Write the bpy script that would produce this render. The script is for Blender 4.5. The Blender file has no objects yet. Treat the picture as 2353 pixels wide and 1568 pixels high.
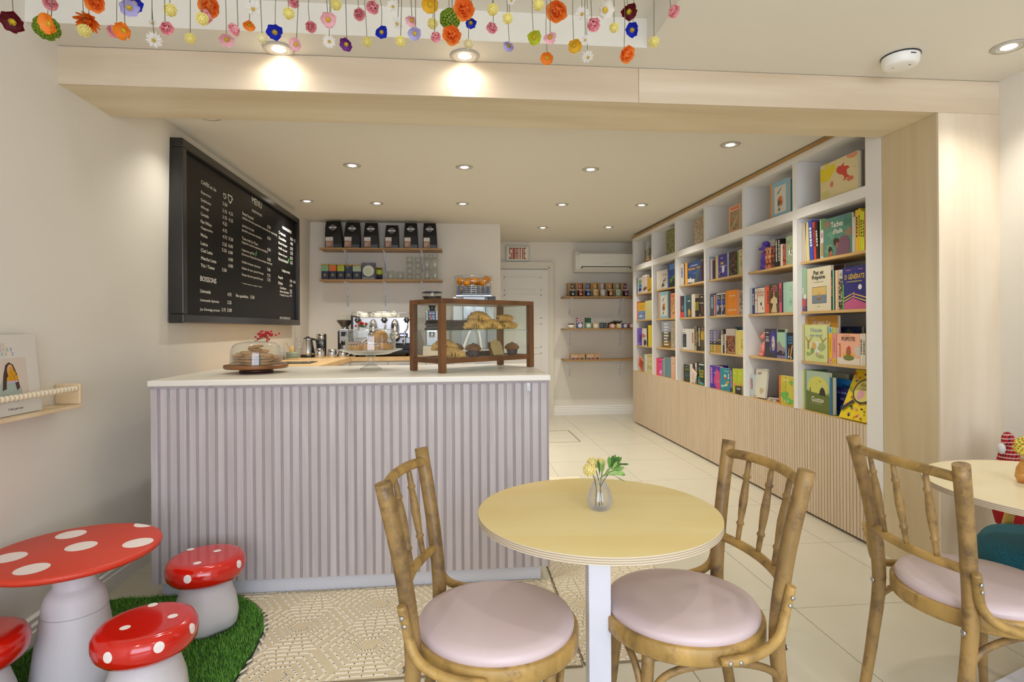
import bpy, bmesh, math, random
from mathutils import Vector, Matrix, Euler
S = bpy.context.scene
COL = S.collection
PI = math.pi
rad = math.radians
# ------------------------------------------------------------------ camera, sky, big lights, exposure
def lin(h):
    h = h.lstrip('#'); o = []
    for i in (0, 2, 4):
        c = int(h[i:i+2], 16) / 255
        o.append(c / 12.92 if c <= .04045 else ((c + .055) / 1.055) ** 2.4)
    return (*o, 1)
cam = bpy.data.cameras.new('camera'); camo = bpy.data.objects.new('camera', cam); COL.objects.link(camo)
cam.sensor_width = 36; cam.sensor_fit = 'HORIZONTAL'
cam.lens = 36 * 1311.52 / 2353; cam.shift_y = -30.0 / 2353; cam.clip_start = .05
camo.location = (0, 0, 1.30)
camo.rotation_euler = (Matrix.Rotation(rad(-5.5693), 3, 'Z') @ Matrix.Rotation(PI / 2, 3, 'X') @ Matrix.Rotation(rad(-.3801), 3, 'Z')).to_euler()
S.camera = camo
W = bpy.data.worlds.new('daylight'); S.world = W; W.use_nodes = True
W.node_tree.nodes['Background'].inputs[0].default_value = lin('#dfe8f5')
W.node_tree.nodes['Background'].inputs[1].default_value = 1.0
def area(name, loc, rot, sx, sy, e, col):
    l = bpy.data.lights.new(name, 'AREA'); l.shape = 'RECTANGLE'; l.size = sx; l.size_y = sy; l.energy = e; l.color = col
    o = bpy.data.objects.new(name, l); COL.objects.link(o); o.location = loc; o.rotation_euler = rot
    return o
WINDOW_W, SPOT_W, FRONT_W = 118, 52, 26
area('window_daylight', (.4, -2.3, 1.45), (PI / 2, 0, 0), 3.4, 2.1, WINDOW_W, (.76, .84, 1.0))
S.view_settings.view_transform = 'Standard'; S.view_settings.look = 'None'
S.view_settings.exposure = 0.0; S.view_settings.gamma = 1; S.view_settings.use_curve_mapping = False

# ------------------------------------------------------------------ measured positions (metres)
FLOWERS=[["bu",-1.41,1.981,2.297,0.0364],["pr",-1.34,2.05,2.403,0.032],["gm",-1.504,2.273,2.425,0.042],["op",-0.998,1.524,2.065,0.026],["or",-1.107,1.89,2.324,0.0325],["od",-1.294,2.167,2.41,0.0449],["yp",-1.206,1.996,2.284,0.02],["pr",-1.188,2.143,2.364,0.0308],["op",-0.913,1.686,2.137,0.0279],["ba",-0.996,1.892,2.325,0.0313],["la",-0.943,1.763,2.244,0.0279],["wd",-0.96,1.935,2.233,0.0266],["wd",-0.975,1.953,2.297,0.0141],["pr",-0.779,1.628,2.123,0.0247],["yp",-0.821,1.746,2.231,0.0177],["yp",-0.782,1.782,2.168,0.0155],["or",-0.867,2.151,2.469,0.0439],["pr",-0.838,2.064,2.386,0.0316],["yp",-0.719,1.713,2.192,0.0175],["pa",-0.793,2.082,2.318,0.0289],["pr",-0.616,1.7,2.164,0.0249],["op",-0.68,1.978,2.321,0.0218],["wd",-0.57,1.693,2.218,0.0249],["cp",-0.524,1.621,2.098,0.0131],["ba",-0.642,2.125,2.372,0.0313],["pa",-0.465,1.741,2.143,0.0219],["yp",-0.488,1.745,2.236,0.0167],["pr",-0.587,2.19,2.521,0.0275],["pr",-0.52,2.126,2.396,0.0283],["pa",-0.384,1.788,2.247,0.0266],["wd",-0.452,2.178,2.43,0.0162],["wd",-0.412,1.933,2.25,0.023],["yp",-0.405,2.013,2.418,0.0195],["pu",-0.319,1.739,2.151,0.022],["pr",-0.354,2.166,2.473,0.0307],["pr",-0.276,2.021,2.424,0.0318],["yp",-0.326,2.181,2.377,0.0179],["ba",-0.268,2.138,2.395,0.0256],["wd",-0.19,1.793,2.299,0.0202],["wd",-0.178,1.829,2.265,0.0234],["yp",-0.159,1.716,2.153,0.0155],["pa",-0.124,1.705,2.213,0.0206],["la",-0.111,1.658,2.149,0.0225],["ya",-0.074,1.795,2.312,0.0298],["yp",-0.074,1.97,2.344,0.0179],["pr",-0.056,1.622,2.129,0.0209],["gm",-0.016,2.013,2.384,0.0351],["or",-0.005,1.816,2.234,0.0331],["or",0.036,1.8,2.307,0.037],["ba",0.061,2.095,2.423,0.0239],["cp",0.046,1.899,2.244,0.0159],["yp",0.121,1.803,2.309,0.0179],["pr",0.129,1.899,2.31,0.0261],["wd",0.202,2.029,2.471,0.0187],["yp",0.154,1.653,2.201,0.0152],["la",0.21,2.186,2.39,0.0251],["yp",0.242,1.633,2.234,0.0163],["li",0.286,2.055,2.358,0.03],["or",0.387,2.11,2.494,0.044],["pa",0.275,1.63,2.142,0.0214],["op",0.339,2.077,2.295,0.0256],["ya",0.387,1.832,2.223,0.027],["wd",0.444,1.956,2.395,0.0273],["pr",0.397,1.625,2.185,0.0278],["wa",0.44,1.647,2.236,0.0295],["wd",0.401,1.725,2.185,0.0161],["wd",0.514,2.174,2.35,0.027],["yp",0.494,1.734,2.232,0.0149],["bu",0.638,2.058,2.47,0.0354],["ba",0.688,2.159,2.456,0.0304],["or",0.54,1.782,2.178,0.0306],["yp",0.654,1.826,2.24,0.0172],["pr",0.78,2.0,2.449,0.0315]]
LIGHTS=[[-0.767,2.588,2.531],[0.046,2.584,2.531],[2.441,2.299,2.531],[-0.779,4.43,2.544],[0.07,4.414,2.544],[1.058,4.402,2.544],[-1.442,5.732,2.552],[-0.779,5.786,2.553],[0.072,5.748,2.552],[1.076,5.721,2.552],[1.895,5.686,2.552],[1.09,7.103,2.561],[1.911,7.02,2.561],[1.863,3.719,2.539],[-1.413,3.455,2.537]]
MENU=[["CAFÉS et cie",3.91,2.274,0.236,0.031],["Espresso",3.909,2.202,0.154,0.022],["Québécano",3.904,2.153,0.159,0.022],["Allongé",3.904,2.106,0.121,0.022],["Cortado",3.903,2.061,0.121,0.022],["Flat White",3.902,2.011,0.166,0.022],["Cappuccino",3.902,1.969,0.185,0.022],["Moka",3.901,1.923,0.101,0.022],["Latte",3.9,1.869,0.106,0.022],["Chaï Latte",3.899,1.823,0.181,0.023],["Matcha Latte",3.903,1.772,0.238,0.022],["Thé / Tisane",3.898,1.724,0.211,0.022],["BOISSONS",3.89,1.637,0.249,0.034],["Limonade",3.889,1.556,0.157,0.023],["Limonade Spéciale",3.888,1.494,0.296,0.022],["Jus d'orange pressé",3.881,1.434,0.312,0.023],["3.50",4.257,2.206,0.081,0.025],["3.75",4.253,2.154,0.079,0.024],["4.25",4.362,2.16,0.081,0.025],["3.75",4.253,2.108,0.078,0.024],["4.25",4.361,2.11,0.082,0.025],["4.25",4.252,2.065,0.079,0.025],["4.75",4.251,2.014,0.079,0.024],["4.75",4.25,1.968,0.079,0.024],["5.50",4.359,1.97,0.084,0.025],["5.25",4.246,1.915,0.079,0.024],["6.00",4.354,1.918,0.084,0.025],["5.25",4.239,1.872,0.08,0.024],["6.00",4.35,1.871,0.083,0.025],["6.00",4.353,1.819,0.083,0.025],["6.00",4.352,1.772,0.083,0.025],["3.50",4.237,1.73,0.08,0.024],["4.75",4.331,1.559,0.073,0.025],["5.25",4.33,1.501,0.073,0.025],["3.75",4.225,1.443,0.073,0.024],["5.00",4.326,1.444,0.082,0.025],["Eau gazéifiée",4.492,1.558,0.255,0.026],["3.50",4.793,1.565,0.093,0.027],["MENU",4.844,2.362,0.239,0.056],["SANDWICHS",4.842,2.277,0.24,0.023],["Bœuf braisé",4.633,2.212,0.246,0.024],["(salade de chou-pommes caramélisées-épinards)",4.629,2.175,0.866,0.024],["8.50",5.225,2.214,0.088,0.027],["Jambon braisé",4.626,2.113,0.263,0.024],["(gruyère-pommes-cheddar)",4.623,2.078,0.451,0.023],["8.50",5.223,2.113,0.088,0.027],["Tuna melt Le Thon",4.622,2.016,0.356,0.023],["(oignons marinés-épinards-cheddar)",4.618,1.982,0.609,0.024],["8.50",5.221,2.011,0.088,0.027],["Légumes grillés",4.617,1.922,0.279,0.023],["(houmous d'épinards-olives-tomates séchées)",4.615,1.889,0.728,0.024],["8.50",5.219,1.923,0.088,0.027],["Grilled cheese classique",4.614,1.827,0.423,0.024],["7.00",5.21,1.832,0.088,0.027],["Salade du jour grand format",4.613,1.779,0.501,0.024],["7.75",5.209,1.78,0.088,0.027],["Soupe du jour grand format",4.612,1.729,0.487,0.024],["7.75",5.208,1.741,0.088,0.027],["* combo soupe ou salade + 4.00 *",4.608,1.662,0.47,0.014],["VIENNOISERIES",5.656,2.282,0.313,0.028],["Croissant",5.546,2.217,0.22,0.029],["Chocolatine",5.545,2.167,0.232,0.028],["Biscuit du jour",5.541,2.114,0.276,0.029],["Muffin du jour",5.54,2.065,0.276,0.028],["Gâteau du jour",5.535,2.013,0.28,0.029],["Pain aux bananes",5.534,1.967,0.295,0.029],["3.50",5.925,2.213,0.084,0.03],["4.75",6.045,2.215,0.094,0.031],["4.00",5.924,2.168,0.084,0.03],["3.75",5.922,2.115,0.085,0.03],["3.75",5.921,2.069,0.085,0.03],["3.75",5.915,2.018,0.083,0.031],["3.75",5.914,1.973,0.083,0.031],["DÉJEUNER",5.643,1.864,0.266,0.03],["Bagels",5.526,1.79,0.145,0.029],["Rôties",5.525,1.739,0.138,0.028],["Confiture",5.576,1.697,0.196,0.023],["Beurre d'arachide",5.576,1.663,0.279,0.023],["Fromage à la crème",5.575,1.628,0.287,0.023],["3.50",5.897,1.787,0.081,0.025],["4.50",6.017,1.787,0.078,0.025],["3.50",5.894,1.743,0.083,0.024],["0.50",5.893,1.692,0.075,0.019],["0.50",5.892,1.669,0.075,0.019],["0.75",5.891,1.638,0.075,0.019],["PRIX TAXES EN SUS",5.564,1.41,0.335,0.023]]
BOOKS=[[6,1,3.591,3.233,0.235,2.425,0.02,"#d9c795","large cream picture book with yellow and red goldfish",{"art":"fish"}],
[6,1,3.249,3.235,0.239,2.445,0.2,"#6b6259","grey thin magazine beside goldfish book"],
[6,1,3.234,3.221,0.234,2.445,0.2,"#7d766c","pale grey thin magazine"],
[6,1,3.219,3.207,0.227,2.445,0.2,"#5e564e","dark grey thin magazine"],
[6,1,3.206,3.195,0.223,2.445,0.2,"#8a7a62","tan thin magazine by end panel"],
[6,2,3.831,3.828,0.275,2.445,0.16,"#cdbfa5","first of three cream thin books"],
[6,2,3.826,3.807,0.277,2.445,0.16,"#c9baa0","middle of three cream thin books"],
[6,2,3.806,3.784,0.276,2.445,0.16,"#c6b9a4","speckled cream thin book"],
[6,2,3.78,3.745,0.271,2.445,0.16,"#d8c98e","pale yellow thin book leaning left",{"lean":-3}],
[6,2,3.74,3.699,0.276,2.445,0.16,"#3a4cab","bright blue thin book leaning left",{"lean":-4,"tag":"#e8e8e0"}],
[6,2,3.694,3.669,0.261,2.445,0.16,"#c8402a","red spined thin book leaning left",{"lean":-4,"tag":"#222222"}],
[6,2,3.667,3.64,0.253,2.445,0.16,"#24201d","black spined thin book leaning left",{"lean":-4,"tag":"#d9d3c5"}],
[6,2,3.63,3.594,0.264,2.445,0.16,"#b9b8a6","green topped comic book with white panel",{"art":"comic"}],
[6,2,3.591,3.319,0.254,2.445,0.02,"#4f7a66","green painted cover book titled Taches huile",{"art":"taches"}],
[6,2,3.316,3.289,0.218,2.445,0.17,"#b8b4b0","pale grey book behind green cover"],
[6,2,3.287,3.261,0.255,2.445,0.16,"#d7ad2c","first amber yellow book",{"tag":"#4a3a10"}],
[6,2,3.26,3.245,0.26,2.445,0.16,"#dcb62e","second amber yellow book",{"tag":"#4a3a10"}],
[6,2,3.243,3.226,0.244,2.445,0.16,"#c9cf2d","first lime yellow book with black lettering",{"tag":"#1c1c10"}],
[6,2,3.225,3.209,0.235,2.445,0.16,"#d3d636","second lime yellow book with black lettering",{"tag":"#1c1c10"}],
[6,2,3.207,3.198,0.226,2.445,0.16,"#b5522c","rust thin book against end panel"],
[6,3,3.831,3.778,0.306,2.445,0.15,"#8fae8c","pale green illustrated tall book",{"art":"greenill"}],
[6,3,3.775,3.519,0.296,2.445,0.02,"#cfc4a8","cream ship picture book titled Pet et Répète",{"art":"pet"}],
[6,3,3.517,3.504,0.26,2.445,0.16,"#2a2522","black thin spine with orange flecks",{"tag":"#d86a3a"}],
[6,3,3.502,3.489,0.259,2.445,0.16,"#8cc39c","mint green thin spine"],
[6,3,3.488,3.477,0.257,2.445,0.16,"#33231f","dark thin spine next to mint one"],
[6,3,3.475,3.462,0.256,2.445,0.16,"#d8cfbe","white thin spine"],
[6,3,3.46,3.446,0.257,2.445,0.16,"#dea868","pale orange thin spine"],
[6,3,3.444,3.407,0.256,2.445,0.16,"#b9b5ad","grey photo book titled LA F",{"art":"laf"}],
[6,3,3.404,3.196,0.263,2.445,0.02,"#2d2c6e","navy comic with yellow D GENERATE title",{"art":"dgen"}],
[6,3,3.747,3.629,0.314,2.615,0.02,"#7d4a44","maroon tall book behind thin spines"],
[6,4,3.805,3.561,0.253,2.445,0.02,"#c8cf8b","pale green picture book titled Chacun son tour",{"art":"chacun"}],
[6,4,3.825,3.486,0.314,2.468,0.02,"#a97410","mustard tall book titled LE SAIS-TU behind green one",{"art":"lesais"}],
[6,4,3.831,3.83,0.259,2.445,0.1,"#d9a81c","yellow thin spine beside side panel"],
[6,4,3.828,3.812,0.259,2.445,0.022,"#c2c388","pale olive thin spine"],
[6,4,3.547,3.51,0.237,2.445,0.022,"#dfae1b","yellow volume numbered 2",{"art":"vol2"}],
[6,4,3.508,3.471,0.234,2.445,0.022,"#d98a8e","pink volume numbered 3",{"art":"vol3"}],
[6,4,3.464,3.254,0.195,2.445,0.02,"#e6a98c","salmon picture book titled POPOTE with yellow bowl",{"art":"popote"}],
[6,4,3.64,3.402,0.239,2.57,0.02,"#323c62","navy cook book with pot picture behind salmon one",{"art":"pot"}],
[6,4,3.252,3.23,0.196,2.445,0.15,"#d9cfbd","first white thin volume",{"tag":"#4a4a40"}],
[6,4,3.229,3.206,0.197,2.445,0.15,"#d5cab6","second white thin volume",{"tag":"#5a5a48"}],
[6,5,3.831,3.836,0.275,2.445,0.16,"#d8cfae","white book beside side panel",{"tag":"#a08a5a"}],
[6,5,3.831,3.813,0.278,2.445,0.16,"#d3cf6a","yellow edged thin spine"],
[6,5,3.811,3.791,0.279,2.445,0.16,"#6d8a6c","sage green spine"],
[6,5,3.789,3.54,0.278,2.445,0.02,"#7f8a3a","green picture book with moon titled Gustav",{"art":"gustav"}],
[6,5,3.539,3.525,0.247,2.445,0.028,"#2c6fae","blue thin spine"],
[6,5,3.523,3.509,0.249,2.445,0.028,"#1d6a4a","dark green thin spine"],
[6,5,3.601,3.449,0.18,2.51,0.02,"#2a2c72","navy book with cyan spine titled Au dodo",{"art":"dodo"}],
[6,5,3.635,3.412,0.235,2.534,0.02,"#1f6fb5","bright blue book titled doudou behind navy one",{"art":"doudou"}],
[6,5,3.74,3.602,0.264,2.6,0.03,"#bcc3a0","stack edge of pale books behind blue ones"],
[6,5,3.426,3.179,0.154,2.425,0.015,"#e2c51b","yellow seek and find book tilted against end panel",{"art":"cherche","hh":0.325}],
[5,1,4.2,3.962,0.264,2.425,0.02,"#86b2c4","light blue recipe book with orange strip",{"art":"recipe"}],
[5,1,3.991,3.964,0.254,2.445,0.2,"#1f6474","first teal book"],
[5,1,3.962,3.936,0.25,2.445,0.2,"#3a7d8c","second teal book"],
[5,2,4.316,4.275,0.17,2.445,0.15,"#b06a3c","first orange photo paperback",{"art":"photo","pal":["#2a1a16","#c9602c","#d9b090"]}],
[5,2,4.273,4.23,0.167,2.445,0.15,"#a05a3a","second orange photo paperback",{"art":"photo","pal":["#2c1c1a","#d06a34","#e0c0a0"]}],
[5,2,4.228,4.175,0.167,2.445,0.15,"#3a2222","dark photo paperback beside black volumes",{"art":"photo","pal":["#2a1616","#4a2a2a","#c9602c"]}],
[5,2,4.567,4.457,0.264,2.61,0.02,"#d9d2c2","white topped tall book behind orange paperbacks"],
[5,2,4.172,4.138,0.21,2.445,0.15,"#1e1a18","first black volume with white lettering",{"tag":"#d9d9d0","tagl":1}],
[5,2,4.135,4.104,0.211,2.445,0.15,"#1c1917","second black volume with white lettering",{"tag":"#d9d9d0","tagl":1}],
[5,2,4.102,4.073,0.166,2.445,0.15,"#d9cdb4","cream narrow spine"],
[5,2,4.071,4.032,0.161,2.445,0.15,"#b5512e","orange photo spine next to sage cover",{"art":"photo","pal":["#3a1a1a","#c8502c","#5a6a8a"]}],
[5,2,4.029,3.936,0.21,2.445,0.02,"#93a586","sage green cover with white flower",{"art":"flower"}],
[5,3,4.542,4.521,0.215,2.445,0.13,"#a9bccb","pale blue thin spine"],
[5,3,4.518,4.485,0.213,2.445,0.14,"#2b2c66","navy spine with white strip",{"tag":"#d8d4c8"}],
[5,3,4.482,4.322,0.214,2.445,0.02,"#e2d8c2","white cover with navy border titled SIROP DE POTEAU",{"art":"sirop"}],
[5,3,4.32,4.293,0.213,2.445,0.15,"#e2603a","first orange red spine"],
[5,3,4.29,4.265,0.211,2.445,0.15,"#dc5a36","second orange red spine",{"tag":"#20140f"}],
[5,3,4.262,4.125,0.223,2.445,0.02,"#3d3320","dark cover with lady in cream gown and pink title",{"art":"lady"}],
[5,3,4.119,4.091,0.225,2.445,0.15,"#d8567e","hot pink spine",{"tag":"#301820"}],
[5,3,4.089,4.072,0.223,2.445,0.15,"#26221c","black thin spine behind pink one"],
[5,3,4.069,4.035,0.224,2.445,0.14,"#9fc0ac","pale mint spine"],
[5,3,4.033,3.939,0.225,2.445,0.02,"#a7c9b4","pale mint cover with line drawing",{"art":"mint"}],
[5,4,4.33,4.16,0.225,2.445,0.02,"#34333f","slate cover with violet face portrait",{"art":"face"}],
[5,4,4.157,4.045,0.222,2.445,0.02,"#9cc0a0","pale green cover with pink mountain",{"art":"mountain"}],
[5,4,4.042,3.942,0.196,2.445,0.02,"#15171c","black cook book with blue lettering and spine",{"art":"cook"}],
[5,5,4.567,4.56,0.181,2.445,0.13,"#b7c6c8","first pale blue spine",{"tag":"#b05050"}],
[5,5,4.557,4.509,0.185,2.445,0.13,"#bccac9","second pale blue spine with red letters",{"tag":"#b23a3a"}],
[5,5,4.504,4.331,0.236,2.445,0.015,"#cfcbb8","white cover leaning back titled em",{"art":"em"}],
[5,5,4.133,3.945,0.214,2.445,0.03,"#c9b93c","lime and orange cover with orange spine strip",{"art":"limeorange"}],
[4,1,4.877,4.676,0.231,2.425,0.02,"#e0a07a","peach recipe book titled Samedi",{"art":"samedi"}],
[4,1,4.711,4.673,0.23,2.445,0.2,"#8c1818","dark red book beside Samedi"],
[4,2,5.322,5.308,0.223,2.445,0.13,"#9dbcbe","pale teal book leaning on side"],
[4,2,5.294,5.256,0.198,2.445,0.13,"#c9a0b0","pink and white thin book"],
[4,2,5.25,5.191,0.176,2.445,0.13,"#1d1b18","black book beside pink one"],
[4,2,5.187,5.162,0.218,2.445,0.15,"#cbbb93","first cream narrow spine"],
[4,2,5.158,5.133,0.214,2.445,0.15,"#c5b388","second cream narrow spine"],
[4,2,5.129,4.959,0.214,2.445,0.02,"#43328c","purple cover with white ghost drawing",{"art":"ghost"}],
[4,2,4.953,4.924,0.216,2.445,0.15,"#9fb0c8","pale blue narrow spine"],
[4,2,4.92,4.772,0.211,2.445,0.02,"#2b2622","black cover with brown dancer picture",{"art":"photo","pal":["#141210","#1c1816","#8a5a42"]}],
[4,2,4.769,4.745,0.195,2.445,0.15,"#6f8f3c","leaf green narrow spine"],
[4,2,4.742,4.674,0.21,2.445,0.02,"#cbbd96","cream illustrated cover beside divider",{"art":"small"}],
[4,3,5.304,5.229,0.213,2.445,0.14,"#3c4759","slate blue spine",{"tag":"#9ab0c0"}],
[4,3,5.225,5.201,0.2,2.445,0.14,"#e08a5a","orange thin spine"],
[4,3,5.198,5.178,0.199,2.445,0.14,"#4a5a9a","blue thin spine"],
[4,3,5.174,5.073,0.206,2.445,0.02,"#1e1c2c","first night comic cover with white border",{"art":"cat"}],
[4,3,5.069,4.994,0.207,2.445,0.02,"#1e1c2c","second night comic cover with white border",{"art":"cat"}],
[4,3,4.99,4.775,0.222,2.445,0.03,"#e0860c","bright orange cover about butterflies",{"art":"papillons"}],
[4,3,4.772,4.736,0.216,2.445,0.15,"#cf8a72","salmon narrow spine"],
[4,3,4.733,4.676,0.209,2.445,0.02,"#a39c92","grey photo cover with white border",{"art":"photo","pal":["#b8b0a8","#8a7e70","#4a3a2a"]}],
[4,4,5.322,5.249,0.211,2.445,0.14,"#6f6a84","first mauve and ochre landscape spine",{"art":"land"}],
[4,4,5.245,5.085,0.211,2.445,0.02,"#6f6a84","mauve and ochre landscape cover",{"art":"land2"}],
[4,4,5.082,5.056,0.167,2.445,0.15,"#d9d0c2","white narrow spine with red edge"],
[4,4,5.051,5.019,0.22,2.445,0.15,"#1a1816","black narrow spine",{"tag":"#d0d0c8"}],
[4,4,5.016,4.994,0.176,2.445,0.15,"#d6cdb8","ivory narrow spine"],
[4,4,4.99,4.818,0.224,2.445,0.02,"#5a4038","crowd painting cover with pale sky",{"art":"crowd"}],
[4,4,5.142,4.996,0.239,2.61,0.02,"#1b6f9a","blue cover behind yellow pair"],
[4,4,4.809,4.762,0.213,2.445,0.15,"#d3bf4c","yellow volume with white edge lines",{"art":"border"}],
[4,4,4.759,4.68,0.213,2.445,0.02,"#d6c458","yellow cover with white border and vine",{"art":"border2"}],
[4,5,5.322,5.327,0.209,2.445,0.15,"#e07088","coral pink spine"],
[4,5,5.322,5.252,0.212,2.445,0.15,"#3a28a8","ultramarine spine with pink letters",{"tag":"#d890c0","tagl":1}],
[4,5,5.248,5.109,0.213,2.445,0.03,"#c83f78","magenta and purple cover titled Rivière Prairies",{"art":"riviere"}],
[4,5,5.105,4.92,0.206,2.445,0.03,"#1a8496","teal cover with floating bottles",{"art":"bottles"}],
[4,5,4.917,4.871,0.211,2.445,0.15,"#3d2a5c","dark violet spine",{"tag":"#b8a8d0","tagl":1}],
[4,5,4.868,4.778,0.215,2.445,0.15,"#aebb1e","lime spine with coral splash",{"art":"limes"}],
[4,5,4.775,4.682,0.217,2.445,0.03,"#b4c024","lime cover with coral splash",{"art":"limes"}],
[4,5,4.783,4.668,0.068,2.425,0.012,"#1c1a18","small black paperback in front of lime cover",{"art":"blackp"}],
[3,1,5.62,5.396,0.263,2.425,0.03,"#a89678","brown and white photo cover",{"art":"photo","pal":["#d2ccbc","#8a6a48","#c0b8a0"]}],
[3,2,6.041,5.945,0.23,2.445,0.14,"#cfcac0","white spine with blue blocks",{"tag":"#4a6ab0"}],
[3,2,5.94,5.916,0.224,2.445,0.14,"#7a2a3a","wine thin spine"],
[3,2,5.912,5.858,0.23,2.445,0.15,"#dfa32c","golden yellow spine"],
[3,2,5.854,5.506,0.219,2.445,0.02,"#24406e","navy swirl cover with orange title",{"art":"bolos"}],
[3,2,5.499,5.441,0.205,2.445,0.15,"#3c1416","dark maroon spine"],
[3,3,6.054,6.044,0.236,2.445,0.14,"#d8382c","bright red spine"],
[3,3,6.039,5.943,0.233,2.445,0.14,"#191a1c","black book with red base band",{"art":"redbase"}],
[3,3,5.939,5.887,0.228,2.445,0.14,"#6f97a8","light blue thin leaning book",{"lean":-5}],
[3,3,5.88,5.753,0.234,2.445,0.03,"#2c4448","dark green cover with lit castle",{"art":"castle"}],
[3,3,5.749,5.659,0.235,2.445,0.15,"#cfc3ae","white page block spine"],
[3,3,5.656,5.613,0.19,2.445,0.15,"#241816","first dark spine with yellow mark",{"tag":"#d8d020"}],
[3,3,5.609,5.569,0.187,2.445,0.15,"#241816","second dark spine with yellow mark",{"tag":"#d8d020"}],
[3,3,5.564,5.442,0.216,2.445,0.03,"#2e211c","dark brown cover with pale title",{"art":"darktitle"}],
[3,4,5.992,5.817,0.223,2.445,0.03,"#d6d2ca","white cover framing dark blue square",{"art":"framed"}],
[3,4,5.813,5.755,0.223,2.445,0.14,"#d3ccc4","first white spine"],
[3,4,5.75,5.691,0.223,2.445,0.14,"#cfc6bd","second white spine with red mark",{"tag":"#a02830"}],
[3,4,5.684,5.632,0.246,2.445,0.15,"#a89a78","cream and black thick spine",{"tag":"#2a2418","tagl":1}],
[3,4,5.628,5.596,0.246,2.445,0.15,"#1c1a16","black narrow spine with yellow top",{"tag":"#d8b020"}],
[3,4,5.592,5.532,0.246,2.445,0.15,"#221d18","black spine with cream lettering",{"tag":"#d8ceb0","tagl":1}],
[3,4,5.528,5.445,0.25,2.445,0.03,"#54452c","brown cover with gold patch",{"art":"goldpatch"}],
[3,5,5.967,5.808,0.185,2.445,0.03,"#20261f","dark green thriller cover",{"art":"thriller"}],
[3,5,5.803,5.734,0.195,2.445,0.15,"#d6cabf","white page block"],
[3,5,5.729,5.673,0.204,2.445,0.15,"#181614","black narrow spine"],
[3,5,5.668,5.63,0.212,2.445,0.15,"#d8ccc0","white spine with red edge",{"tag":"#c83a30"}],
[3,5,5.625,5.45,0.228,2.445,0.03,"#12231f","black cover with yellow title and teal lightning",{"art":"teal"}],
[3,5,5.755,5.635,0.085,2.425,0.01,"#d9cdbf","white red print booklet leaning in front",{"lean":25,"hh":0.12,"art":"redscript"}],
[2,1,6.396,6.149,0.279,2.425,0.03,"#3f4530","dark green forest food photo cover",{"art":"photo","pal":["#26261c","#6a7a34","#a88a60"]}],
[2,2,6.777,6.723,0.227,2.445,0.14,"#d6ccb8","ivory narrow spine"],
[2,2,6.717,6.422,0.221,2.445,0.02,"#cbc3b6","white cover with small island drawing",{"art":"island"}],
[2,2,6.412,6.366,0.272,2.445,0.15,"#2f4fa6","cobalt blue spine"],
[2,2,6.361,6.198,0.266,2.445,0.03,"#1d3f8c","underwater blue cover with green reef",{"art":"sea"}],
[2,3,6.722,6.407,0.314,2.445,0.03,"#8db4bc","light blue recipe cover with orange strip",{"art":"recipe"}],
[2,3,6.402,6.334,0.304,2.445,0.15,"#4a5058","dark grey spine"],
[2,3,6.329,6.199,0.28,2.445,0.03,"#dd9468","orange recipe cover with red title",{"art":"samedi2"}],
[2,4,6.625,6.332,0.311,2.445,0.03,"#5a5648","landscape cover with long white title",{"art":"longtitle"}],
[2,4,6.324,6.204,0.313,2.445,0.03,"#b7a88a","beige photo cover",{"art":"photo","pal":["#d6ccb8","#8a7450","#b0a890"]}],
[2,5,6.811,6.767,0.207,2.445,0.15,"#d83428","bright red spine"],
[2,5,6.761,6.618,0.204,2.445,0.03,"#d82c84","magenta cover with white shape",{"art":"magenta"}],
[2,5,6.613,6.572,0.197,2.445,0.15,"#4a90b0","sky blue narrow spine"],
[2,5,6.566,6.541,0.23,2.445,0.15,"#e0a060","orange narrow spine"],
[2,5,6.535,6.339,0.232,2.445,0.03,"#5f8590","slate blue plain cover"],
[2,5,6.331,6.211,0.247,2.445,0.03,"#d9aa8c","peach plain cover",{"art":"peach"}],
[1,1,7.17,6.932,0.274,2.425,0.03,"#6a6252","landscape cover with white title lines",{"art":"longtitle"}],
[1,2,7.567,7.533,0.212,2.445,0.14,"#3a3450","dark plum spine"],
[1,2,7.526,7.337,0.207,2.445,0.03,"#c6cfc6","white cover with green and blue blobs",{"art":"blobs"}],
[1,2,7.325,7.129,0.224,2.445,0.03,"#d6ccc0","white framed pink cover",{"art":"framed2"}],
[1,2,7.12,6.966,0.172,2.445,0.03,"#a8860c","mustard cover",{"art":"must"}],
[1,3,7.562,7.532,0.242,2.445,0.14,"#d86a3c","orange thin spine"],
[1,3,7.525,7.228,0.222,2.445,0.03,"#d8a420","yellow cover with blue airplane panel",{"art":"plane"}],
[1,3,7.221,6.968,0.237,2.445,0.03,"#c3bb82","olive beige plain cover"],
[1,4,7.551,7.354,0.228,2.445,0.03,"#6b42b4","purple cover",{"art":"purp"}],
[1,4,7.347,7.166,0.228,2.445,0.03,"#d8cfc4","white cover with red bands",{"art":"redbands"}],
[1,4,7.159,7.116,0.245,2.445,0.15,"#1f1d1a","black thin spine"],
[1,4,7.108,6.974,0.267,2.445,0.03,"#d8c018","bright yellow cover"],
[1,5,7.525,7.343,0.058,2.445,0.012,"#e0551c","orange booklet tilted over",{"lean":25,"hh":0.14,"art":"stripes"}],
[1,5,7.313,7.262,0.227,2.445,0.14,"#8a9a86","grey green leaning spine"],
[1,5,7.255,7.156,0.235,2.445,0.14,"#d6cfc2","white page block spine"],
[1,5,7.149,7.069,0.242,2.445,0.15,"#d3c98a","first pale yellow book with round drawing",{"art":"ring"}],
[1,5,7.063,6.981,0.246,2.445,0.03,"#d3c98a","second pale yellow book with round drawing",{"art":"ring"}]]
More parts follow.
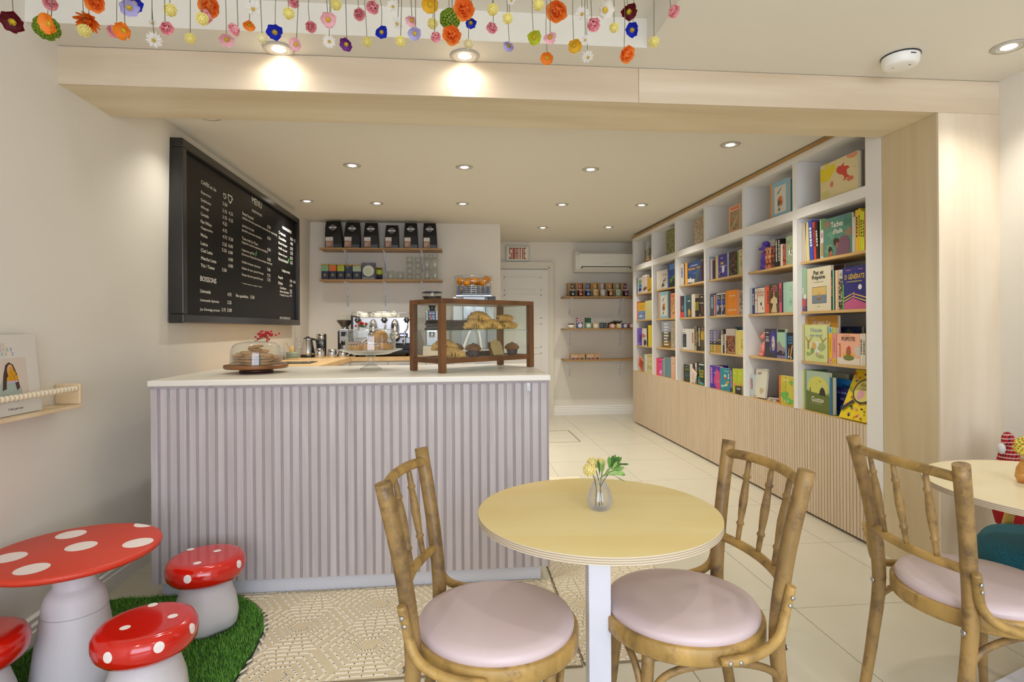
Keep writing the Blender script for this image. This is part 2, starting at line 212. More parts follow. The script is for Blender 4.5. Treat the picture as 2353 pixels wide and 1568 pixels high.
# ------------------------------------------------------------------ materials
MATS = {}
def _new(name):
    m = bpy.data.materials.new(name); m.use_nodes = True
    return m, m.node_tree.nodes, m.node_tree.links, m.node_tree.nodes['Principled BSDF']
def mat(name, hx, rough=.5, metal=0., var=0., vs=8., bump=0., bs=60., spec=.5, emit=0., coat=0., sss=0.):
    if name in MATS: return MATS[name]
    m, n, l, b = _new(name); c = lin(hx)
    b.inputs['Base Color'].default_value = c; b.inputs['Roughness'].default_value = rough
    b.inputs['Metallic'].default_value = metal; b.inputs['Specular IOR Level'].default_value = spec
    if coat: b.inputs['Coat Weight'].default_value = coat; b.inputs['Coat Roughness'].default_value = .08
    if emit: b.inputs['Emission Color'].default_value = c; b.inputs['Emission Strength'].default_value = emit
    if var or bump:
        tc = n.new('ShaderNodeTexCoord')
        if var:
            t = n.new('ShaderNodeTexNoise'); t.inputs['Scale'].default_value = vs; t.inputs['Detail'].default_value = 5
            l.new(tc.outputs['Object'], t.inputs['Vector'])
            r = n.new('ShaderNodeValToRGB')
            r.color_ramp.elements[0].position = .3; r.color_ramp.elements[1].position = .72
            r.color_ramp.elements[0].color = (*[x * (1 - var) for x in c[:3]], 1)
            r.color_ramp.elements[1].color = (*[min(1, x * (1 + var)) for x in c[:3]], 1)
            l.new(t.outputs['Fac'], r.inputs['Fac']); l.new(r.outputs['Color'], b.inputs['Base Color'])
        if bump:
            t2 = n.new('ShaderNodeTexNoise'); t2.inputs['Scale'].default_value = bs; t2.inputs['Detail'].default_value = 3
            l.new(tc.outputs['Object'], t2.inputs['Vector'])
            bp = n.new('ShaderNodeBump'); bp.inputs['Strength'].default_value = bump; bp.inputs['Distance'].default_value = .004
            l.new(t2.outputs['Fac'], bp.inputs['Height']); l.new(bp.outputs['Normal'], b.inputs['Normal'])
    MATS[name] = m
    return m
def wood(name, dark, light, stretch=(1, 1, 14), scale=3., rough=.5, knots=None, bump=.15, lo=.32, hi=.7):
    """noise stretched along the grain; each object shifts the pattern by its own random"""
    if name in MATS: return MATS[name]
    m, n, l, b = _new(name)
    tc = n.new('ShaderNodeTexCoord'); mp = n.new('ShaderNodeMapping'); oi = n.new('ShaderNodeObjectInfo')
    mu = n.new('ShaderNodeMath'); mu.operation = 'MULTIPLY'; mu.inputs[1].default_value = 37.
    mp.inputs['Scale'].default_value = [scale * 14 / s for s in stretch]
    l.new(tc.outputs['Object'], mp.inputs['Vector']); l.new(oi.outputs['Random'], mu.inputs[0])
    l.new(mu.outputs[0], mp.inputs['Location'])
    t = n.new('ShaderNodeTexNoise'); t.inputs['Scale'].default_value = 1; t.inputs['Detail'].default_value = 6; t.inputs['Distortion'].default_value = .6
    l.new(mp.outputs['Vector'], t.inputs['Vector'])
    r = n.new('ShaderNodeValToRGB'); r.color_ramp.elements[0].position = lo; r.color_ramp.elements[1].position = hi
    r.color_ramp.elements[0].color = lin(dark); r.color_ramp.elements[1].color = lin(light)
    l.new(t.outputs['Fac'], r.inputs['Fac'])
    out = r.outputs['Color']
    if knots:
        t2 = n.new('ShaderNodeTexNoise'); t2.inputs['Scale'].default_value = knots[1]; t2.inputs['Detail'].default_value = 8; t2.inputs['Roughness'].default_value = .7
        l.new(tc.outputs['Object'], t2.inputs['Vector'])
        r2 = n.new('ShaderNodeValToRGB'); r2.color_ramp.elements[0].position = knots[2]; r2.color_ramp.elements[1].position = knots[3]
        mx = n.new('ShaderNodeMix'); mx.data_type = 'RGBA'
        l.new(t2.outputs['Fac'], r2.inputs['Fac']); l.new(r2.outputs['Color'], mx.inputs['Factor'])
        l.new(out, mx.inputs['A']); mx.inputs['B'].default_value = lin(knots[0])
        out = mx.outputs['Result']
    l.new(out, b.inputs['Base Color']); b.inputs['Roughness'].default_value = rough
    if bump:
        bp = n.new('ShaderNodeBump'); bp.inputs['Strength'].default_value = bump; bp.inputs['Distance'].default_value = .002
        l.new(t.outputs['Fac'], bp.inputs['Height']); l.new(bp.outputs['Normal'], b.inputs['Normal'])
    MATS[name] = m
    return m
def photo(pal, scale=38.):
    name = 'photo_print_' + '_'.join(p[1:] for p in pal) + '_%d' % scale
    if name in MATS: return MATS[name]
    m, n, l, b = _new(name)
    tc = n.new('ShaderNodeTexCoord'); t = n.new('ShaderNodeTexNoise'); t.inputs['Scale'].default_value = scale; t.inputs['Detail'].default_value = 3
    l.new(tc.outputs['Object'], t.inputs['Vector'])
    r = n.new('ShaderNodeValToRGB'); e = r.color_ramp.elements
    e[0].position = .34; e[1].position = .62; e[0].color = lin(pal[0]); e[1].color = lin(pal[-1])
    if len(pal) > 2: x = e.new(.49); x.color = lin(pal[1])
    l.new(t.outputs['Fac'], r.inputs['Fac']); l.new(r.outputs['Color'], b.inputs['Base Color']); b.inputs['Roughness'].default_value = .4
    MATS[name] = m
    return m
def glass(name, tint='#eef4f4', edge='#c8d4d8', base=.05, rough=.02, edge_op=.35):
    """thin clear glass: transparent film that reflects and darkens towards grazing edges"""
    if name in MATS: return MATS[name]
    m = bpy.data.materials.new(name); m.use_nodes = True; n = m.node_tree.nodes; l = m.node_tree.links
    n.remove(n['Principled BSDF']); out = n['Material Output']
    tr = n.new('ShaderNodeBsdfTransparent'); tr.inputs[0].default_value = lin(tint)
    gl = n.new('ShaderNodeBsdfGlossy'); gl.inputs['Roughness'].default_value = rough; gl.inputs[0].default_value = (1, 1, 1, 1)
    df = n.new('ShaderNodeBsdfDiffuse'); df.inputs[0].default_value = lin(edge)
    fr = n.new('ShaderNodeFresnel'); ge = n.new('ShaderNodeNewGeometry'); io = n.new('ShaderNodeMath'); io.operation = 'MULTIPLY_ADD'
    io.inputs[1].default_value = 1 / 1.4 - 1.4; io.inputs[2].default_value = 1.4   # the film mirrors alike on both faces
    l.new(ge.outputs['Backfacing'], io.inputs[0]); l.new(io.outputs[0], fr.inputs['IOR'])
    ad = n.new('ShaderNodeMath'); ad.operation = 'ADD'; ad.inputs[1].default_value = base * .4; ad.use_clamp = True
    lw = n.new('ShaderNodeLayerWeight'); lw.inputs['Blend'].default_value = .25
    mm = n.new('ShaderNodeMath'); mm.operation = 'MULTIPLY'; mm.inputs[1].default_value = edge_op
    m1 = n.new('ShaderNodeMixShader'); m2 = n.new('ShaderNodeMixShader')
    l.new(fr.outputs[0], ad.inputs[0]); l.new(ad.outputs[0], m1.inputs[0]); l.new(tr.outputs[0], m1.inputs[1]); l.new(gl.outputs[0], m1.inputs[2])
    l.new(lw.outputs['Facing'], mm.inputs[0]); l.new(mm.outputs[0], m2.inputs[0]); l.new(m1.outputs[0], m2.inputs[1]); l.new(df.outputs[0], m2.inputs[2])
    l.new(m2.outputs[0], out.inputs[0])
    MATS[name] = m
    return m
def ink(hx): return mat('print_' + hx.lstrip('#').lower(), hx, .45)

# ------------------------------------------------------------------ mesh builder
class MB:
    def __init__(s): s.v = []; s.f = []; s.m = []; s.s = []; s.M = Matrix.Identity(4)
    def add(s, vs, fs, mi=0, sm=False):
        b = len(s.v); M = s.M
        s.v += [tuple(M @ Vector(p)) for p in vs]
        for q in fs: s.f.append([b + i for i in q]); s.m.append(mi); s.s.append(sm)
        return s
    def box(s, x0, y0, z0, x1, y1, z1, mi=0):
        return s.add([(x0,y0,z0),(x1,y0,z0),(x1,y1,z0),(x0,y1,z0),(x0,y0,z1),(x1,y0,z1),(x1,y1,z1),(x0,y1,z1)],
              [(0,3,2,1),(4,5,6,7),(0,1,5,4),(1,2,6,5),(2,3,7,6),(3,0,4,7)], mi)
    def lathe(s, prof, n=24, mi=0, c=(0, 0, 0), sm=True, lobe=None, a0=0., a1=2 * PI, cap=True):
        vs = []; fs = []; full = abs(a1 - a0 - 2 * PI) < 1e-6; k = n if full else n + 1
        for (r, z) in prof:
            for i in range(k):
                a = a0 + (a1 - a0) * i / n; rr = r * (lobe(a, z) if lobe else 1)
                vs.append((c[0] + rr * math.cos(a), c[1] + rr * math.sin(a), c[2] + z))
        for j in range(len(prof) - 1):
            for i in range(n):
                i2 = (i + 1) % k
                fs.append((j * k + i, j * k + i2, (j + 1) * k + i2, (j + 1) * k + i))
        s.add(vs, fs, mi, sm)
        if full and cap and max(q[1] for q in prof) - min(q[1] for q in prof) > 1e-7:
            for j, rev in ((0, 1), (len(prof) - 1, 0)):
                if prof[j][0] > 1e-5 and prof[0] != prof[-1]:
                    q = [len(s.v) - len(vs) + j * k + i for i in range(k)]
                    s.f.append(q[::-1] if rev else q); s.m.append(mi); s.s.append(False)
        return s
    def tube(s, pts, r, n=8, mi=0, caps=True, flat=1., sm=True):
        P = [Vector(p) for p in pts]; R = r if isinstance(r, (list, tuple)) else [r] * len(P)
        up = None; vs = []; fs = []
        for i, p in enumerate(P):
            t = (P[min(i + 1, len(P) - 1)] - P[max(i - 1, 0)]).normalized()
            if up is None:
                up = Vector((0, 0, 1)) if abs(t.z) < .9 else Vector((1, 0, 0))
            x = t.cross(up).normalized(); up = x.cross(t).normalized()
            for k in range(n):
                a = 2 * PI * k / n
                vs.append(p + x * math.cos(a) * R[i] + up * math.sin(a) * R[i] * flat)
        for i in range(len(P) - 1):
            for k in range(n):
                k2 = (k + 1) % n
                fs.append((i * n + k, i * n + k2, (i + 1) * n + k2, (i + 1) * n + k))
        b = len(s.v); s.add(vs, fs, mi, sm)
        if caps:
            s.f.append([b + k for k in range(n)][::-1]); s.m.append(mi); s.s.append(False)
            s.f.append([b + (len(P) - 1) * n + k for k in range(n)]); s.m.append(mi); s.s.append(False)
        return s
    def ball(s, c, r, nu=12, nv=8, mi=0, fn=None):
        r = r if isinstance(r, (list, tuple)) else (r, r, r); vs = []; fs = []
        for j in range(nv + 1):
            t = PI * j / nv
            for i in range(nu):
                a = 2 * PI * i / nu; d = Vector((math.sin(t) * math.cos(a), math.sin(t) * math.sin(a), math.cos(t)))
                k = fn(d) if fn else 1
                vs.append((c[0] + d.x * r[0] * k, c[1] + d.y * r[1] * k, c[2] + d.z * r[2] * k))
        for j in range(nv):
            for i in range(nu):
                i2 = (i + 1) % nu; fs.append((j * nu + i, (j + 1) * nu + i, (j + 1) * nu + i2, j * nu + i2))
        return s.add(vs, fs, mi, True)
    def cyl(s, c, r, h, n=16, mi=0, r2=None): return s.lathe([(r, 0), (r2 if r2 is not None else r, h)], n, mi, c)
    def prism(s, poly, z0, z1, mi=0):
        n = len(poly)
        return s.add([(x, y, z0) for x, y in poly] + [(x, y, z1) for x, y in poly],
              [list(range(n))[::-1], list(range(n, 2 * n))] + [(i, (i + 1) % n, n + (i + 1) % n, n + i) for i in range(n)], mi)
    def build(s, name, mats, parent=None, bevel=0., loc=None, seg=2):
        me = bpy.data.meshes.new(name); me.from_pydata(s.v, [], s.f)
        me.polygons.foreach_set('material_index', s.m); me.polygons.foreach_set('use_smooth', s.s)
        for q in (mats if isinstance(mats, (list, tuple)) else [mats]): me.materials.append(q)
        me.update(); o = bpy.data.objects.new(name, me); COL.objects.link(o)
        if parent is not None: o.parent = parent
        if loc: o.location = loc
        if bevel:
            bv = o.modifiers.new('bevel', 'BEVEL'); bv.width = bevel; bv.segments = seg; bv.limit_method = 'ANGLE'; bv.angle_limit = rad(40)
        return o
LABELS = {}
def tag(o, label, cat, group=None):
    o['label'] = label; o['category'] = cat
    if group: o['group'] = group
    if label in LABELS and not (group and LABELS[label] == group): print('DUPLICATE LABEL', label)
    LABELS[label] = group
    return o
def T(name, label, cat, loc=(0, 0, 0), rz=0., group=None):
    o = bpy.data.objects.new(name, None); o.empty_display_size = .05; COL.objects.link(o); o.location = loc; o.rotation_euler = (0, 0, rz)
    return tag(o, label, cat, group)
def ST(o): o['kind'] = 'structure'; return o
def inst(me, name, parent, M):
    o = bpy.data.objects.new(name, me); COL.objects.link(o); o.parent = parent; o.matrix_basis = M
    return o
def mesh_of(mb, name, mats):
    o = mb.build(name, mats); me = o.data; bpy.data.objects.remove(o); return me
def dup_tree(o, parent=None):
    c = o.copy(); COL.objects.link(c)
    if parent: c.parent = parent
    for ch in list(o.children): dup_tree(ch, c)
    return c
# text: every string becomes flat mesh lettering fitted to a width x height; strings of one parent and ink merge into one part
TXT = []
def text(parent, name, s, M, w, h, hx, depth=.0006):
    """M maps a frame with x right, y up, z out of the surface; the string is centred on its origin"""
    TXT.append((parent, name, s, M, w, h, hx))
def flush_text():
    tmp = []
    for t in TXT:
        cu = bpy.data.curves.new('t', 'FONT'); cu.body = t[2]; cu.resolution_u = 2; cu.fill_mode = 'FRONT'; cu.offset = .012
        o = bpy.data.objects.new('t', cu); COL.objects.link(o); tmp.append(o)
    dg = bpy.context.evaluated_depsgraph_get(); dg.update()
    acc = {}
    for t, o in zip(TXT, tmp):
        me = bpy.data.meshes.new_from_object(o.evaluated_get(dg))
        if not len(me.vertices): continue
        vs = [v.co.copy() for v in me.vertices]
        x0 = min(v.x for v in vs); x1 = max(v.x for v in vs); y0 = min(v.y for v in vs); y1 = max(v.y for v in vs)
        sx = t[4] / max(1e-6, x1 - x0); sy = t[5] / max(1e-6, y1 - y0)
        mb = acc.setdefault((t[0], t[1], t[6]), MB()); mb.M = t[3]
        mb.add([((v.x - (x0 + x1) / 2) * sx, (v.y - (y0 + y1) / 2) * sy, 0) for v in vs], [list(p.vertices) for p in me.polygons])
        bpy.data.meshes.remove(me)
    for (p, n, hx), mb in acc.items(): mb.build(n, ink(hx), p)
    for o in tmp: c = o.data; bpy.data.objects.remove(o); bpy.data.curves.remove(c)
FX = Matrix(((0, 0, -1), (-1, 0, 0), (0, 1, 0))).to_4x4()   # lettering on a face that looks to -x: right is -y
FY = Matrix(((1, 0, 0), (0, 0, -1), (0, 1, 0))).to_4x4()    # lettering on a face that looks to -y: right is +x
FW = Matrix(((0, 0, 1), (1, 0, 0), (0, 1, 0))).to_4x4()     # lettering on a face that looks to +x: right is +y
def at(F, x, y, z): return Matrix.Translation((x, y, z)) @ F
def ptcurve(pts, n=8):
    """Catmull-Rom through the points"""
    P = [Vector(p) for p in pts]; P = [P[0] * 2 - P[1]] + P + [P[-1] * 2 - P[-2]]; out = []
    for i in range(1, len(P) - 2):
        a, b, c, d = P[i - 1:i + 3]
        for k in range(n):
            t = k / n
            out.append(.5 * ((2 * b) + (c - a) * t + (2 * a - 5 * b + 4 * c - d) * t * t + (3 * b - a - 3 * c + d) * t ** 3))
    out.append(P[-2]); return out

# ------------------------------------------------------------------ shared materials
M_wall = mat('wall_paint', '#e6e0d4', .62, var=.02, vs=2, bump=.06, bs=180)
M_ceil = mat('ceiling_paint', '#e4dfd2', .7, bump=.05, bs=160)
M_white = mat('white_laminate', '#e9e6e2', .42)
M_shelfwhite = mat('bookcase_white', '#e6e3de', .5)
M_trim = mat('white_trim', '#f0eee8', .35)
M_tile = mat('cream_floor_tile', '#c9c2ae', .22, var=.02, vs=3, spec=.4)
M_grout = mat('tile_joint', '#b39a70', .8)
M_birch = wood('pale_birch_ply', '#c8b294', '#e4d4bc', (14, 1.6, 1.2), .45, .45, bump=.04, lo=.3, hi=.66)
M_birchv = wood('pale_birch_ply_upright', '#cbb698', '#e4d5be', (1.6, 1.6, 14), .45, .5, bump=.04, lo=.3, hi=.66)
M_oakshelf = wood('oak_shelf', '#b8945c', '#d0ad74', (1.2, 14, 1.2), .9, .45, bump=.05)
M_oakshelfx = wood('oak_shelf_across', '#9c7440', '#b98f55', (14, 1.2, 1.2), .9, .45, bump=.05)
M_slat = wood('counter_slat_wood', '#b9afae', '#cac2c2', (1, 1, 14), 1.6, .55, bump=.08)
M_slatback = wood('counter_slat_backing', '#a2979a', '#b2a8ab', (1, 1, 14), 1.6, .6, bump=.05)
M_rib = wood('bookcase_rib_wood', '#cbb496', '#d8c4a9', (1, 1, 14), 1.2, .5, bump=.04)
M_groove = mat('rib_groove', '#c79a72', .7)
M_bent = wood('aged_bentwood', '#94763f', '#c6a05a', (2.2, 2.2, 9), 1.5, .42, knots=('#5e4630', 13, .5, .74), bump=.25)
M_bentdark = wood('dark_aged_bentwood', '#7f6439', '#ae8b52', (2.2, 2.2, 9), 1.5, .42, knots=('#4e3a2a', 16, .47, .72), bump=.25)
M_vinyl = mat('lilac_pink_vinyl', '#d2bfc1', .38, bump=.03, bs=300)
M_chrome = mat('polished_steel', '#d9d9dc', .12, 1)
M_steel = mat('brushed_steel', '#b9bbc0', .3, 1)
M_black = mat('black_plastic', '#15151a', .35)
M_blackm = mat('black_matte', '#1a1a1c', .7)
M_whitem = mat('white_metal_paint', '#dfe0ea', .35)
M_brass = mat('hinge_dark', '#3a2c20', .5)
M_page = mat('page_block', '#dcd2bd', .8)
M_tray = wood('walnut_frame', '#5a3820', '#80552f', (3, 3, 12), 1.6, .42, bump=.1)
M_glass = glass('clear_case_glass', '#fafdfb', '#c8d4d8', .02, .01, .05)
M_dome = glass('dome_glass', '#fbfdfc', '#dfe4e2', .04, .02, .25)
M_cupglass = glass('drinking_glass', '#fafcfb', '#e6e8e4', .05, .05, .38)
# ------------------------------------------------------------------ room shell
def quad(name, pts, m, kind=True):
    mb = MB(); mb.add(pts, [(0, 1, 2, 3)]); o = mb.build(name, m)
    return ST(o)
def CZ(y): return 2.515 + .0065 * y
XL = -1.75
quad('wall_left', [(XL, -2.3, 0), (XL, 6.9, 0), (XL + .054, 6.9, 2.7), (XL + .054, -2.3, 2.7)], M_wall)
quad('wall_right', [(2.743, 3.018, 0), (2.743, -2.3, 0), (2.743, -2.3, 2.7), (2.743, 3.018, 2.7)], M_wall)
mb = MB(); mb.box(XL - .1, 6.9, 0, .537, 7.02, 2.62); mb.box(.42, 7.02, 0, .537, 8.4, 2.62)
ST(mb.build('wall_coffee_bar', M_wall))
quad('wall_back', [(.5, 8.38, 0), (2.8, 8.38, 0), (2.8, 8.38, 2.7), (.5, 8.38, 2.7)], M_wall)
quad('wall_bookcase', [(2.72, 8.4, 0), (2.72, 3.0, 0), (2.72, 3.0, 2.7), (2.72, 8.4, 2.7)], M_wall)
mb = MB()   # street side, with the shop window opening that lets the daylight in
for a in ((XL - .05, -1.2, 2.7, 0), (2.1, 2.8, 2.7, 0)): mb.box(a[0], -2.25, 0, a[1], -2.15, 2.7)
mb.box(-1.2, -2.25, 0, 2.1, -2.15, .4); mb.box(-1.2, -2.25, 2.5, 2.1, -2.15, 2.7)
ST(mb.build('wall_front', M_wall))
mb = MB(); zc = 2.531; RX0, RX1, RY0, RY1, RZ_ = XL - .02, .845, .5, 2.445, 2.66
mb.add([(XL - .05, RY1, zc), (2.8, RY1, zc), (2.8, 2.66, zc), (XL - .05, 2.66, zc)], [(0, 3, 2, 1)])
mb.add([(RX1, -2.3, zc), (2.8, -2.3, zc), (2.8, RY1, zc), (RX1, RY1, zc)], [(0, 3, 2, 1)])
mb.add([(XL - .05, -2.3, zc), (RX1, -2.3, zc), (RX1, RY0, zc), (XL - .05, RY0, zc)], [(0, 3, 2, 1)])
mb.add([(RX0, RY0, RZ_), (RX1, RY0, RZ_), (RX1, RY1, RZ_), (RX0, RY1, RZ_)], [(0, 3, 2, 1)])
mb.add([(RX0, RY1, zc), (RX1, RY1, zc), (RX1, RY1, RZ_), (RX0, RY1, RZ_)], [(0, 1, 2, 3)])
mb.add([(RX1, RY0, zc), (RX1, RY1, zc), (RX1, RY1, RZ_), (RX1, RY0, RZ_)], [(0, 3, 2, 1)])
mb.add([(RX0, RY0, zc), (RX1, RY0, zc), (RX1, RY0, RZ_), (RX0, RY0, RZ_)], [(0, 3, 2, 1)])
ST(mb.build('ceiling', M_ceil))
quad('ceiling', [(XL - .05, 2.64, CZ(2.64)), (2.8, 2.64, CZ(2.64)), (2.8, 8.42, CZ(8.42)), (XL - .05, 8.42, CZ(8.42))][::-1], M_ceil)
# floor: slab with a recessed joint and single tiles on it
mb = MB(); mb.box(-1.85, -2.3, -.05, 2.85, 8.45, -.004); floor = ST(mb.build('floor', M_grout))
xs = [-1.76] + [1.54 + .66 * k for k in range(-5, 2)] + [2.74]
ys = [-2.2 + .74 * k for k in range(15)]
ys = [8.37 - 0.735 * k for k in range(15)]
g = .0018
for i in range(len(xs) - 1):
    for j in range(len(ys) - 1):
        if xs[i + 1] - xs[i] < .02: continue
        m_ = MB(); w2, d2 = (xs[i + 1] - xs[i]) / 2 - g, (ys[j] - ys[j + 1]) / 2 - g
        m_.box(-w2, -d2, -.01, w2, d2, 0)
        m_.build('floor_tile', M_tile, floor, loc=((xs[i] + xs[i + 1]) / 2, (ys[j] + ys[j + 1]) / 2, 0))
mb = MB()   # trapdoor frame let into the floor
for a in ((.75, 7.10, 1.40, 7.115), (1.392, 6.40, 1.405, 7.115), (.75, 6.385, 1.40, 6.395)): mb.box(a[0], a[1], -.002, a[2], a[3], .0012)
mb.build('hatch_joint', mat('hatch_joint_dark', '#7a6a50', .7), floor)
def baseboard(name, pts, nrm):
    """moulded skirting with stepped profile along a wall; pts = start and end on the wall, nrm points into the room"""
    prof = [(.0, 0), (.028, 0), (.028, .07), (.02, .074), (.02, .084), (.024, .088), (.024, .094), (.014, .1), (.014, .112), (.018, .116), (.018, .121), (.003, .128), (.0, .13)]
    a, b = Vector((*pts[0], 0)), Vector((*pts[1], 0)); n = Vector((*nrm, 0)); mb = MB(); vs = []
    for p in (a, b):
        for d, z in prof: vs.append(p + n * d + Vector((0, 0, z)))
    k = len(prof)
    mb.add(vs, [(i, i + 1, k + i + 1, k + i) for i in range(k - 1)])
    return ST(mb.build(name, M_trim))
baseboard('baseboard_left', ((XL + .001, 6.9), (XL + .001, -2.1)), (1, 0))
baseboard('baseboard_back', ((2.7, 8.379), (1.43, 8.379)), (0, -1))
# beam and pillar clad in birch ply
BX0, BX1, BY0, BY1, BZ0, BZ1 = -1.703, 2.743, 2.636, 3.018, 2.366, 2.531
mb = MB(); mb.box(BX0, BY0 + .012, BZ0 + .006, BX1, BY1, BZ1 + .03); beam = ST(mb.build('beam', M_birch))
for a, b in ((BX0, .868), (.8695, BX1)):
    m_ = MB(); m_.box(a, BY0, BZ0, b, BY0 + .012, BZ1 - .002); m_.build('front_board', M_birch, beam, .001)
m_ = MB(); m_.box(BX0, BY0 + .012, BZ0, BX1, BY1, BZ0 + .006); m_.build('soffit_board', wood('birch_soffit', '#d0bd98', '#e4d6b6', (14, 1.2, 1.2), .5, .5, bump=.04), beam)
mb = MB(); mb.box(2.42, BY0 + .012, 0, 2.743, BY1, BZ0); pil = ST(mb.build('pillar', M_birchv))
m_ = MB(); m_.box(2.408, BY0, 0, 2.743, BY0 + .012, BZ0 - .001); m_.build('front_board', M_birchv, pil)
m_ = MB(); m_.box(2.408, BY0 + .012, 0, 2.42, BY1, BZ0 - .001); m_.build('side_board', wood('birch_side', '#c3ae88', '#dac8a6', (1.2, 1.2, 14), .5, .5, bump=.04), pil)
# exit door with casing
M_door = mat('door_white', '#e4e0da', .45)
mb = MB(); mb.box(.56, 8.345, 0.01, 1.352, 8.375, 2.16); door = ST(mb.build('door_1', M_door))
for z0, z1 in ((.15, .5), (.58, .93), (1.01, 1.36), (1.44, 1.79), (1.85, 2.05)):
    for x0, x1 in ((.70, 1.25),):
        m_ = MB(); w = .012
        for q in ((x0, z0, x1, z0 + w), (x0, z1 - w, x1, z1), (x0, z0, x0 + w, z1), (x1 - w, z0, x1, z1)): m_.box(q[0], 8.339, q[1], q[2], 8.346, q[3])
        m_.build('panel_moulding', M_door, door)
mb = MB(); mb.box(1.352, 8.335, 0, 1.43, 8.38, 2.27); mb.box(.54, 8.335, 2.17, 1.352, 8.38, 2.27); mb.box(1.362, 8.328, 0, 1.375, 8.336, 2.19); mb.box(.54, 8.328, 2.175, 1.375, 8.336, 2.19)
ST(mb.build('trim_1', mat('casing_cream', '#ddd8c8', .45)))
# ------------------------------------------------------------------ downlights
M_ring = mat('light_trim', '#b9b4aa', .35); M_lamp = mat('lamp_glow', '#fff4e0', .5, emit=14.)
def spot(p, e, size=rad(118), col=(1., .965, .885)):
    l = bpy.data.lights.new('downlight_beam', 'SPOT'); l.energy = e; l.spot_size = size; l.spot_blend = .8; l.color = col; l.shadow_soft_size = .035
    o = bpy.data.objects.new('downlight_beam', l); COL.objects.link(o); o.location = p
    return o
WH = ['above the beam, left one of the pair lighting the ply', 'above the beam, beside the hanging flowers', 'at the right end of the front ceiling by the smoke detector',
      'nearest the menu board, first row behind the beam', 'in the middle of the first row behind the beam', 'first row behind the beam, towards the bookcase',
      'closest to the far top corner of the menu board', 'second row, above the coffee bags at their left', 'second row, middle, above the coffee shelf end',
      'second row, in front of the exit door', 'second row, beside the bookcase crown', 'last row, in front of the exit sign', 'last row, in front of the air conditioner',
      'nearest the pillar, above the bookcase front', 'half hidden behind the left end of the beam']
ringm = MB(); ringm.lathe([(.038, -.0015), (.042, -.0045), (.052, -.0055), (.064, -.004), (.067, .0)], 32)
ringm = mesh_of(ringm, 'trim_ring', M_ring)
bafm = MB(); bafm.lathe([(.038, -.0015), (.036, -.001), (.030, -.002)], 28, cap=False); bafm = mesh_of(bafm, 'baffle', mat('baffle_satin', '#e6e0d4', .25))
lampm = MB(); lampm.lathe([(.0001, -.0066), (.014, -.006), (.025, -.0042), (.0305, -.0015)], 24, cap=False); lampm = mesh_of(lampm, 'lamp_lens', M_lamp)
for p, w_ in zip(LIGHTS, WH):
    t = T('ceiling_light', 'round recessed downlight ' + w_, 'ceiling light', (p[0], p[1], p[2] - .001), group='recessed downlights')
    for me, n_ in ((ringm, 'trim_ring'), (bafm, 'baffle'), (lampm, 'lamp_lens')): inst(me, n_, t, Matrix.Translation((0, 0, -.0005)))
    if 2.55 < p[1] < 2.6: spot((p[0], p[1], p[2] - .016), 4.5, rad(172)); spot((p[0], p[1], p[2] - .016), 38, rad(50))
    elif p[0] < -1.4 and p[1] < 3.6: spot((p[0], p[1], p[2] - .02), 15)
    elif p[1] < 2.4: spot((p[0], p[1], p[2] - .02), 26)
    else: spot((p[0], p[1], p[2] - .02), SPOT_W)
for x in (-.9, .7, 2.0):    # unseen fill spots added over the seating behind the camera
    for y in (.2, -1.3): spot((x, y, 2.5), FRONT_W)
# smoke detector
t = T('smoke_detector', 'white round smoke detector on the front ceiling', 'smoke detector', (2.03, 2.425, 2.531))
mb = MB(); mb.lathe([(.0, -.05), (.058, -.05), (.068, -.046), (.073, -.036), (.076, -.008), (.076, 0)], 36); mb.build('body', M_trim, t)
mb = MB(); mb.lathe([(.078, -.006), (.079, -.003), (.078, 0)], 36, cap=False); mb.box(-.012, -.0765, -.02, .012, -.074, -.016); mb.build('vent_slot', M_blackm, t)
mb = MB(); mb.cyl((.02, -.03, -.0515), .005, .003, 10); mb.cyl((-.03, .01, -.0515), .003, .003, 10); mb.build('test_button', mat('detector_grey', '#8a857c', .5), t)

# ------------------------------------------------------------------ menu board
t = T('menu_board', 'large black framed menu board lettered in white, hung on the left wall', 'menu board', (0, 0, 0))
Y0, Y1, Z0, Z1 = 3.60, 6.17, 1.343, 2.458
M_frame = wood('black_frame', '#1c1a19', '#2e2b29', (2, 10, 10), 1.2, .3, bump=.12)
for n_, q in (('frame_bottom', (-1.716, Y0, Z0, -1.628, Y1, Z0 + .055)), ('frame_top', (-1.716, Y0, Z1 - .055, -1.628, Y1, Z1)), ('frame_side', (-1.716, Y0, Z0 + .055, -1.628, Y0 + .055, Z1 - .055)), ('frame_side', (-1.716, Y1 - .055, Z0 + .055, -1.628, Y1, Z1 - .055))):
    m_ = MB(); m_.box(*q); m_.build(n_, M_frame, t, .006)
m_ = MB(); m_.box(-1.7, Y0 + .05, Z0 + .05, -1.656, Y1 - .05, Z1 - .05); m_.build('board', mat('menu_black', '#0a0909', .42, var=.3, vs=3, spec=.25), t)
for s_, y, z, w, h in MENU:
    text(t, 'lettering', s_, at(FW, -1.6545, y + w / 2, z), w, h, '#e9e6dc')
mb = MB()
for (cy, cz, k) in ((4.291, 2.274, .024), (4.390, 2.285, .04)):
    for a in range(14):
        u0, u1 = PI + PI * a / 14, PI + PI * (a + 1) / 14
        P = [(-1.6545, cy + k * math.cos(u) * r, cz + k * 1.3 * math.sin(u) * r) for u, r in ((u0, 1), (u1, 1), (u1, .78), (u0, .78))]
        mb.add(P, [(0, 1, 2, 3)])
    mb.box(-1.6546, cy - k, cz, -1.6544, cy + k, cz + .008); mb.box(-1.6546, cy + k, cz - .02, -1.6544, cy + k * 1.3, cz - .005)
mb.build('cup_drawing', ink('#e9e6dc'), t)
mb = MB()
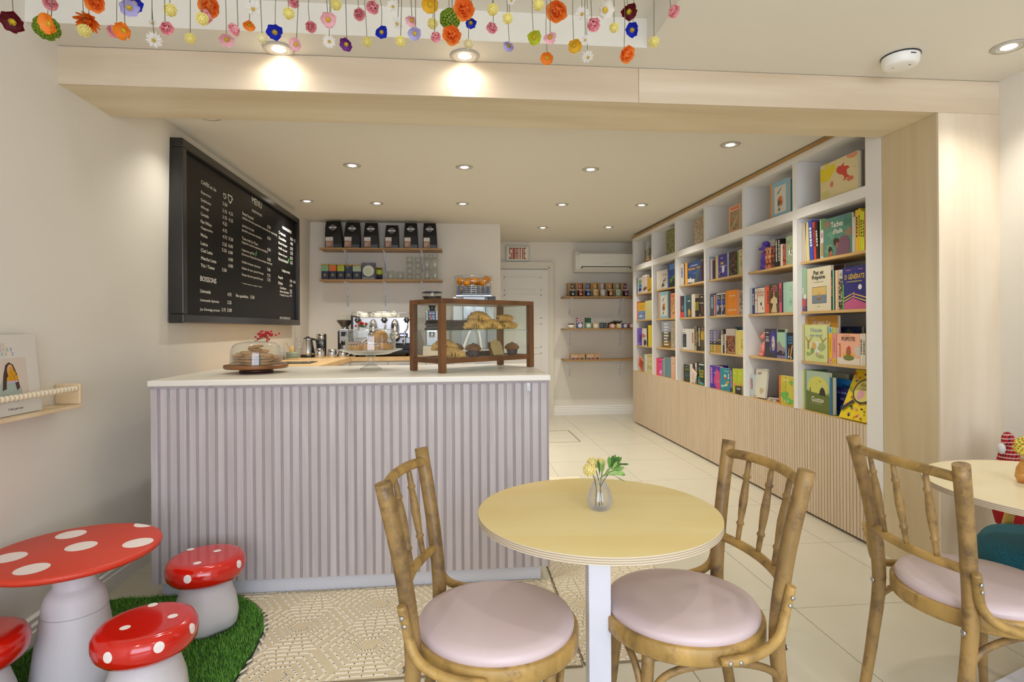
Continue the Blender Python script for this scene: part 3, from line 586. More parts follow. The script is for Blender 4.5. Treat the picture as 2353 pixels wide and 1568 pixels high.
for (cy, cz) in ((4.91, 1.925), (5.83, 1.975)): mb.add([(-1.6543, cy, cz - .025), (-1.6543, cy + .035, cz), (-1.6543, cy + .045, cz + .035), (-1.6543, cy + .008, cz + .015)], [(0, 1, 2, 3)])
mb.build('leaf_mark', ink('#3fae4a'), t)
# ------------------------------------------------------------------ wall shelf with bead rail and recipe book
t = T('wall_shelf', 'small birch wall shelf with a bead rail on the left wall', 'shelf', (0, 0, 0))
M_bl = wood('birch_light', '#d9bd92', '#e8d2ae', (10, 2, 2), .9, .5, bump=.04)
m_ = MB(); m_.box(-1.727, 1.35, .968, -1.622, 2.655, .982); m_.build('shelf_board', M_bl, t, .002)
m_ = MB(); m_.box(-1.727, 2.64, .982, -1.622, 2.655, 1.072); m_.build('end_panel', M_bl, t, .006)
m_ = MB(); m_.box(-1.727, 1.35, .982, -1.622, 1.365, 1.072); m_.build('end_panel', M_bl, t, .006)
bead = MB(); bead.ball((0, 0, 0), (.0125, .0115, .0125), 14, 8); bead = mesh_of(bead, 'bead', mat('bead_wood', '#e8d9bd', .45))
for k in range(58): inst(bead, 'bead', t, Matrix.Translation((-1.636, 2.628 - .0222 * k, 1.052)))
b = T('book', 'white recipe book standing on the bead rail shelf, girl with oranges on it', 'book', (-1.672, 2.26, .983)); b.rotation_euler = (0, rad(-5.5), 0)
m_ = MB(); m_.box(-.012, -.21, 0, -.010, .21, .305); m_.box(.010, -.21, 0, .012, .21, .305); m_.box(-.012, -.21, 0, .012, -.208, .305); m_.build('cover', mat('book_white', '#dcd6cc', .4), b)
m_ = MB(); m_.box(-.010, -.207, .003, .010, .206, .302); m_.build('pages', M_page, b)
def wpoly(mb, pts, x, mi=0): mb.add([(x, p[0], p[1]) for p in pts], [list(range(len(pts)))], mi)
def well(cy, cz, ry, rz, n=16): return [(cy + ry * math.cos(2 * PI * i / n), cz + rz * math.sin(2 * PI * i / n)) for i in range(n)]
mb = MB()
wpoly(mb, [(-.16, .05), (.15, .05), (.15, .215), (-.16, .215)], .0123, 0)
wpoly(mb, [(.0, .05), (.105, .05), (.115, .09), (.1, .125), (.07, .14), (.03, .14), (.005, .11)], .0126, 1)
wpoly(mb, [(.02, .095), (.03, .15), (.045, .19), (.062, .2), (.082, .19), (.098, .15), (.105, .1), (.09, .09), (.08, .14), (.045, .14), (.04, .1)], .0129, 2)
wpoly(mb, well(.066, .168, .016, .024), .0131, 3)
for q in ((.07, .172), (.062, .155), (.08, .155), (.056, .137), (.073, .137), (.09, .139)): wpoly(mb, well(q[0], q[1], .0105, .0115, 12), .0134, 4)
wpoly(mb, [(.045, .128), (.1, .128), (.095, .122), (.05, .122)], .0136, 5)
mb.build('cover_art', [ink('#d6c8ba'), ink('#a9b6ac'), ink('#4a3020'), ink('#d9a888'), ink('#d99a16'), ink('#c9b3d9')], b)
for s_, cy, z, w, cols in (('TES', .03, .265, .05, ['#8a84c0', '#8a84c0', '#d8a878']), ('PREMIÈRES', .012, .248, .155, ['#7fb0b0', '#d8a878', '#8a84c0', '#7fb0b0', '#8a84c0', '#8a84c0', '#d8a878', '#7fb0b0', '#8a84c0']), ('RECETTES 2', .012, .231, .165, ['#8a84c0', '#7fb0b0', '#8a84c0', '#d8a878', '#7fb0b0', '#8a84c0', '#7fb0b0', '#d8a878', '', '#8a84c0'])):
    n_ = len(s_)
    for i, ch in enumerate(s_):
        if ch != ' ': text(b, 'title', ch, at(FW, .0125, cy - w / 2 + w * (i + .5) / n_, z), w / n_ * .62 if ch != 'I' else w / n_ * .16, .0125, cols[i])
text(b, 'subtitle', '3 fois par jour', at(FW, .0125, .075, .022), .075, .012, '#2a2624')
# ------------------------------------------------------------------ service counter
X0, X1, YF, YB, ZC = -1.458, .474, 2.864, 3.80, 1.061
t = T('service_counter', 'pale slatted service counter with a white worktop, in the middle of the shop', 'counter', (0, 0, 0))
mb = MB(); mb.box(X0 + .006, YF + .014, .085, X1 - .008, YB - .1, 1.02); mb.build('carcass', M_slatback, t)
mb = MB(); mb.box(X0 + .035, YF + .05, 0, X1 - .05, YB - .15, .085); mb.build('toe_kick', mat('kick_white', '#dcdde4', .45), t)
mb = MB(); mb.box(X0, YF - .012, 1.032, X1, YB, ZC); mb.build('worktop', mat('worktop_white', '#e8e3d6', .3), t, .005)
mb = MB(); mb.box(X0 + .004, YF + .003, 1.02, X1 - .006, YB - .1, 1.032); mb.build('subtop', M_slatback, t)
n_ = 44; pit = (X1 - X0 - .012) / n_
sm = MB(); sm.box(-.0152, .0075, .086, .0152, .016, 1.0315); so = sm.build('slat', M_slat, t, .0015); sme = so.data; so.location = (X0 + .006 + .0155, YF, 0)
for k in range(1, n_):
    o = so.copy(); COL.objects.link(o); o.location = (X0 + .006 + .0155 + k * pit + (pit - .031) * 0, YF, 0)
lm = MB(); lm.box(0, YF + .012, .085, .001, YF + .0145, 1.03)
for hx, w_ in ((-1.366, 'upper left corner'), (.362, 'upper right corner')):
    h = T('adhesive_hook', 'clear plastic adhesive hook on the ' + w_ + ' of the slatted counter', 'hook', (hx, YF - .003, 1.0))
    m_ = MB(); m_.box(-.009, .0, -.022, .009, .0025, .022); m_.build('pad', M_dome, h, .002)
    m_ = MB(); m_.tube(ptcurve([(0, 0, .012), (0, -.006, -.008), (0, -.009, -.022), (0, -.016, -.024), (0, -.018, -.014)], 4), .0028, 6); m_.build('hook', M_cupglass, h)
# ------------------------------------------------------------------ bookcase
t = T('bookcase', 'tall built-in white bookcase with oak shelves and ribbed base along the right wall', 'bookcase', (0, 0, 0))
XF, XBK = 2.408, 2.70
div = [(7.569, 7.62), (6.813, 6.859), (6.056, 6.104), (5.324, 5.359), (4.569, 4.608), (3.833, 3.883), (3.022, 3.15)]
for i, (a, b) in enumerate(div):
    m_ = MB(); m_.box(XF, a, .712, XBK, b, 2.505); m_.build('side_panel' if i in (0, 6) else 'divider', M_shelfwhite, t)
mb = MB(); mb.box(XBK, 3.022, .0, XBK + .012, 7.62, 2.505); mb.build('back_panel', M_shelfwhite, t)
for i in range(6):
    y1, y0 = div[i][0], div[i + 1][1]
    for z in (1.753, 1.402, 1.055):
        m_ = MB(); m_.box(XF + .028, y0 + .0005, z - .018, XBK, y1 - .0005, z); m_.build('shelf', M_oakshelf, t)
    m_ = MB(); m_.box(XF + .0003, y0, 2.06, XBK, y1, 2.127); m_.build('thick_shelf', M_shelfwhite, t)
    m_ = MB(); m_.box(XF + .0003, y0, 2.462, XBK, y1, 2.505); m_.build('top_panel', M_shelfwhite, t)
    m_ = MB(); m_.box(XF + .004, y0, .694, XBK, y1, .712); m_.build('base_shelf', M_oakshelf, t)
mb = MB(); mb.box(XF - .012, 3.022, 2.505, XBK, 7.62, 2.531); mb.build('crown_board', wood('crown_oak', '#a07c46', '#bb9659', (1.2, 14, 1.2), .9, .45), t)
mb = MB(); mb.box(XF, 3.022, 0, XF + .25, 3.152, .712); mb.build('end_post', M_shelfwhite, t)
mb = MB(); mb.box(XF + .008, 3.152, .02, XF + .25, 7.62, .708); pl = mb.build('plinth', M_groove, t)
n_ = 148; pit = (7.63 - 3.152) / n_
rm = MB(); rm.box(0, .0015, 0, .009, pit - .0048, .69); rme = mesh_of(rm, 'rib', M_rib)
for k in range(n_): inst(rme, 'rib', pl, Matrix.Translation((XF - .001, 3.152 + k * pit, .018)))
# ------------------------------------------------------------------ books
ROW = {1: 'top shelf', 2: 'second shelf', 3: 'third shelf', 4: 'fourth shelf', 5: 'bottom shelf'}
BAY = {6: 'bay nearest the pillar', 5: 'second bay from pillar', 4: 'third bay from pillar', 3: 'fourth bay from pillar', 2: 'fifth bay from pillar', 1: 'bay farthest from pillar'}
RZ0 = {1: 2.1275, 2: 1.7535, 3: 1.4025, 4: 1.0555, 5: .7125}
class Art:
    """flat print on a cover: a runs 0-1 from left to right, b 0-1 upwards; layers stack by hair's breadths"""
    def __init__(s, w, h): s.w = w; s.h = h; s.mb = MB(); s.mats = []; s.k = 0; s.t = []
    def _m(s, c):
        m_ = c if isinstance(c, bpy.types.Material) else ink(c)
        if m_ not in s.mats: s.mats.append(m_)
        return s.mats.index(m_)
    def p(s, pts, c):
        s.k += 1; x = -.0003 - .00012 * s.k
        s.mb.add([(x, s.w / 2 - a * s.w, b * s.h) for a, b in pts], [list(range(len(pts)))], s._m(c)); return s
    def r(s, a0, b0, a1, b1, c): return s.p([(a0, b0), (a1, b0), (a1, b1), (a0, b1)], c)
    def e(s, ca, cb, ra, rb, c, n=14, jit=0., seed=0):
        rr = random.Random(seed); P = []
        for i in range(n):
            k = 1 + jit * (rr.random() - .5) * 2; P.append((min(.99, max(.01, ca + ra * k * math.cos(2 * PI * i / n))), min(.99, max(.01, cb + rb * k * math.sin(2 * PI * i / n)))))
        return s.p(P, c)
    def T(s, str_, a, b, wa, hb, c): s.t.append((str_, a, b, wa, hb, c)); return s
    def done(s, root):
        if s.mb.f: s.mb.build('cover_art', s.mats, root)
        for str_, a, b, wa, hb, c in s.t:
            text(root, 'title', str_, at(FX, -.0006 - .00012 * s.k - .0002, s.w / 2 - a * s.w, b * s.h), wa * s.w, hb * s.h, c)
def art_on(k, A, o, hx):
    if k == 'photo': A.r(.04, .03, .96, .97, photo(o['pal']))
    elif k == 'fish':
        Yl, Rd = '#dcc51e', '#c8432e'
        A.p([(0, .55), (.1, .5), (.25, .53), (.35, .66), (.42, .75), (.43, .88), (.35, .92), (.28, .9), (.2, .87), (.26, .99), (.12, .99), (.17, .87), (.08, .9), (0, .9)], Yl)
        A.p([(.45, .75), (.5, .8), (.56, .78), (.66, .84), (.64, .75), (.74, .72), (.8, .66), (.72, .62), (.73, .5), (.8, .42), (.7, .4), (.62, .34), (.66, .45), (.62, .52), (.52, .58), (.45, .66)], Rd)
        A.e(.32, .38, .05, .08, '#cf7a5a').e(.9, .96, .16, .1, '#d68f6c', jit=.2, seed=4).e(.8, .36, .1, .06, '#cf6a4a', jit=.3, seed=3)
        A.e(.14, .17, .13, .1, '#c6c078', jit=.1).p([(.9, .72), (.94, .6), (.93, .6)], '#9a9080')
    elif k == 'comic': A.r(.3, .72, 1, 1, '#4f8a3c').r(.3, .4, 1, .7, '#d0c6c4').e(.62, .58, .22, .08, '#a06a6a').r(.3, .05, 1, .38, '#a58a5c')
    elif k == 'taches':
        for i, c in enumerate(['#7f6a52', '#5e8a6c', '#3f6a58', '#8a6a4e', '#4a6f70', '#6a8a6a']): A.e([.12, .3, .85, .9, .75, .2][i], [.85, .55, .8, .55, .95, .2][i], .13, .1, c, jit=.4, seed=i)
        A.p([(.45, .0), (.93, .0), (.95, .3), (.86, .45), (.68, .48), (.55, .38), (.48, .2)], '#6b4a58').e(.46, .36, .1, .1, '#3a2620', jit=.2).e(.5, .27, .045, .07, '#8a5a40')
        A.e(.25, .17, .08, .1, '#2c201e', jit=.2, seed=7).e(.28, .09, .05, .06, '#9a6444').p([(.18, 0), (.36, 0), (.34, .06), (.2, .06)], '#a04a34')
        A.T('Taches', .5, .80, .42, .14, '#d8d2c0').T('d\'huile', .53, .62, .34, .13, '#d8d2c0')
    elif k == 'greenill': A.r(0, 0, 1, .3, '#6a4a70').e(.4, .2, .3, .1, '#c84a34', jit=.3).e(.6, .34, .3, .06, '#d8d0c0').r(.1, .4, .3, .55, '#d8cfc0').r(.8, 0, 1, .12, '#2a2a40')
    elif k == 'pet':
        A.T('Pet et', .5, .88, .42, .1, '#2c2824').T('Répète', .5, .76, .54, .12, '#2c2824').T('La véritable histoire', .5, .665, .44, .025, '#7a7264')
        A.r(.22, .17, .82, .55, '#4a3a2e').r(.23, .18, .81, .54, '#c9ab66').r(.23, .18, .81, .36, '#6a7a88').p([(.4, .3), (.62, .3), (.58, .24), (.44, .24)], '#8a5a30').p([(.44, .31), (.5, .45), (.51, .31)], '#a9804c').p([(.53, .31), (.57, .43), (.6, .31)], '#a9804c')
        for q in range(5): A.r(.25, .2 + .03 * q, .79, .207 + .03 * q, '#8c98a0')
        A.T('PASTEL', .5, .1, .14, .018, '#5a5448')
    elif k == 'laf': A.r(0, 0, 1, .78, photo(['#15130f', '#4a463e', '#b9b4a8'], 60)).T('LA F', .62, .88, .6, .09, '#6e5a2c')
    elif k == 'dgen':
        A.p([(0, 0), (1, 0), (1, .12), (.45, .26), (0, .14)], '#b9557e').p([(0, .17), (.45, .29), (.45, .31), (0, .2)], '#d8b24a').p([(1, .16), (.45, .29), (.45, .31), (1, .19)], '#d8b24a').p([(0, .24), (.45, .36), (.45, .38), (0, .27)], '#d8b24a').p([(1, .24), (.45, .36), (.45, .38), (1, .27)], '#d8b24a')
        A.r(0, 0, .05, .6, '#4fae3a').T('D GÉNÉRATE', .52, .78, .84, .14, '#d9b43a').T('combattante', .5, .655, .66, .03, '#d8c83a').T('Nathalie', .26, .93, .2, .03, '#d98a90').T('Pernet', .78, .93, .18, .03, '#d98a90')
        A.e(.75, .51, .08, .06, '#d8cfd4').r(.475, .26, .52, .4, '#c86a9a')
    elif k == 'chacun':
        A.e(.55, .4, .3, .16, '#d6d6c4', jit=.15).r(.12, .33, .2, .58, '#a08050').p([(.02, .66), (.14, .52), (.17, .54), (.06, .68)], '#a08050').p([(.3, .66), (.17, .52), (.2, .5), (.33, .64)], '#a08050').r(.78, .5, .83, .6, '#a08050').p([(.68, .66), (.8, .56), (.82, .58), (.72, .68)], '#a08050').p([(.95, .66), (.82, .56), (.84, .54), (.98, .64)], '#a08050')
        A.e(.42, .42, .1, .12, '#cfa25e', jit=.2).e(.35, .3, .08, .08, '#7a9a4a', jit=.2).e(.76, .4, .16, .1, '#9aa86a', jit=.25, seed=5).e(.18, .2, .1, .05, '#8fa45c', jit=.4, seed=2).e(.7, .15, .16, .04, '#93a860', jit=.4, seed=3).e(.55, .2, .05, .06, '#b89a8a')
        A.T('Chacun', .52, .86, .5, .1, '#8f9cb8').T('son tour!', .52, .72, .56, .09, '#8f9cb8')
    elif k == 'lesais': A.r(0, 0, .06, 1, '#c9941a').T('LE SAIS-TU', .5, .84, .56, .09, '#cfc6c0').T('Marc-Étienne', .2, .95, .2, .025, '#d8c890').T('Vincent', .72, .95, .2, .025, '#b08a3a')
    elif k == 'vol2': A.r(0, .83, 1, 1, '#8fc0c4').r(0, 0, 1, .14, '#d89a80').T('2', .5, .91, .5, .09, '#20504c').r(.35, .3, .55, .7, '#b88a1c').T('3', .5, .07, .3, .04, '#8a2a20')
    elif k == 'vol3': A.r(0, .83, 1, 1, '#a9b45a').r(0, 0, 1, .14, '#dab41e').T('3', .5, .91, .5, .09, '#e0c83a').r(.35, .3, .55, .7, '#b86a70').T('3', .5, .07, .3, .04, '#5a4a10')
    elif k == 'popote':
        A.r(0, 0, 1, .22, '#d9cdbb').r(.8, .3, 1, .6, '#c9c0b4').p([(.22, .35), (.82, .35), (.74, .28), (.3, .28)], '#d8a81c').e(.52, .22, .24, .09, '#6a7434').e(.52, .4, .11, .12, '#9a5a30').p([(.4, .5), (.64, .5), (.55, .62)], '#c8402a').r(.12, .22, .16, .62, '#cf4a2a').e(.12, .65, .05, .03, '#cf4a2a')
        for q in range(8): A.e(.34 + .05 * q, .2 + .04 * (q % 2), .012, .01, '#a4a86a')
        A.T('POPOTE', .52, .83, .58, .13, '#241c1a').T('Le bol de', .44, .94, .3, .03, '#c8402a')
    elif k == 'pot': A.e(.12, .82, .1, .08, '#c88a9a').e(.12, .82, .06, .05, '#a04a70').p([(.3, .74), (.65, .74), (.6, .9), (.36, .9)], '#5f6450').r(.26, .82, .7, .85, '#6a7058').e(.48, .91, .07, .02, '#7a8066').T('1 2 3', .78, .82, .26, .1, '#1c2030')
    elif k == 'gustav':
        A.r(0, .5, 1, 1, '#9fb29a').e(.5, .6, .44, .28, '#c6c45a', n=20).p([(0, .5), (.3, .47), (1, .44), (1, 0), (0, 0)], '#5d6a26').p([(.42, .66), (.5, .72), (.49, .7)], '#4a5230').e(.6, .76, .03, .02, '#b84a30').p([(.14, .5), (.2, .48), (.17, .62)], '#20201a').p([(.56, .43), (.86, .42), (.8, .56), (.7, .64), (.6, .55)], '#221d1c').e(.72, .64, .07, .02, '#c8c0b0')
        A.T('Gustav', .5, .31, .54, .13, '#e2ddcc').T('le taupe', .46, .21, .4, .025, '#c8c49a')
    elif k == 'dodo':
        A.r(0, 0, .18, 1, '#6fb4c4').T('Au dodo', .62, .84, .62, .1, '#8fb0d8').r(.5, .62, .75, .64, '#a8b0d0').r(.5, .57, .75, .59, '#a8b0d0').p([(.45, 0), (1, 0), (1, .4), (.6, .42), (.45, .3)], '#1f6fb0').r(.18, 0, .5, .14, '#2a80c8')
        for q in range(10): A.e(.24 + .07 * q, .3 + .05 * ((q * 7) % 9), .008, .006, '#c8cce8')
    elif k == 'doudou': A.r(0, 0, .2, 1, '#1e7fce').T('doudou', .68, .82, .52, .12, '#15183a').T('Le', .36, .88, .06, .03, '#6a2a60')
    elif k == 'cherche':
        cs = ['#1c1a14', '#c8401e', '#2a7a6a', '#2a5aa0', '#8a5a20', '#d88a9a', '#1c1a14', '#6a3a6a', '#d8d0a0']; rr = random.Random(3)
        for q in range(70):
            a, b = rr.uniform(.05, .95), rr.uniform(.04, .96); A.e(a, b, rr.uniform(.015, .045), rr.uniform(.01, .03), cs[q % 9], 7, .4, q)
        A.e(.6, .58, .38, .25, '#3a3036', 24).e(.6, .58, .34, .22, '#cfc46a', 24).e(.52, .5, .12, .1, '#cf9aa0', jit=.15).p([(.0, .2), (.34, .4), (.38, .34), (.04, .13)], '#3f3440').T('doudou', .62, .7, .4, .08, '#8a6a20').T('cherche', .62, .62, .3, .04, '#7a8a70')
    elif k in ('recipe',): A.r(0, 0, .12, 1, '#d98f55').r(.24, .1, .88, .86, '#d3cdc2').e(.58, .42, .18, .18, '#c3bbae').e(.55, .44, .1, .13, '#c8641e', jit=.4, seed=1).e(.48, .38, .06, .1, '#4a5a2a', jit=.4, seed=2).e(.62, .38, .05, .08, '#b04a1c', jit=.3, seed=6).p([(.38, .68), (.7, .84), (.55, .7), (.44, .62)], '#7d8a5c').e(.5, .2, .08, .05, '#6a7a48', jit=.4, seed=3)
    elif k == 'flower': A.p([(.3, .3), (.5, .36), (.85, .28), (.72, .4), (.9, .48), (.62, .5), (.58, .62), (.5, .5), (.28, .46), (.42, .4)], '#d8d8cc').p([(.6, .36), (.72, .38), (.68, .6), (.62, .6)], '#1f1c1a').e(.62, .64, .09, .05, '#d8b02a').e(.3, .8, .2, .06, '#7f9474', jit=.4).e(.2, .12, .06, .02, '#3a4030')
    elif k == 'sirop':
        A.r(0, 0, 1, 1, '#2a2a72').r(.04, .03, .96, .97, '#e2d8c2').r(.24, .0, .28, 1, '#2a2a72').T('SIROP DE', .62, .8, .56, .09, '#c05038').T('POTEAU', .62, .69, .56, .09, '#c05038').T('Martin', .62, .9, .4, .03, '#c06a50')
        for q in range(5): A.r(.32, .14 + .11 * q, .94, .145 + .11 * q, '#a09488')
        A.r(.58, .3, .7, .42, '#2a2450').e(.78, .2, .04, .06, '#c05038').e(.14, .52, .05, .05, '#c05038').e(.14, .8, .04, .05, '#c05038')
    elif k == 'lady': A.r(0, .0, 1, 1, photo(['#241c12', '#4a3a20', '#6a4a26'], 30)).p([(.2, .02), (.8, .02), (.72, .3), (.85, .35), (.8, .5), (.6, .55), (.5, .66), (.42, .55), (.2, .48), (.12, .36), (.4, .32)], '#c9b48a').e(.48, .68, .06, .05, '#cfa888').T('LA ROSE DE', .54, .86, .64, .07, '#d86a8c').T('PASSAGE', .56, .775, .54, .06, '#d86a8c').r(.35, .93, .75, .945, '#d8d0c0')
    elif k == 'mint': A.r(.2, 0, .22, 1, '#84ac96').r(.1, .28, .95, .286, '#6f9a84').e(.62, .34, .2, .13, '#7da894', 18).e(.62, .34, .17, .11, '#a7c9b4', 18).r(.5, .3, .74, .38, '#7da894').r(.45, .72, .85, .74, '#8fb6a2').r(.45, .8, .8, .82, '#8fb6a2')
    elif k == 'face': A.e(.68, .55, .22, .4, '#43379a').e(.72, .5, .13, .26, '#c9b8ae').e(.66, .52, .04, .03, '#2a2440').e(.72, .34, .06, .02, '#7a3a4a').r(.88, 0, 1, 1, '#2e3468').p([(.42, .3), (.5, .2), (.48, .42)], '#8a9a3a').r(.1, .85, .35, .88, '#d0ccd8').r(.1, .7, .35, .73, '#d0ccd8').r(.1, .62, .35, .65, '#d0ccd8').r(.08, .56, .38, .59, '#d0ccd8')
    elif k == 'mountain': A.r(0, 0, 1, .3, '#7a6a90').p([(0, .3), (0, .5), (.3, .6), (.6, .42), (1, .35), (1, .25), (0, .2)], '#8f7f80').p([(0, .2), (.4, .28), (.9, .22), (1, .1), (0, .1)], '#2a2440').e(.72, .2, .04, .03, '#d8c84a').r(.2, .8, .9, .81, '#b8cfb0').r(.1, .9, .96, .99, '#20201e')
    elif k == 'cook': A.r(0, 0, .16, 1, '#6f9ad0').T('À BON', .62, .84, .6, .08, '#5fa8dc').T('D\'EN', .62, .73, .6, .08, '#5fa8dc').T('ALLER', .62, .62, .6, .08, '#5fa8dc').p([(.3, .1), (.4, .1), (.52, .42), (.42, .4)], '#c89058').p([(.55, .1), (.68, .1), (.95, .56), (.78, .5)], '#d89a5a').e(.4, .08, .1, .05, '#c8c4b0').e(.7, .06, .1, .05, '#b8b4a0')
    elif k == 'em': A.T('em', .34, .84, .3, .08, '#7a5a50').e(.62, .25, .16, .1, '#b8a680', jit=.4).p([(.4, .36), (.6, .3), (.6, .28)], '#9a7f50').e(.1, .06, .05, .03, '#c83a30').r(.55, .86, .85, .865, '#b0aa9a')
    elif k == 'limeorange': A.r(0, 0, .13, 1, '#d9652a').e(.4, .3, .28, .18, '#5fae4a', jit=.3, seed=1).e(.75, .15, .2, .12, '#63b34e', jit=.3, seed=2).e(.85, .8, .12, .08, '#66b04a', jit=.3, seed=3).e(.3, .6, .14, .2, '#b9b43a', jit=.3, seed=4).r(.3, .84, .7, .9, '#d8cf7a').e(.42, .14, .03, .04, '#d8e0c0').e(.62, .14, .03, .04, '#d8e0c0').r(.46, 0, .49, 1, '#aab038')
    elif k == 'samedi': A.T('Samedi', .52, .91, .74, .1, '#c8402c').r(.1, .08, .94, .8, photo(['#5a4a30', '#a58a5a', '#7f8078'], 45)).p([(.12, .12), (.85, .6), (.85, .55), (.2, .1)], '#c0a878').e(.25, .5, .1, .08, '#b86a2a')
    elif k == 'samedi2': A.T('Sam', .5, .9, .8, .12, '#c8402c').r(.1, .14, .96, .8, photo(['#4a3020', '#c08040', '#e0b080'], 45)).p([(.1, .16), (.95, .55), (.95, .5), (.2, .14)], '#d8b080')
    elif k == 'ghost': A.p([(.42, .25), (.55, .18), (.7, .25), (.72, .5), (.4, .5)], '#d8d6dc').r(.15, .49, .9, .505, '#c8c0dc').p([(.2, .5), (.3, .5), (.25, .45)], '#d8d6dc').p([(.8, .5), (.9, .5), (.86, .42)], '#d8d6dc').r(.28, .56, .62, .61, '#c9b83a').r(.28, .62, .6, .66, '#c9b83a').r(.3, .82, .5, .86, '#d0ccd8').p([(.08, .2), (.35, .2), (.2, .3), (.22, .1)], '#b890c0')
    elif k == 'small': A.e(.6, .42, .12, .16, '#5a7a80').e(.55, .7, .2, .03, '#a8563a', jit=.3).r(.4, .9, .9, .92, '#6a5a40')
    elif k == 'cat': A.r(0, 0, 1, 1, '#d8d6d2').r(.08, .04, .96, .95, '#16151e').e(.5, .6, .35, .12, '#2a3a9a', jit=.3).e(.3, .35, .2, .16, '#a89ab8', jit=.2).e(.78, .42, .1, .05, '#c8b88a', jit=.3).r(.15, .86, .7, .88, '#d0cec8').r(.15, .8, .65, .82, '#d0cec8').r(.15, .75, .8, .77, '#d0cec8').p([(.12, .63), (.5, .64), (.3, .6)], '#c88a7a').e(.65, .12, .1, .06, '#3a3a6a', jit=.4)
    elif k == 'papillons': A.r(0, 0, .22, 1, '#d67f0a').T('L\'été des', .6, .78, .5, .08, '#e8dcc0').T('papillons', .56, .2, .74, .1, '#e8dcc0').e(.5, .66, .02, .015, '#b8503a').e(.72, .62, .03, .02, '#8a86a0').e(.5, .5, .02, .015, '#b8503a').e(.56, .32, .05, .03, '#8a86a0').e(.64, .55, .02, .015, '#a8503a')
    elif k in ('land', 'land2'):
        A.r(0, 0, 1, .35, '#a88f14').r(0, .35, 1, .48, '#1f1a20')
        if k == 'land2': A.p([(.6, .4), (1, .45), (1, 1), (.8, .95)], '#4a4030').p([(.3, .33), (.5, .33), (.8, 0), (.65, 0)], '#c8705a').r(.65, .55, .95, .58, '#c8b82a')
        for q, b in enumerate((.88, .77, .67, .55, .42, .3, .2, .1)): A.r(.2 if k == 'land' else .08, b, .62 if k == 'land' else .3, b + .03, '#d6d2d8')
    elif k == 'crowd': A.r(0, .72, 1, 1, '#b8aca4').r(0, 0, 1, .72, photo(['#140f0c', '#6a3020', '#c08050'], 45)).r(.1, .04, .9, .08, '#a89058').p([(.2, .2), (.9, .5), (.95, .47), (.3, .15)], '#6a4a30')
    elif k == 'border': A.r(.1, .02, .2, .98, '#d9d2b4').r(.78, .02, .88, .98, '#d9d2b4')
    elif k == 'border2': A.r(.02, .02, .14, .98, '#dcd6bc').r(.02, .0, 1, .04, '#dcd6bc').r(.0, .96, 1, 1, '#dcd6bc').e(.75, .4, .16, .16, '#c6b24a').e(.8, .6, .06, .04, '#6a6028', jit=.4).e(.72, .35, .05, .05, '#7a7030', jit=.4).e(.9, .3, .05, .04, '#6a6028', jit=.3)
    elif k == 'riviere': A.r(0, 0, 1, 1, '#4a2a9c').p([(.0, .0), (1, 0), (1, .75), (.45, .9), (.1, .45)], '#c83f78').T('Rivière', .3, .7, .5, .1, '#b8a0a8').T('Prairies', .7, .35, .5, .1, '#b8a0a8').p([(.0, .0), (.5, .02), (.05, .3)], '#4a2a9c')
    elif k == 'bottles': A.r(.45, .86, .95, .88, '#d0d8d0').p([(.4, .62), (.62, .6), (.62, .7), (.42, .72)], '#cfd4b0').p([(.42, .52), (.66, .5), (.64, .6), (.4, .62)], '#b84a3a').p([(.5, .18), (.78, .24), (.74, .34), (.46, .28)], '#cfd090').p([(.6, .3), (.94, .38), (.9, .48), (.58, .38)], '#c88a3a').e(.9, .72, .06, .06, '#d0c8a0').p([(.0, .2), (.4, .24), (.5, .2), (.3, .16)], '#b8e0e0').p([(.15, .12), (.3, .3), (.22, .1)], '#b8e0e0').p([(.82, .55), (.96, .56), (.94, .66), (.84, .64)], '#d8d0c8')
    elif k == 'limes': A.p([(.3, .26), (.8, .26), (.7, .45), (.55, .55), (.5, .42)], '#d98a5a').e(.5, .35, .16, .05, '#d87a60', jit=.3).r(.3, .8, .6, .83, '#d8dcb0').e(.25, .6, .06, .02, '#e0e0c8')
    elif k == 'blackp': A.r(.2, .76, .85, .82, '#d6d2c8').r(.24, .6, .78, .68, '#c8c4ba')
    elif k == 'bolos':
        for q in range(5): A.e(.2 + .18 * q, .55 + .12 * math.sin(q * 2.1), .16, .05, ['#31508a', '#1a2f5a', '#3a5a94'][q % 3], jit=.3, seed=q)
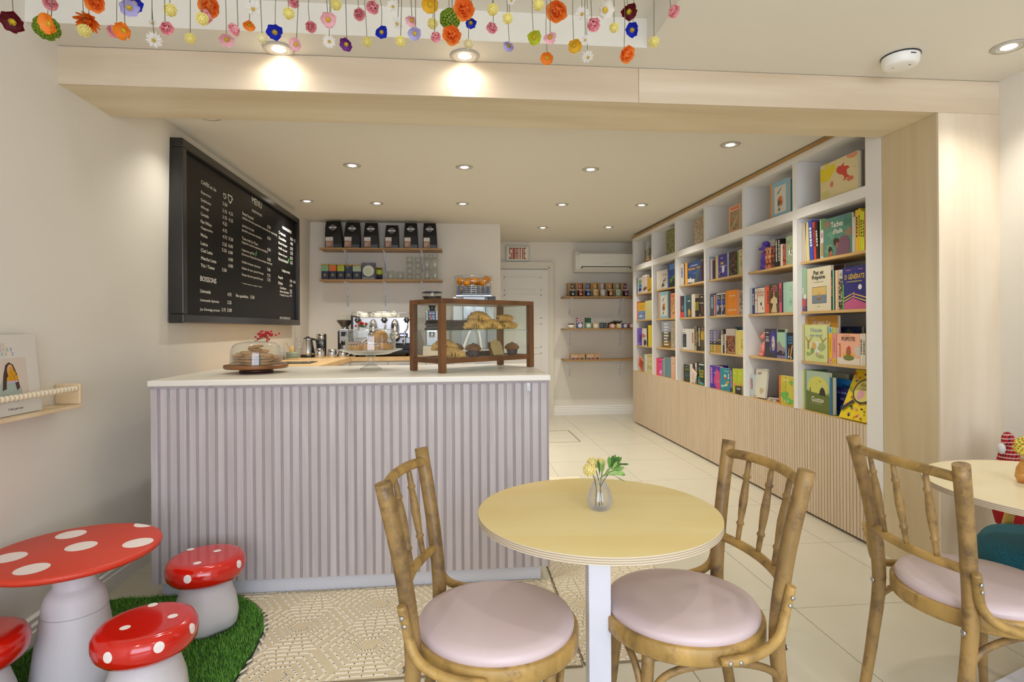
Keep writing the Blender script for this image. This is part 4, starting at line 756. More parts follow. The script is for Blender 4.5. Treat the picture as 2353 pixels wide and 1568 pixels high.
        A.r(0, 0, .02, 1, '#dfa32c').e(.2, .15, .2, .12, '#cfcabe', jit=.35, seed=9).e(.45, .1, .14, .1, '#c4c2b8', jit=.3, seed=3).T('RACHEL BIAN', .5, .82, .5, .05, '#d6d2cc').T('Bolos', .36, .68, .48, .12, '#dd9a2e').p([(.5, .02), (.75, .02), (.99, .75), (.85, .7)], '#4a4c46').T('amour', .82, .68, .26, .08, '#dd9a2e')
    elif k == 'redbase': A.r(0, 0, 1, .25, '#c8342a').e(.5, .45, .25, .14, '#5a6a60', jit=.4).e(.5, .7, .2, .1, '#2a3a40', jit=.4)
    elif k == 'castle': A.e(.55, .2, .25, .17, '#b8882a', jit=.2).p([(.45, .2), (.65, .2), (.55, .42)], '#cfa84a').r(.25, .7, .8, .75, '#b8c4c4').r(.0, .8, 1, 1, '#3a5458')
    elif k == 'darktitle': A.T('Bourg', .5, .62, .7, .1, '#d8ccb0').p([(.4, .55), (.6, .5), (.8, .1), (.55, .2)], '#7a3a2a').r(.3, .88, .75, .92, '#c8bca0').e(.2, .07, .08, .03, '#c8bca0')
    elif k == 'framed': A.r(.04, .12, .6, .76, '#20293c').e(.32, .5, .2, .1, '#2f4050', jit=.4).e(.3, .25, .2, .05, '#3a5a40', jit=.4).r(.06, .8, .4, .83, '#3a3a3c').r(.1, .93, .4, .945, '#8a8480')
    elif k == 'goldpatch': A.r(0, .45, 1, .8, '#b08a20').e(.4, .6, .25, .12, '#c8a030', jit=.3).r(.2, .86, .9, .9, '#8a7a5a').e(.6, .12, .2, .06, '#3a3226', jit=.4)
    elif k == 'thriller': A.T('NUIT', .6, .72, .6, .1, '#a8ae3a').e(.55, .4, .3, .12, '#2a5054', jit=.4).r(.2, .86, .8, .9, '#7a8a60').e(.5, .14, .3, .05, '#3a4a20', jit=.4)
    elif k == 'teal': A.T('VETTE', .6, .62, .66, .1, '#c8cc28').T('GRIS', .6, .5, .6, .09, '#c8cc28').T('CERF', .6, .38, .6, .09, '#c8cc28').p([(.1, .3), (.3, .4), (.2, .2), (.5, .28), (.3, .1), (.6, .16), (.95, .08), (.9, .02), (.15, .05)], '#2aa0a0').r(.3, .88, .95, .94, '#cfd0c8').p([(.2, .72), (.5, .8), (.3, .66)], '#2aa0a0').e(.35, .12, .1, .06, '#c84a2a')
    elif k == 'redscript': A.r(.3, .25, .8, .32, '#c86a5a').r(.25, .45, .75, .5, '#c86a5a').r(.35, .65, .7, .7, '#c86a5a')
    elif k == 'island': A.p([(.3, .18), (.6, .22), (.7, .14), (.4, .1)], '#4a4a38').p([(.35, .2), (.6, .22), (.55, .34), (.45, .3)], '#3a3a34').e(.62, .42, .12, .05, '#5a564a', jit=.4).e(.75, .5, .08, .03, '#4a463c', jit=.4).r(.45, .72, .95, .75, '#6a4438').p([(.6, .02), (.98, .02), (.98, .3)], '#dcd8ce')
    elif k == 'sea': A.r(0, .75, 1, 1, '#5a86c0').r(0, 0, 1, .4, '#17301c').e(.3, .3, .2, .1, '#6a8a2a', jit=.4).e(.7, .42, .25, .08, '#5a7a30', jit=.4).e(.8, .15, .15, .1, '#0f2014', jit=.3)
    elif k == 'longtitle':
        A.r(0, .6, 1, 1, '#8f96a8').r(0, 0, 1, .22, '#7a5a20')
        for q in range(8): A.r(.28, .1 + .11 * q, .74 - .06 * (q % 3), .15 + .11 * q, '#d8d4c8')
        A.p([(.75, .3), (.98, .3), (.92, .7)], '#3a3a22')
    elif k == 'magenta': A.T('par', .5, .8, .5, .08, '#7a1040').p([(.3, .15), (.9, .05), (.95, .3), (.75, .4)], '#e0a0bc').p([(.62, .2), (.85, .28), (.8, .32)], '#e8e0e0').r(.4, .68, .8, .7, '#e898c0')
    elif k == 'peach': A.r(.3, .68, .8, .7, '#7a5a48').p([(.0, .1), (.6, .3), (1, .32), (1, .02), (0, .02)], '#d9a080')
    elif k == 'blobs': A.e(.55, .72, .36, .18, '#7d9a6a', jit=.15).e(.6, .45, .34, .14, '#3a7ab0', jit=.15).e(.55, .22, .34, .12, '#23236a', jit=.3)
    elif k == 'framed2': A.r(.12, .06, .96, .9, '#c6aaa0').r(.3, .82, .9, .84, '#a88a80').e(.4, .2, .18, .12, '#5a3a34', jit=.4).e(.75, .24, .14, .1, '#6a4038', jit=.4)
    elif k == 'must': A.e(.4, .1, .25, .06, '#5a4a14', jit=.4).e(.7, .2, .2, .04, '#7a6414', jit=.4)
    elif k == 'plane': A.r(.02, 0, 1, .5, '#6a8ab8').p([(.1, .2), (.45, .14), (.7, .22), (.5, .26)], '#dcdcd8').p([(.15, .25), (.3, .3), (.3, .22)], '#8a3030').p([(.8, .2), (.98, .3), (.98, .45), (.85, .35)], '#3a5a90').r(.3, .78, .9, .795, '#a87a18').r(.3, .66, .85, .675, '#a87a18')
    elif k == 'purp': A.e(.7, .5, .22, .16, '#3a2a5c', jit=.4).r(.5, .2, .8, .4, '#3a2a5c').e(.3, .08, .1, .04, '#d0c8d8').r(.35, .88, .65, .9, '#b8a0d8')
    elif k == 'redbands': A.r(.05, .62, .5, .68, '#c02828').r(.05, .55, .8, .6, '#c02828').r(.05, .48, .7, .53, '#c02828').e(.6, .2, .28, .2, '#1c1a1a', jit=.35).e(.5, .34, .12, .08, '#8a8480')
    elif k == 'stripes':
        for q in range(5): A.r(.3, .2 + .14 * q, .9, .26 + .14 * q, '#3a3028')
    elif k == 'ring':
        A.e(.5, .3, .34, .1, '#4a4a30').e(.5, .3, .24, .07, '#d3c98a').e(.5, .62, .2, .08, '#8a8450').e(.5, .62, .13, .05, '#d3c98a').e(.5, .3, .08, .03, '#4a4a30')
        for a_ in (.3, .7):
            for b_ in (.85, .93): A.e(a_, b_, .09, .025, '#2a2a20')
M_spn = {}
for e in BOOKS:
    c, r, ya, yb, h, xf, d, hx, desc = e[:9]; o = e[9] if len(e) > 9 else {}
    w = ya - yb - .0006
    if w < .003: w = .003
    if 'hh' in o: h = o['hh']
    face = d < .06
    M_c = mat('cover_' + hx[1:], hx, .42); mb = MB()
    if face:
        mb.box(0, -w / 2, 0, .0016, w / 2, h); mb.box(d - .0016, -w / 2, 0, d, w / 2, h); mb.box(.0016, w / 2 - .0016, 0, d - .0016, w / 2, h)
        pg = (.0016, -w / 2 + .002, .0025, d - .0016, w / 2 - .0016, h - .0025)
    else:
        k = min(.0012, w * .2)
        mb.box(0, -w / 2, 0, .0016, w / 2, h); mb.box(.0016, -w / 2, 0, d, -w / 2 + k, h); mb.box(.0016, w / 2 - k, 0, d, w / 2, h)
        pg = (.0016, -w / 2 + k, .0025, d - .003, w / 2 - k, h - .0025)
    root = mb.build('book', M_c)
    tag(root, desc + ', ' + BAY[c] + ', ' + ROW[r], 'book', 'books on the ' + ROW[r])
    root.location = (xf, (ya + yb) / 2, RZ0[r]); ln = rad(o.get('lean', 0))
    m_ = MB(); m_.box(*pg); m_.build('pages', M_page, root)
    if desc.startswith('yellow seek'):
        root.rotation_euler = (0, rad(22), 0); root.location = (xf + .002, 3.302, RZ0[r] + .0065)
    elif desc.startswith('white cover leaning back'): root.rotation_euler = (rad(-4), rad(8), 0); root.location.z += .0075
    elif ln:
        root.rotation_euler = (ln, 0, 0); root.location.z += abs(math.sin(ln)) * w / 2
        root.location.y += math.sin(ln) * h * .0
    if 'art' in o:
        A = Art(w, h); art_on(o['art'], A, o, hx); A.done(root)
    elif 'tag' in o:
        A = Art(w, h); rr = random.Random(int(ya * 1000)); b = .2 if o.get('tagl') else .35
        while b < (.93 if o.get('tagl') else .78):
            s_ = rr.uniform(.03, .07); A.r(.25, b, .75, b + s_, o['tag']); b += s_ + rr.uniform(.012, .03)
        A.done(root)
# books lying flat, second bay, bottom shelf
def flat(label, x, y, z, l, w, th, rz, hx, tilt=0):
    mb = MB(); mb.box(-w / 2, -l / 2, 0, w / 2, l / 2, .0016); mb.box(-w / 2, -l / 2, th - .0016, w / 2, l / 2, th); mb.box(-w / 2, l / 2 - .0016, 0, w / 2, l / 2, th)
    root = mb.build('book', mat('cover_' + hx[1:], hx, .4)); tag(root, label, 'book'); root.location = (x, y, z); root.rotation_euler = (tilt, 0, rz)
    m_ = MB(); m_.box(-w / 2 + .002, -l / 2 + .002, .0016, w / 2 - .002, l / 2 - .0018, th - .0016); m_.build('pages', M_page, root)
    m_ = MB(); rr = random.Random(2)
    for q in range(3): m_.box(-w / 2 + .012 + q * .03, -l / 2 + .03 + .01 * q, th, -w / 2 + .03 + q * .03, l / 2 - .05, th + .0003)
    m_.build('cover_art', ink('#7a4a9a' if hx == '#191820' else '#c85a70'), root)
flat('white and red book lying flat, second bay from pillar, bottom shelf', 2.54, 4.32, .7125, .2, .15, .016, 0, '#d0c4c4')
flat('black and violet book lying flat on the red one, second bay, bottom shelf', 2.55, 4.22, .7295, .2, .15, .014, rad(20), '#191820')
# figures on the shelves
def figure(name, label, cat, parts, m, loc, rz):
    t = T(name, label, cat, loc, rz)
    for n_, mb in parts: mb.build(n_, m if n_ not in ('patch',) else mat('coral_patch', '#c86a7a', .4), t)
    return t
nz = lambda d: 1 + .07 * math.sin(11 * d.x + 3) * math.sin(12 * d.y) * math.sin(13 * d.z + 1)
b_ = MB(); b_.ball((0, 0, .105), (.042, .036, .05), 12, 9, fn=nz); b_.ball((.0, 0, .075), (.03, .03, .04), 10, 7)
h_ = MB(); h_.ball((.004, 0, .185), (.03, .028, .03), 12, 9, fn=nz); h_.ball((0, 0, .212), (.032, .03, .024), 10, 7, fn=nz); h_.tube([(.02, 0, .182), (.06, 0, .174)], [.016, .011], 8)
e_ = MB(); e_.ball((-.008, -.03, .175), (.016, .012, .03), 8, 6, fn=nz); e2 = MB(); e2.ball((-.008, .03, .175), (.016, .012, .03), 8, 6, fn=nz)
l1 = MB(); l1.tube([(.022, -.018, .09), (.024, -.02, .02)], [.014, .011], 8); l1.ball((.028, -.02, .012), (.018, .014, .012), 8, 6)
l2 = MB(); l2.tube([(.022, .018, .09), (.024, .02, .02)], [.014, .011], 8); l2.ball((.028, .02, .012), (.018, .014, .012), 8, 6)
k1 = MB(); k1.ball((-.02, -.028, .03), (.034, .018, .03), 9, 7, fn=nz); k2 = MB(); k2.ball((-.02, .028, .03), (.034, .018, .03), 9, 7, fn=nz)
pa = MB(); pa.ball((.03, .0, .125), (.014, .025, .022), 8, 6); pa.ball((-.004, -.038, .19), (.012, .008, .016), 8, 6)
figure('poodle_figurine', 'purple poodle figurine seated beside orange paperbacks, second bay, second shelf', 'figurine', [('body', b_), ('head', h_), ('ear', e_), ('ear', e2), ('leg', l1), ('leg', l2), ('haunch', k1), ('haunch', k2), ('patch', pa)], mat('figurine_purple', '#5a3fb4', .4, var=.25, vs=40), (2.50, 4.40, 1.754), rad(115))
fc = lambda d: 1 + .05 * (round(math.sin(7 * d.x + 1) * math.cos(6 * d.y) * 2) / 2)
b_ = MB(); b_.ball((0, 0, .075), (.052, .045, .06), 9, 7, fn=fc)
h_ = MB(); h_.ball((.0, 0, .165), (.045, .042, .044), 9, 7, fn=fc); h_.ball((.036, 0, .155), (.024, .022, .02), 8, 6)
e_ = MB(); e_.ball((-.006, -.036, .16), (.012, .014, .028), 7, 5); e2 = MB(); e2.ball((-.006, .036, .16), (.012, .014, .028), 7, 5)
l1 = MB(); l1.tube([(.035, -.02, .09), (.045, -.022, .0)], [.017, .015], 8); l1.ball((.05, -.022, .014), (.022, .016, .014), 8, 6)
l2 = MB(); l2.tube([(.035, .02, .09), (.045, .022, .0)], [.017, .015], 8); l2.ball((.05, .022, .014), (.022, .016, .014), 8, 6)
k1 = MB(); k1.ball((-.005, -.04, .026), (.04, .022, .026), 8, 6); k2 = MB(); k2.ball((-.005, .04, .026), (.04, .022, .026), 8, 6)
figure('dog_figurine', 'faceted coral pink seated dog figurine, second bay from pillar, fourth shelf', 'figurine', [('body', b_), ('head', h_), ('ear', e_), ('ear', e2), ('leg', l1), ('leg', l2), ('haunch', k1), ('haunch', k2)], mat('figurine_coral', '#e08078', .35), (2.51, 4.395, 1.0575), rad(165))
# ------------------------------------------------------------------ on the counter: cookie dome
rnd = random.Random(11)
ZK = 1.0612
cx, cy = -1.109, 3.30
t = T('cake_board', 'round low wooden pedestal board under the cookie dome', 'serving board', (cx, cy, ZK))
mb = MB(); mb.lathe([(.088, 0), (.088, .022), (.07, .026)], 36); mb.build('foot', mat('dark_wood_foot', '#4a2a1c', .35), t)
mb = MB(); mb.lathe([(.07, .0245), (.16, .0245), (.1665, .029), (.1665, .043), (.163, .046), (.0, .046)], 48); mb.build('board', wood('acacia', '#6a3d20', '#a8703c', (14, 2, 2), 1.0, .35), t)
zb = ZK + .0462
t = T('glass_dome', 'low clear glass dome with red berry sprig covering the cookies', 'glass dome', (cx, cy, zb))
mb = MB(); mb.lathe([(.134, 0), (.134, .06), (.131, .085), (.12, .105), (.1, .118), (.06, .126), (.02, .128)], 48, cap=False); mb.lathe([(.131, .0), (.131, .06), (.128, .083), (.118, .1025)], 48, cap=False); mb.build('dome', M_dome, t)
mb = MB(); mb.lathe([(.016, .127), (.012, .135), (.016, .142), (.03, .15), (.032, .158), (.025, .167), (.0, .169)], 24, cap=False); mb.build('knob', M_cupglass, t)
M_berry = mat('berry_red', '#b8141e', .3); M_leaf = mat('leaf_green', '#4c7a34', .5, var=.25, vs=60)
t2 = T('berry_sprig', 'sprig of bright red berries on the cookie dome knob', 'berries', (cx + .035, cy - .02, zb + .13))
mb = MB()
for q in range(46):
    mb.ball((rnd.gauss(.015, .024), rnd.gauss(0, .012), rnd.gauss(.018, .012) + .012), .0062, 7, 5)
mb.build('berries', M_berry, t2)['kind'] = 'stuff'
m_ = MB(); m_.tube([(-.035, .0, -.002), (-.01, 0, .01), (.03, .0, .03)], .0018, 5); m_.build('twig', mat('twig', '#4a3424', .7), t2)
M_cookie = mat('oat_cookie', '#b98648', .75, var=.3, vs=55, bump=.7, bs=90)
def cookie(x, y, z, r=.042, th=.014, tilt=(0, 0)):
    sd = rnd.randint(0, 99); rr = random.Random(sd); ph = [rr.uniform(0, 6.3) for _ in range(3)]
    mb = MB(); mb.lathe([(.0, 0), (r * .85, 0), (r, th * .4), (r * .9, th * .85), (r * .5, th * 1.05), (0, th)], 18, lobe=lambda a, q: 1 + .04 * math.sin(3 * a + ph[0]) + .03 * math.sin(7 * a + ph[1]))
    o = mb.build('cookie', M_cookie); o.location = (x, y, z); o.rotation_euler = (*tilt, rr.uniform(0, 6)); return o
zz = zb + .0005
for (x, y, n_, w_) in ((-.078, -.035, 4, 'front left'), (-.01, -.078, 5, 'front middle'), (.07, -.045, 4, 'front right'), (.085, .035, 3, 'back right'), (-.08, .05, 4, 'back left'), (.0, .068, 5, 'back middle'), (-.002, -.005, 7, 'central')):
    for k in range(n_):
        top = k == n_ - 1
        o = cookie(cx + x + rnd.uniform(-.009, .009), cy + y + rnd.uniform(-.009, .009), zz + .0152 * k, rnd.uniform(.038, .043), .0135, (rad(rnd.uniform(-4, 4)) * (k > 0), rad(rnd.uniform(-4, 4)) * (k > 0)) if not top else (rad(rnd.uniform(4, 12)), rad(rnd.uniform(-9, 9))))
        tag(o, 'topmost oatmeal cookie of the %s pile under the low glass dome' % w_ if top else 'golden oatmeal cookie in the pile under the low glass dome', 'cookie', 'cookies under the low dome')
# ------------------------------------------------------------------ cake stand with cinnamon rolls
cx, cy = -.507, 3.455
t = T('cake_stand', 'pressed glass footed cake stand on the counter, holding cinnamon rolls', 'cake stand', (cx, cy, ZK))
M_press = glass('pressed_glass', '#fafbf9', '#e4e4dc', .08, .04, .45)
mb = MB(); mb.lathe([(.0, .004), (.062, .004), (.062, .0), (.066, .002), (.06, .008), (.03, .02), (.016, .032)], 36); mb.build('foot', M_press, t)
mb = MB(); mb.lathe([(.016, .032), (.024, .04), (.026, .05), (.018, .06), (.026, .068), (.026, .08), (.02, .088)], 24, lobe=lambda a, z: 1 + .05 * math.cos(10 * a)); mb.build('stem', M_press, t)
mb = MB(); mb.lathe([(.02, .087), (.1, .088), (.135, .1), (.182, .115), (.186, .119), (.17, .116), (.12, .104), (.0, .101)], 56, lobe=lambda a, z: 1 + (.012 * math.cos(28 * a) if z > .11 else 0)); mb.build('plate', M_press, t)
zb = ZK + .104
t = T('glass_dome', 'tall clear glass dome with berry and fir sprig covering the cinnamon rolls', 'glass dome', (cx, cy, ZK + .1095))
mb = MB(); mb.lathe([(.146, 0), (.146, .09), (.142, .108), (.13, .121), (.11, .128), (.03, .132)], 48, cap=False); mb.lathe([(.143, 0), (.143, .09), (.139, .106)], 48, cap=False); mb.build('dome', M_dome, t)
mb = MB(); mb.lathe([(.026, .131), (.022, .14), (.03, .148), (.032, .158), (.027, .168), (.0, .172)], 28, cap=False, lobe=lambda a, z: 1 + .05 * math.cos(12 * a)); mb.build('knob', M_press, t)
t2 = T('berry_sprig', 'small sprig of red berries and green fir on the tall dome', 'berries', (cx - .045, cy - .03, ZK + .244))
mb = MB()
for q in range(14): mb.ball((rnd.gauss(0, .012), rnd.gauss(0, .008), rnd.uniform(.008, .036)), .0068, 7, 5)
mb.build('berries', M_berry, t2)['kind'] = 'stuff'
mb = MB()
for q in range(60):
    a = rnd.uniform(0, 6.3); L = rnd.uniform(.015, .032); b0 = Vector((rnd.gauss(.008, .012), rnd.gauss(0, .006), rnd.uniform(.002, .014))); d = Vector((math.cos(a), math.sin(a) * .6, rnd.uniform(.1, .9))) * L
    mb.tube([b0, b0 + d], [.0012, .0004], 4)
mb.build('fir_needles', M_leaf, t2)['kind'] = 'stuff'
M_roll = mat('bun_dough', '#cf9244', .6, var=.18, vs=25, bump=.2, bs=60); M_cin = mat('cinnamon_swirl', '#7a4526', .55, var=.2, vs=60); M_ice = mat('icing', '#e6ddd0', .3)
ROLL_AT = ['front left', 'front middle', 'front right', 'standing on edge at the right back', 'back left behind the middle one']
for i, (x, y, z, tx, ty) in enumerate(((-.084, -.033, .009, 12, 0), (.005, -.08, .009, 12, 0), (.088, -.03, .009, 12, 0), (.058, .03, .066, 58, 6), (-.03, .045, .022, 28, -8))):
    t = T('cinnamon_roll', 'iced cinnamon roll under the tall dome, ' + ROLL_AT[i], 'pastry', (cx + x, cy + y, zb + z)); t.rotation_euler = (rad(tx), rad(ty), 1.3 * i)
    R = .054 if i == 3 else .047; H = .04
    mb = MB(); mb.lathe([(.0, .001), (R * .9, .001), (R, .01), (R * .98, H * .8), (R * .88, H), (0, H * .98)], 24, lobe=lambda a, q: 1 + .03 * math.sin(2 * a + 1)); mb.build('dough', M_roll, t)
    sp = []; sp2 = []
    for q in range(56):
        a = q * .42; r = R * .9 * (1 - q / 62); sp.append((r * math.cos(a), r * math.sin(a), H + .0015))
    mb = MB(); mb.tube(sp, .0048, 6); mb.build('cinnamon_swirl', M_cin, t)
    mb = MB()
    for q in range(6):
        u = -.8 + .32 * q; w = math.sqrt(max(.05, 1 - u * u)) * R * .9
        P = [(u * R + .004 * math.sin(k * 2), -w + 2 * w * k / 6, H + .0045) for k in range(7)]
        P[0] = (P[0][0], P[0][1] * 1.08, H - .004); P[-1] = (P[-1][0], P[-1][1] * 1.08, H - .004)
        mb.tube(P, .0021, 5)
    mb.build('icing', M_ice, t)
# ------------------------------------------------------------------ pastry case
CW, CD, CH = .345, .155, .400
rz = rad(37)
t = T('pastry_case', 'walnut framed glass pastry case standing at an angle on the counter', 'display case', (.103, 3.377, ZK), rz)
PW = .0165
for sx in (-1, 1):
    for sy in (-1, 1):
        m_ = MB(); m_.box(-PW, -PW, .001, PW, PW, CH - .026); o = m_.build('post', M_tray, t, .0015); o.location = (sx * (CW - PW), sy * (CD - PW), 0)
m_ = MB(); m_.box(-CW, -CD, CH - .026, CW, CD, CH); m_.build('top', M_tray, t, .002)
for n_, q in (('bottom_rail', (-CW + .033, -CD + .004, .05, CW - .033, -CD + .026, .078)), ('bottom_rail', (-CW + .033, CD - .026, .05, CW - .033, CD - .004, .078)), ('side_rail', (-CW + .004, -CD + .033, .05, -CW + .026, CD - .033, .078)), ('side_rail', (CW - .026, -CD + .033, .05, CW - .004, CD - .033, .078))):
    m_ = MB(); m_.box(*q); m_.build(n_, M_tray, t, .0015)
m_ = MB(); m_.box(-CW + .026, -CD + .026, .066, CW - .026, CD - .026, .07); m_.build('glass_floor', M_cupglass, t)
m_ = MB(); m_.box(-CW + .012, -CD + .012, .223, CW - .012, CD - .012, .2285); m_.build('glass_shelf', glass('green_edge_glass', '#eff8f4', '#8fb8a8', .04, .02, .35), t)
for n_, q in (('front_pane', (-CW + .033, -CD + .012, .078, CW - .033, -CD + .0145, CH - .026)), ('side_pane', (-CW + .012, -CD + .033, .078, -CW + .0145, CD - .033, CH - .026)), ('side_pane', (CW - .0145, -CD + .033, .078, CW - .012, CD - .033, CH - .026))):
    m_ = MB(); m_.box(*q); m_.build(n_, M_glass, t)
for sx in (-1, 1):
    m_ = MB(); m_.cyl((sx * (CW - .036), -CD + .022, .217), .004, .006, 8); m_.build('shelf_pin', M_steel, t)
case_M = Matrix.Translation((.103, 3.377, ZK)) @ Matrix.Rotation(rz, 4, 'Z')
def incase(x, y, z): return case_M @ Vector((x, y, z))
M_cr = mat('croissant_crust', '#e3ab58', .45, var=.32, vs=30, bump=.15, bs=70); M_mf = mat('muffin_top', '#8f5a2e', .65, var=.35, vs=40, bump=.5, bs=60)
M_cup = mat('muffin_paper', '#4a3a3c', .6); M_loaf = mat('loaf_crumb', '#cbab74', .8, var=.15, vs=60, bump=.4, bs=120); M_crust = mat('loaf_crust', '#6e4426', .6, var=.2, vs=40)
M_choc = mat('dark_bark', '#3a2418', .6, var=.3, vs=40, bump=.5, bs=60); M_blue = mat('blueberry', '#25243a', .5)
def croissant(label, x, y, z, L=.075, rz_=0., tilt=0.):
    p = incase(x, y, z); t = T('croissant', label, 'croissant', p, rz + rz_, None); t.rotation_euler.y = tilt
    mb = MB(); n = 41; P = []; R = []
    for k in range(n):
        u = -1 + 2 * k / (n - 1); P.append((L * u * (1 - .08 * u * u), -.022 * u * u * 1.1, .027 * (1 - .55 * u * u) + .001)); r = .0285 * (1 - abs(u) ** 1.9) ** .8 + .006
        R.append(r * (1 - .16 * ((k % 6) / 6)))
    for i, q in enumerate(P): P[i] = (q[0], q[1], R[i] + .0005)
    mb.tube(P, R, 12); mb.build('crust', M_cr, t)
    return t
croissant('croissant on the upper glass shelf, front left of three', -.055, -.055, .229, .07, rad(-12))
croissant('croissant at the front right of the three on the upper glass shelf', .065, -.075, .229, .072, rad(-6))
croissant('croissant lying on top of two others, upper glass shelf', .01, -.03, .2735, .076, rad(-25))
croissant('croissant at the front of the lower floor, left end of the case', -.205, -.05, .071, .085, rad(-18))
croissant('croissant lying on another one, lower left of the case', -.215, .0, .112, .08, rad(-28))
def choco(label, x, y, z, rz_):
    t = T('chocolate_bread', label, 'pastry', incase(x, y, z), rz + rz_)
    mb = MB(); mb.tube([(-.06, 0, .024), (-.05, 0, .024), (-.02, 0, .026), (.02, 0, .026), (.05, 0, .024), (.06, 0, .024)], [.016, .021, .024, .024, .021, .016], 12, flat=.95); mb.build('crust', M_cr, t)
    mb = MB(); mb.ball((-.0595, -.009, .024), (.004, .006, .006), 8, 6); mb.ball((-.0595, .009, .024), (.004, .006, .006), 8, 6); mb.build('chocolate', M_choc, t)
choco('chocolate bread at the front of the upper shelf, right end', .222, -.07, .229, rad(10))
choco('chocolate bread behind another on the upper shelf, right end', .225, .0, .229, rad(-5))
choco('chocolate bread on top of two others, right end of the upper shelf', .215, -.035, .2735, rad(3))
for k in range(4):
    t = tag(MB().box(-.125 + .006 * (k % 2), -.06, 0, .125 - .01 * (k % 3), .055, .0135).build('chocolate_bark', M_choc, None, .003), 'dark chocolate slab at the left of the upper shelf, ' + ['lowest of four', 'second lowest of four', 'third of four', 'topmost of four'][k], 'chocolate', 'chocolate slabs in the pastry case')
    t.location = incase(-.185 + .004 * (k % 2), .0, .2288 + .0142 * k); t.rotation_euler = (0, 0, rz + rad(3 * (k % 3) - 3))
def muffin(label, x, y):
    t = T('muffin', label, 'muffin', incase(x, y, .0702), rz + x * 9)
    mb = MB(); mb.lathe([(.0, 0), (.026, 0), (.034, .04)], 40, lobe=lambda a, z: 1 + .035 * math.cos(20 * a)); mb.build('paper_cup', M_cup, t)
    mb = MB(); mb.lathe([(.033, .038), (.044, .043), (.046, .05), (.04, .062), (.026, .074), (.0, .08)], 20, lobe=lambda a, z: 1 + .05 * math.sin(3 * a + 9 * x) + .03 * math.sin(7 * a)); mb.build('muffin_top', M_mf, t)
    mb = MB(); r_ = random.Random(int(x * 999))
    for q in range(9):
        a, u = r_.uniform(0, 6.3), r_.uniform(0, .036); mb.ball((u * math.cos(a), u * math.sin(a), .079 - .38 * u), .0055, 7, 5)
    mb.build('blueberries', M_blue, t)
muffin('blueberry muffin behind the croissants, lower floor of the case', -.075, .075)
muffin('blueberry muffin in front, middle of the lower floor', -.035, -.04)
muffin('blueberry muffin at the front right corner of the lower floor', .255, -.055)
muffin('muffin behind the loaf slice, lower floor at the right', .225, .07)
t = T('loaf_slice', 'slice of pale loaf cake leaning on the lower floor, right of centre', 'cake slice', incase(.14, -.05, .0745), rz + rad(8)); t.rotation_euler.x = rad(-20)
P = [(-.045, 0), (.045, 0), (.052, .055), (.044, .085), (.0, .096), (-.044, .085), (-.052, .055)]
mb = MB(); mb.add([(x, -.011, z) for x, z in P] + [(x, .011, z) for x, z in P], [list(range(7)), list(range(7, 14))[::-1]]); mb.build('crumb', M_loaf, t)
mb = MB(); mb.add([(x, -.011, z) for x, z in P] + [(x, .011, z) for x, z in P], [(i, (i + 7), (i + 1) % 7 + 7, (i + 1) % 7) for i in range(7)]); mb.build('crust', M_crust, t)
for k in range(2):
    t = tag(MB().box(-.04, -.03, 0, .04, .03, .03).build('brownie', M_choc, None, .004), 'dark brownie on the lower floor of the pastry case, ' + ['left', 'right'][k] + ' of the pair', 'brownie', 'brownies in the pastry case')
    t.location = incase(.04 + .088 * k, .055, .0705); t.rotation_euler = (0, 0, rz)
# ------------------------------------------------------------------ back bar
M_butch = wood('back_worktop_wood', '#c9a06a', '#dcb884', (14, 2, 2), .8, .4, bump=.03)
t = T('back_counter', 'L-shaped back counter with blond wood worktop and white fronts behind the coffee machine', 'counter', (0, 0, 0))
ZB = 1.0
mb = MB(); mb.prism([(XL + .03, 4.0), (-1.118, 4.0), (-1.118, 6.24), (.52, 6.24), (.52, 6.89), (XL + .03, 6.89)], .955, ZB); mb.build('worktop', M_butch, t)
M_front = mat('cabinet_white', '#e6e4e2', .4)
mb = MB(); mb.box(XL + .03, 4.02, .0, -1.16, 6.28, .954); mb.box(-1.16, 6.28, 0, .50, 6.88, .954); mb.build('carcass', M_front, t)
for k in range(4):
    x = -1.15 + .41 * k; m_ = MB(); m_.box(x + .003, 6.262, .12, x + .407, 6.28, .945); d = m_.build('door', M_front, t, .002)
    m_ = MB(); m_.box(x + .12, 6.25, .905, x + .3, 6.262, .912); m_.build('handle', M_steel, d)
for k in range(4):
    y = 4.04 + .55 * k; m_ = MB(); m_.box(-1.16, y + .003, .12, -1.142, y + .547, .945); m_.build('door', M_front, t, .002)
def onbar(nm, label, cat, x, y, rz=0, z=ZB): return T(nm, label, cat, (x, y, z + .0005), rz)
t = onbar('induction_plate', 'flat black glass plate let on the wooden worktop by the wall', 'cooktop', -1.42, 5.27)
mb = MB(); mb.box(-.15, -.13, 0, .15, .13, .006); mb.build('plate', mat('black_glass', '#0c0c0e', .12), t, .002)
mb = MB(); mb.lathe([(.09, .0063), (.093, .0063)], 32); mb.build('ring_mark', mat('ring_grey', '#4a4a4e', .3), t)
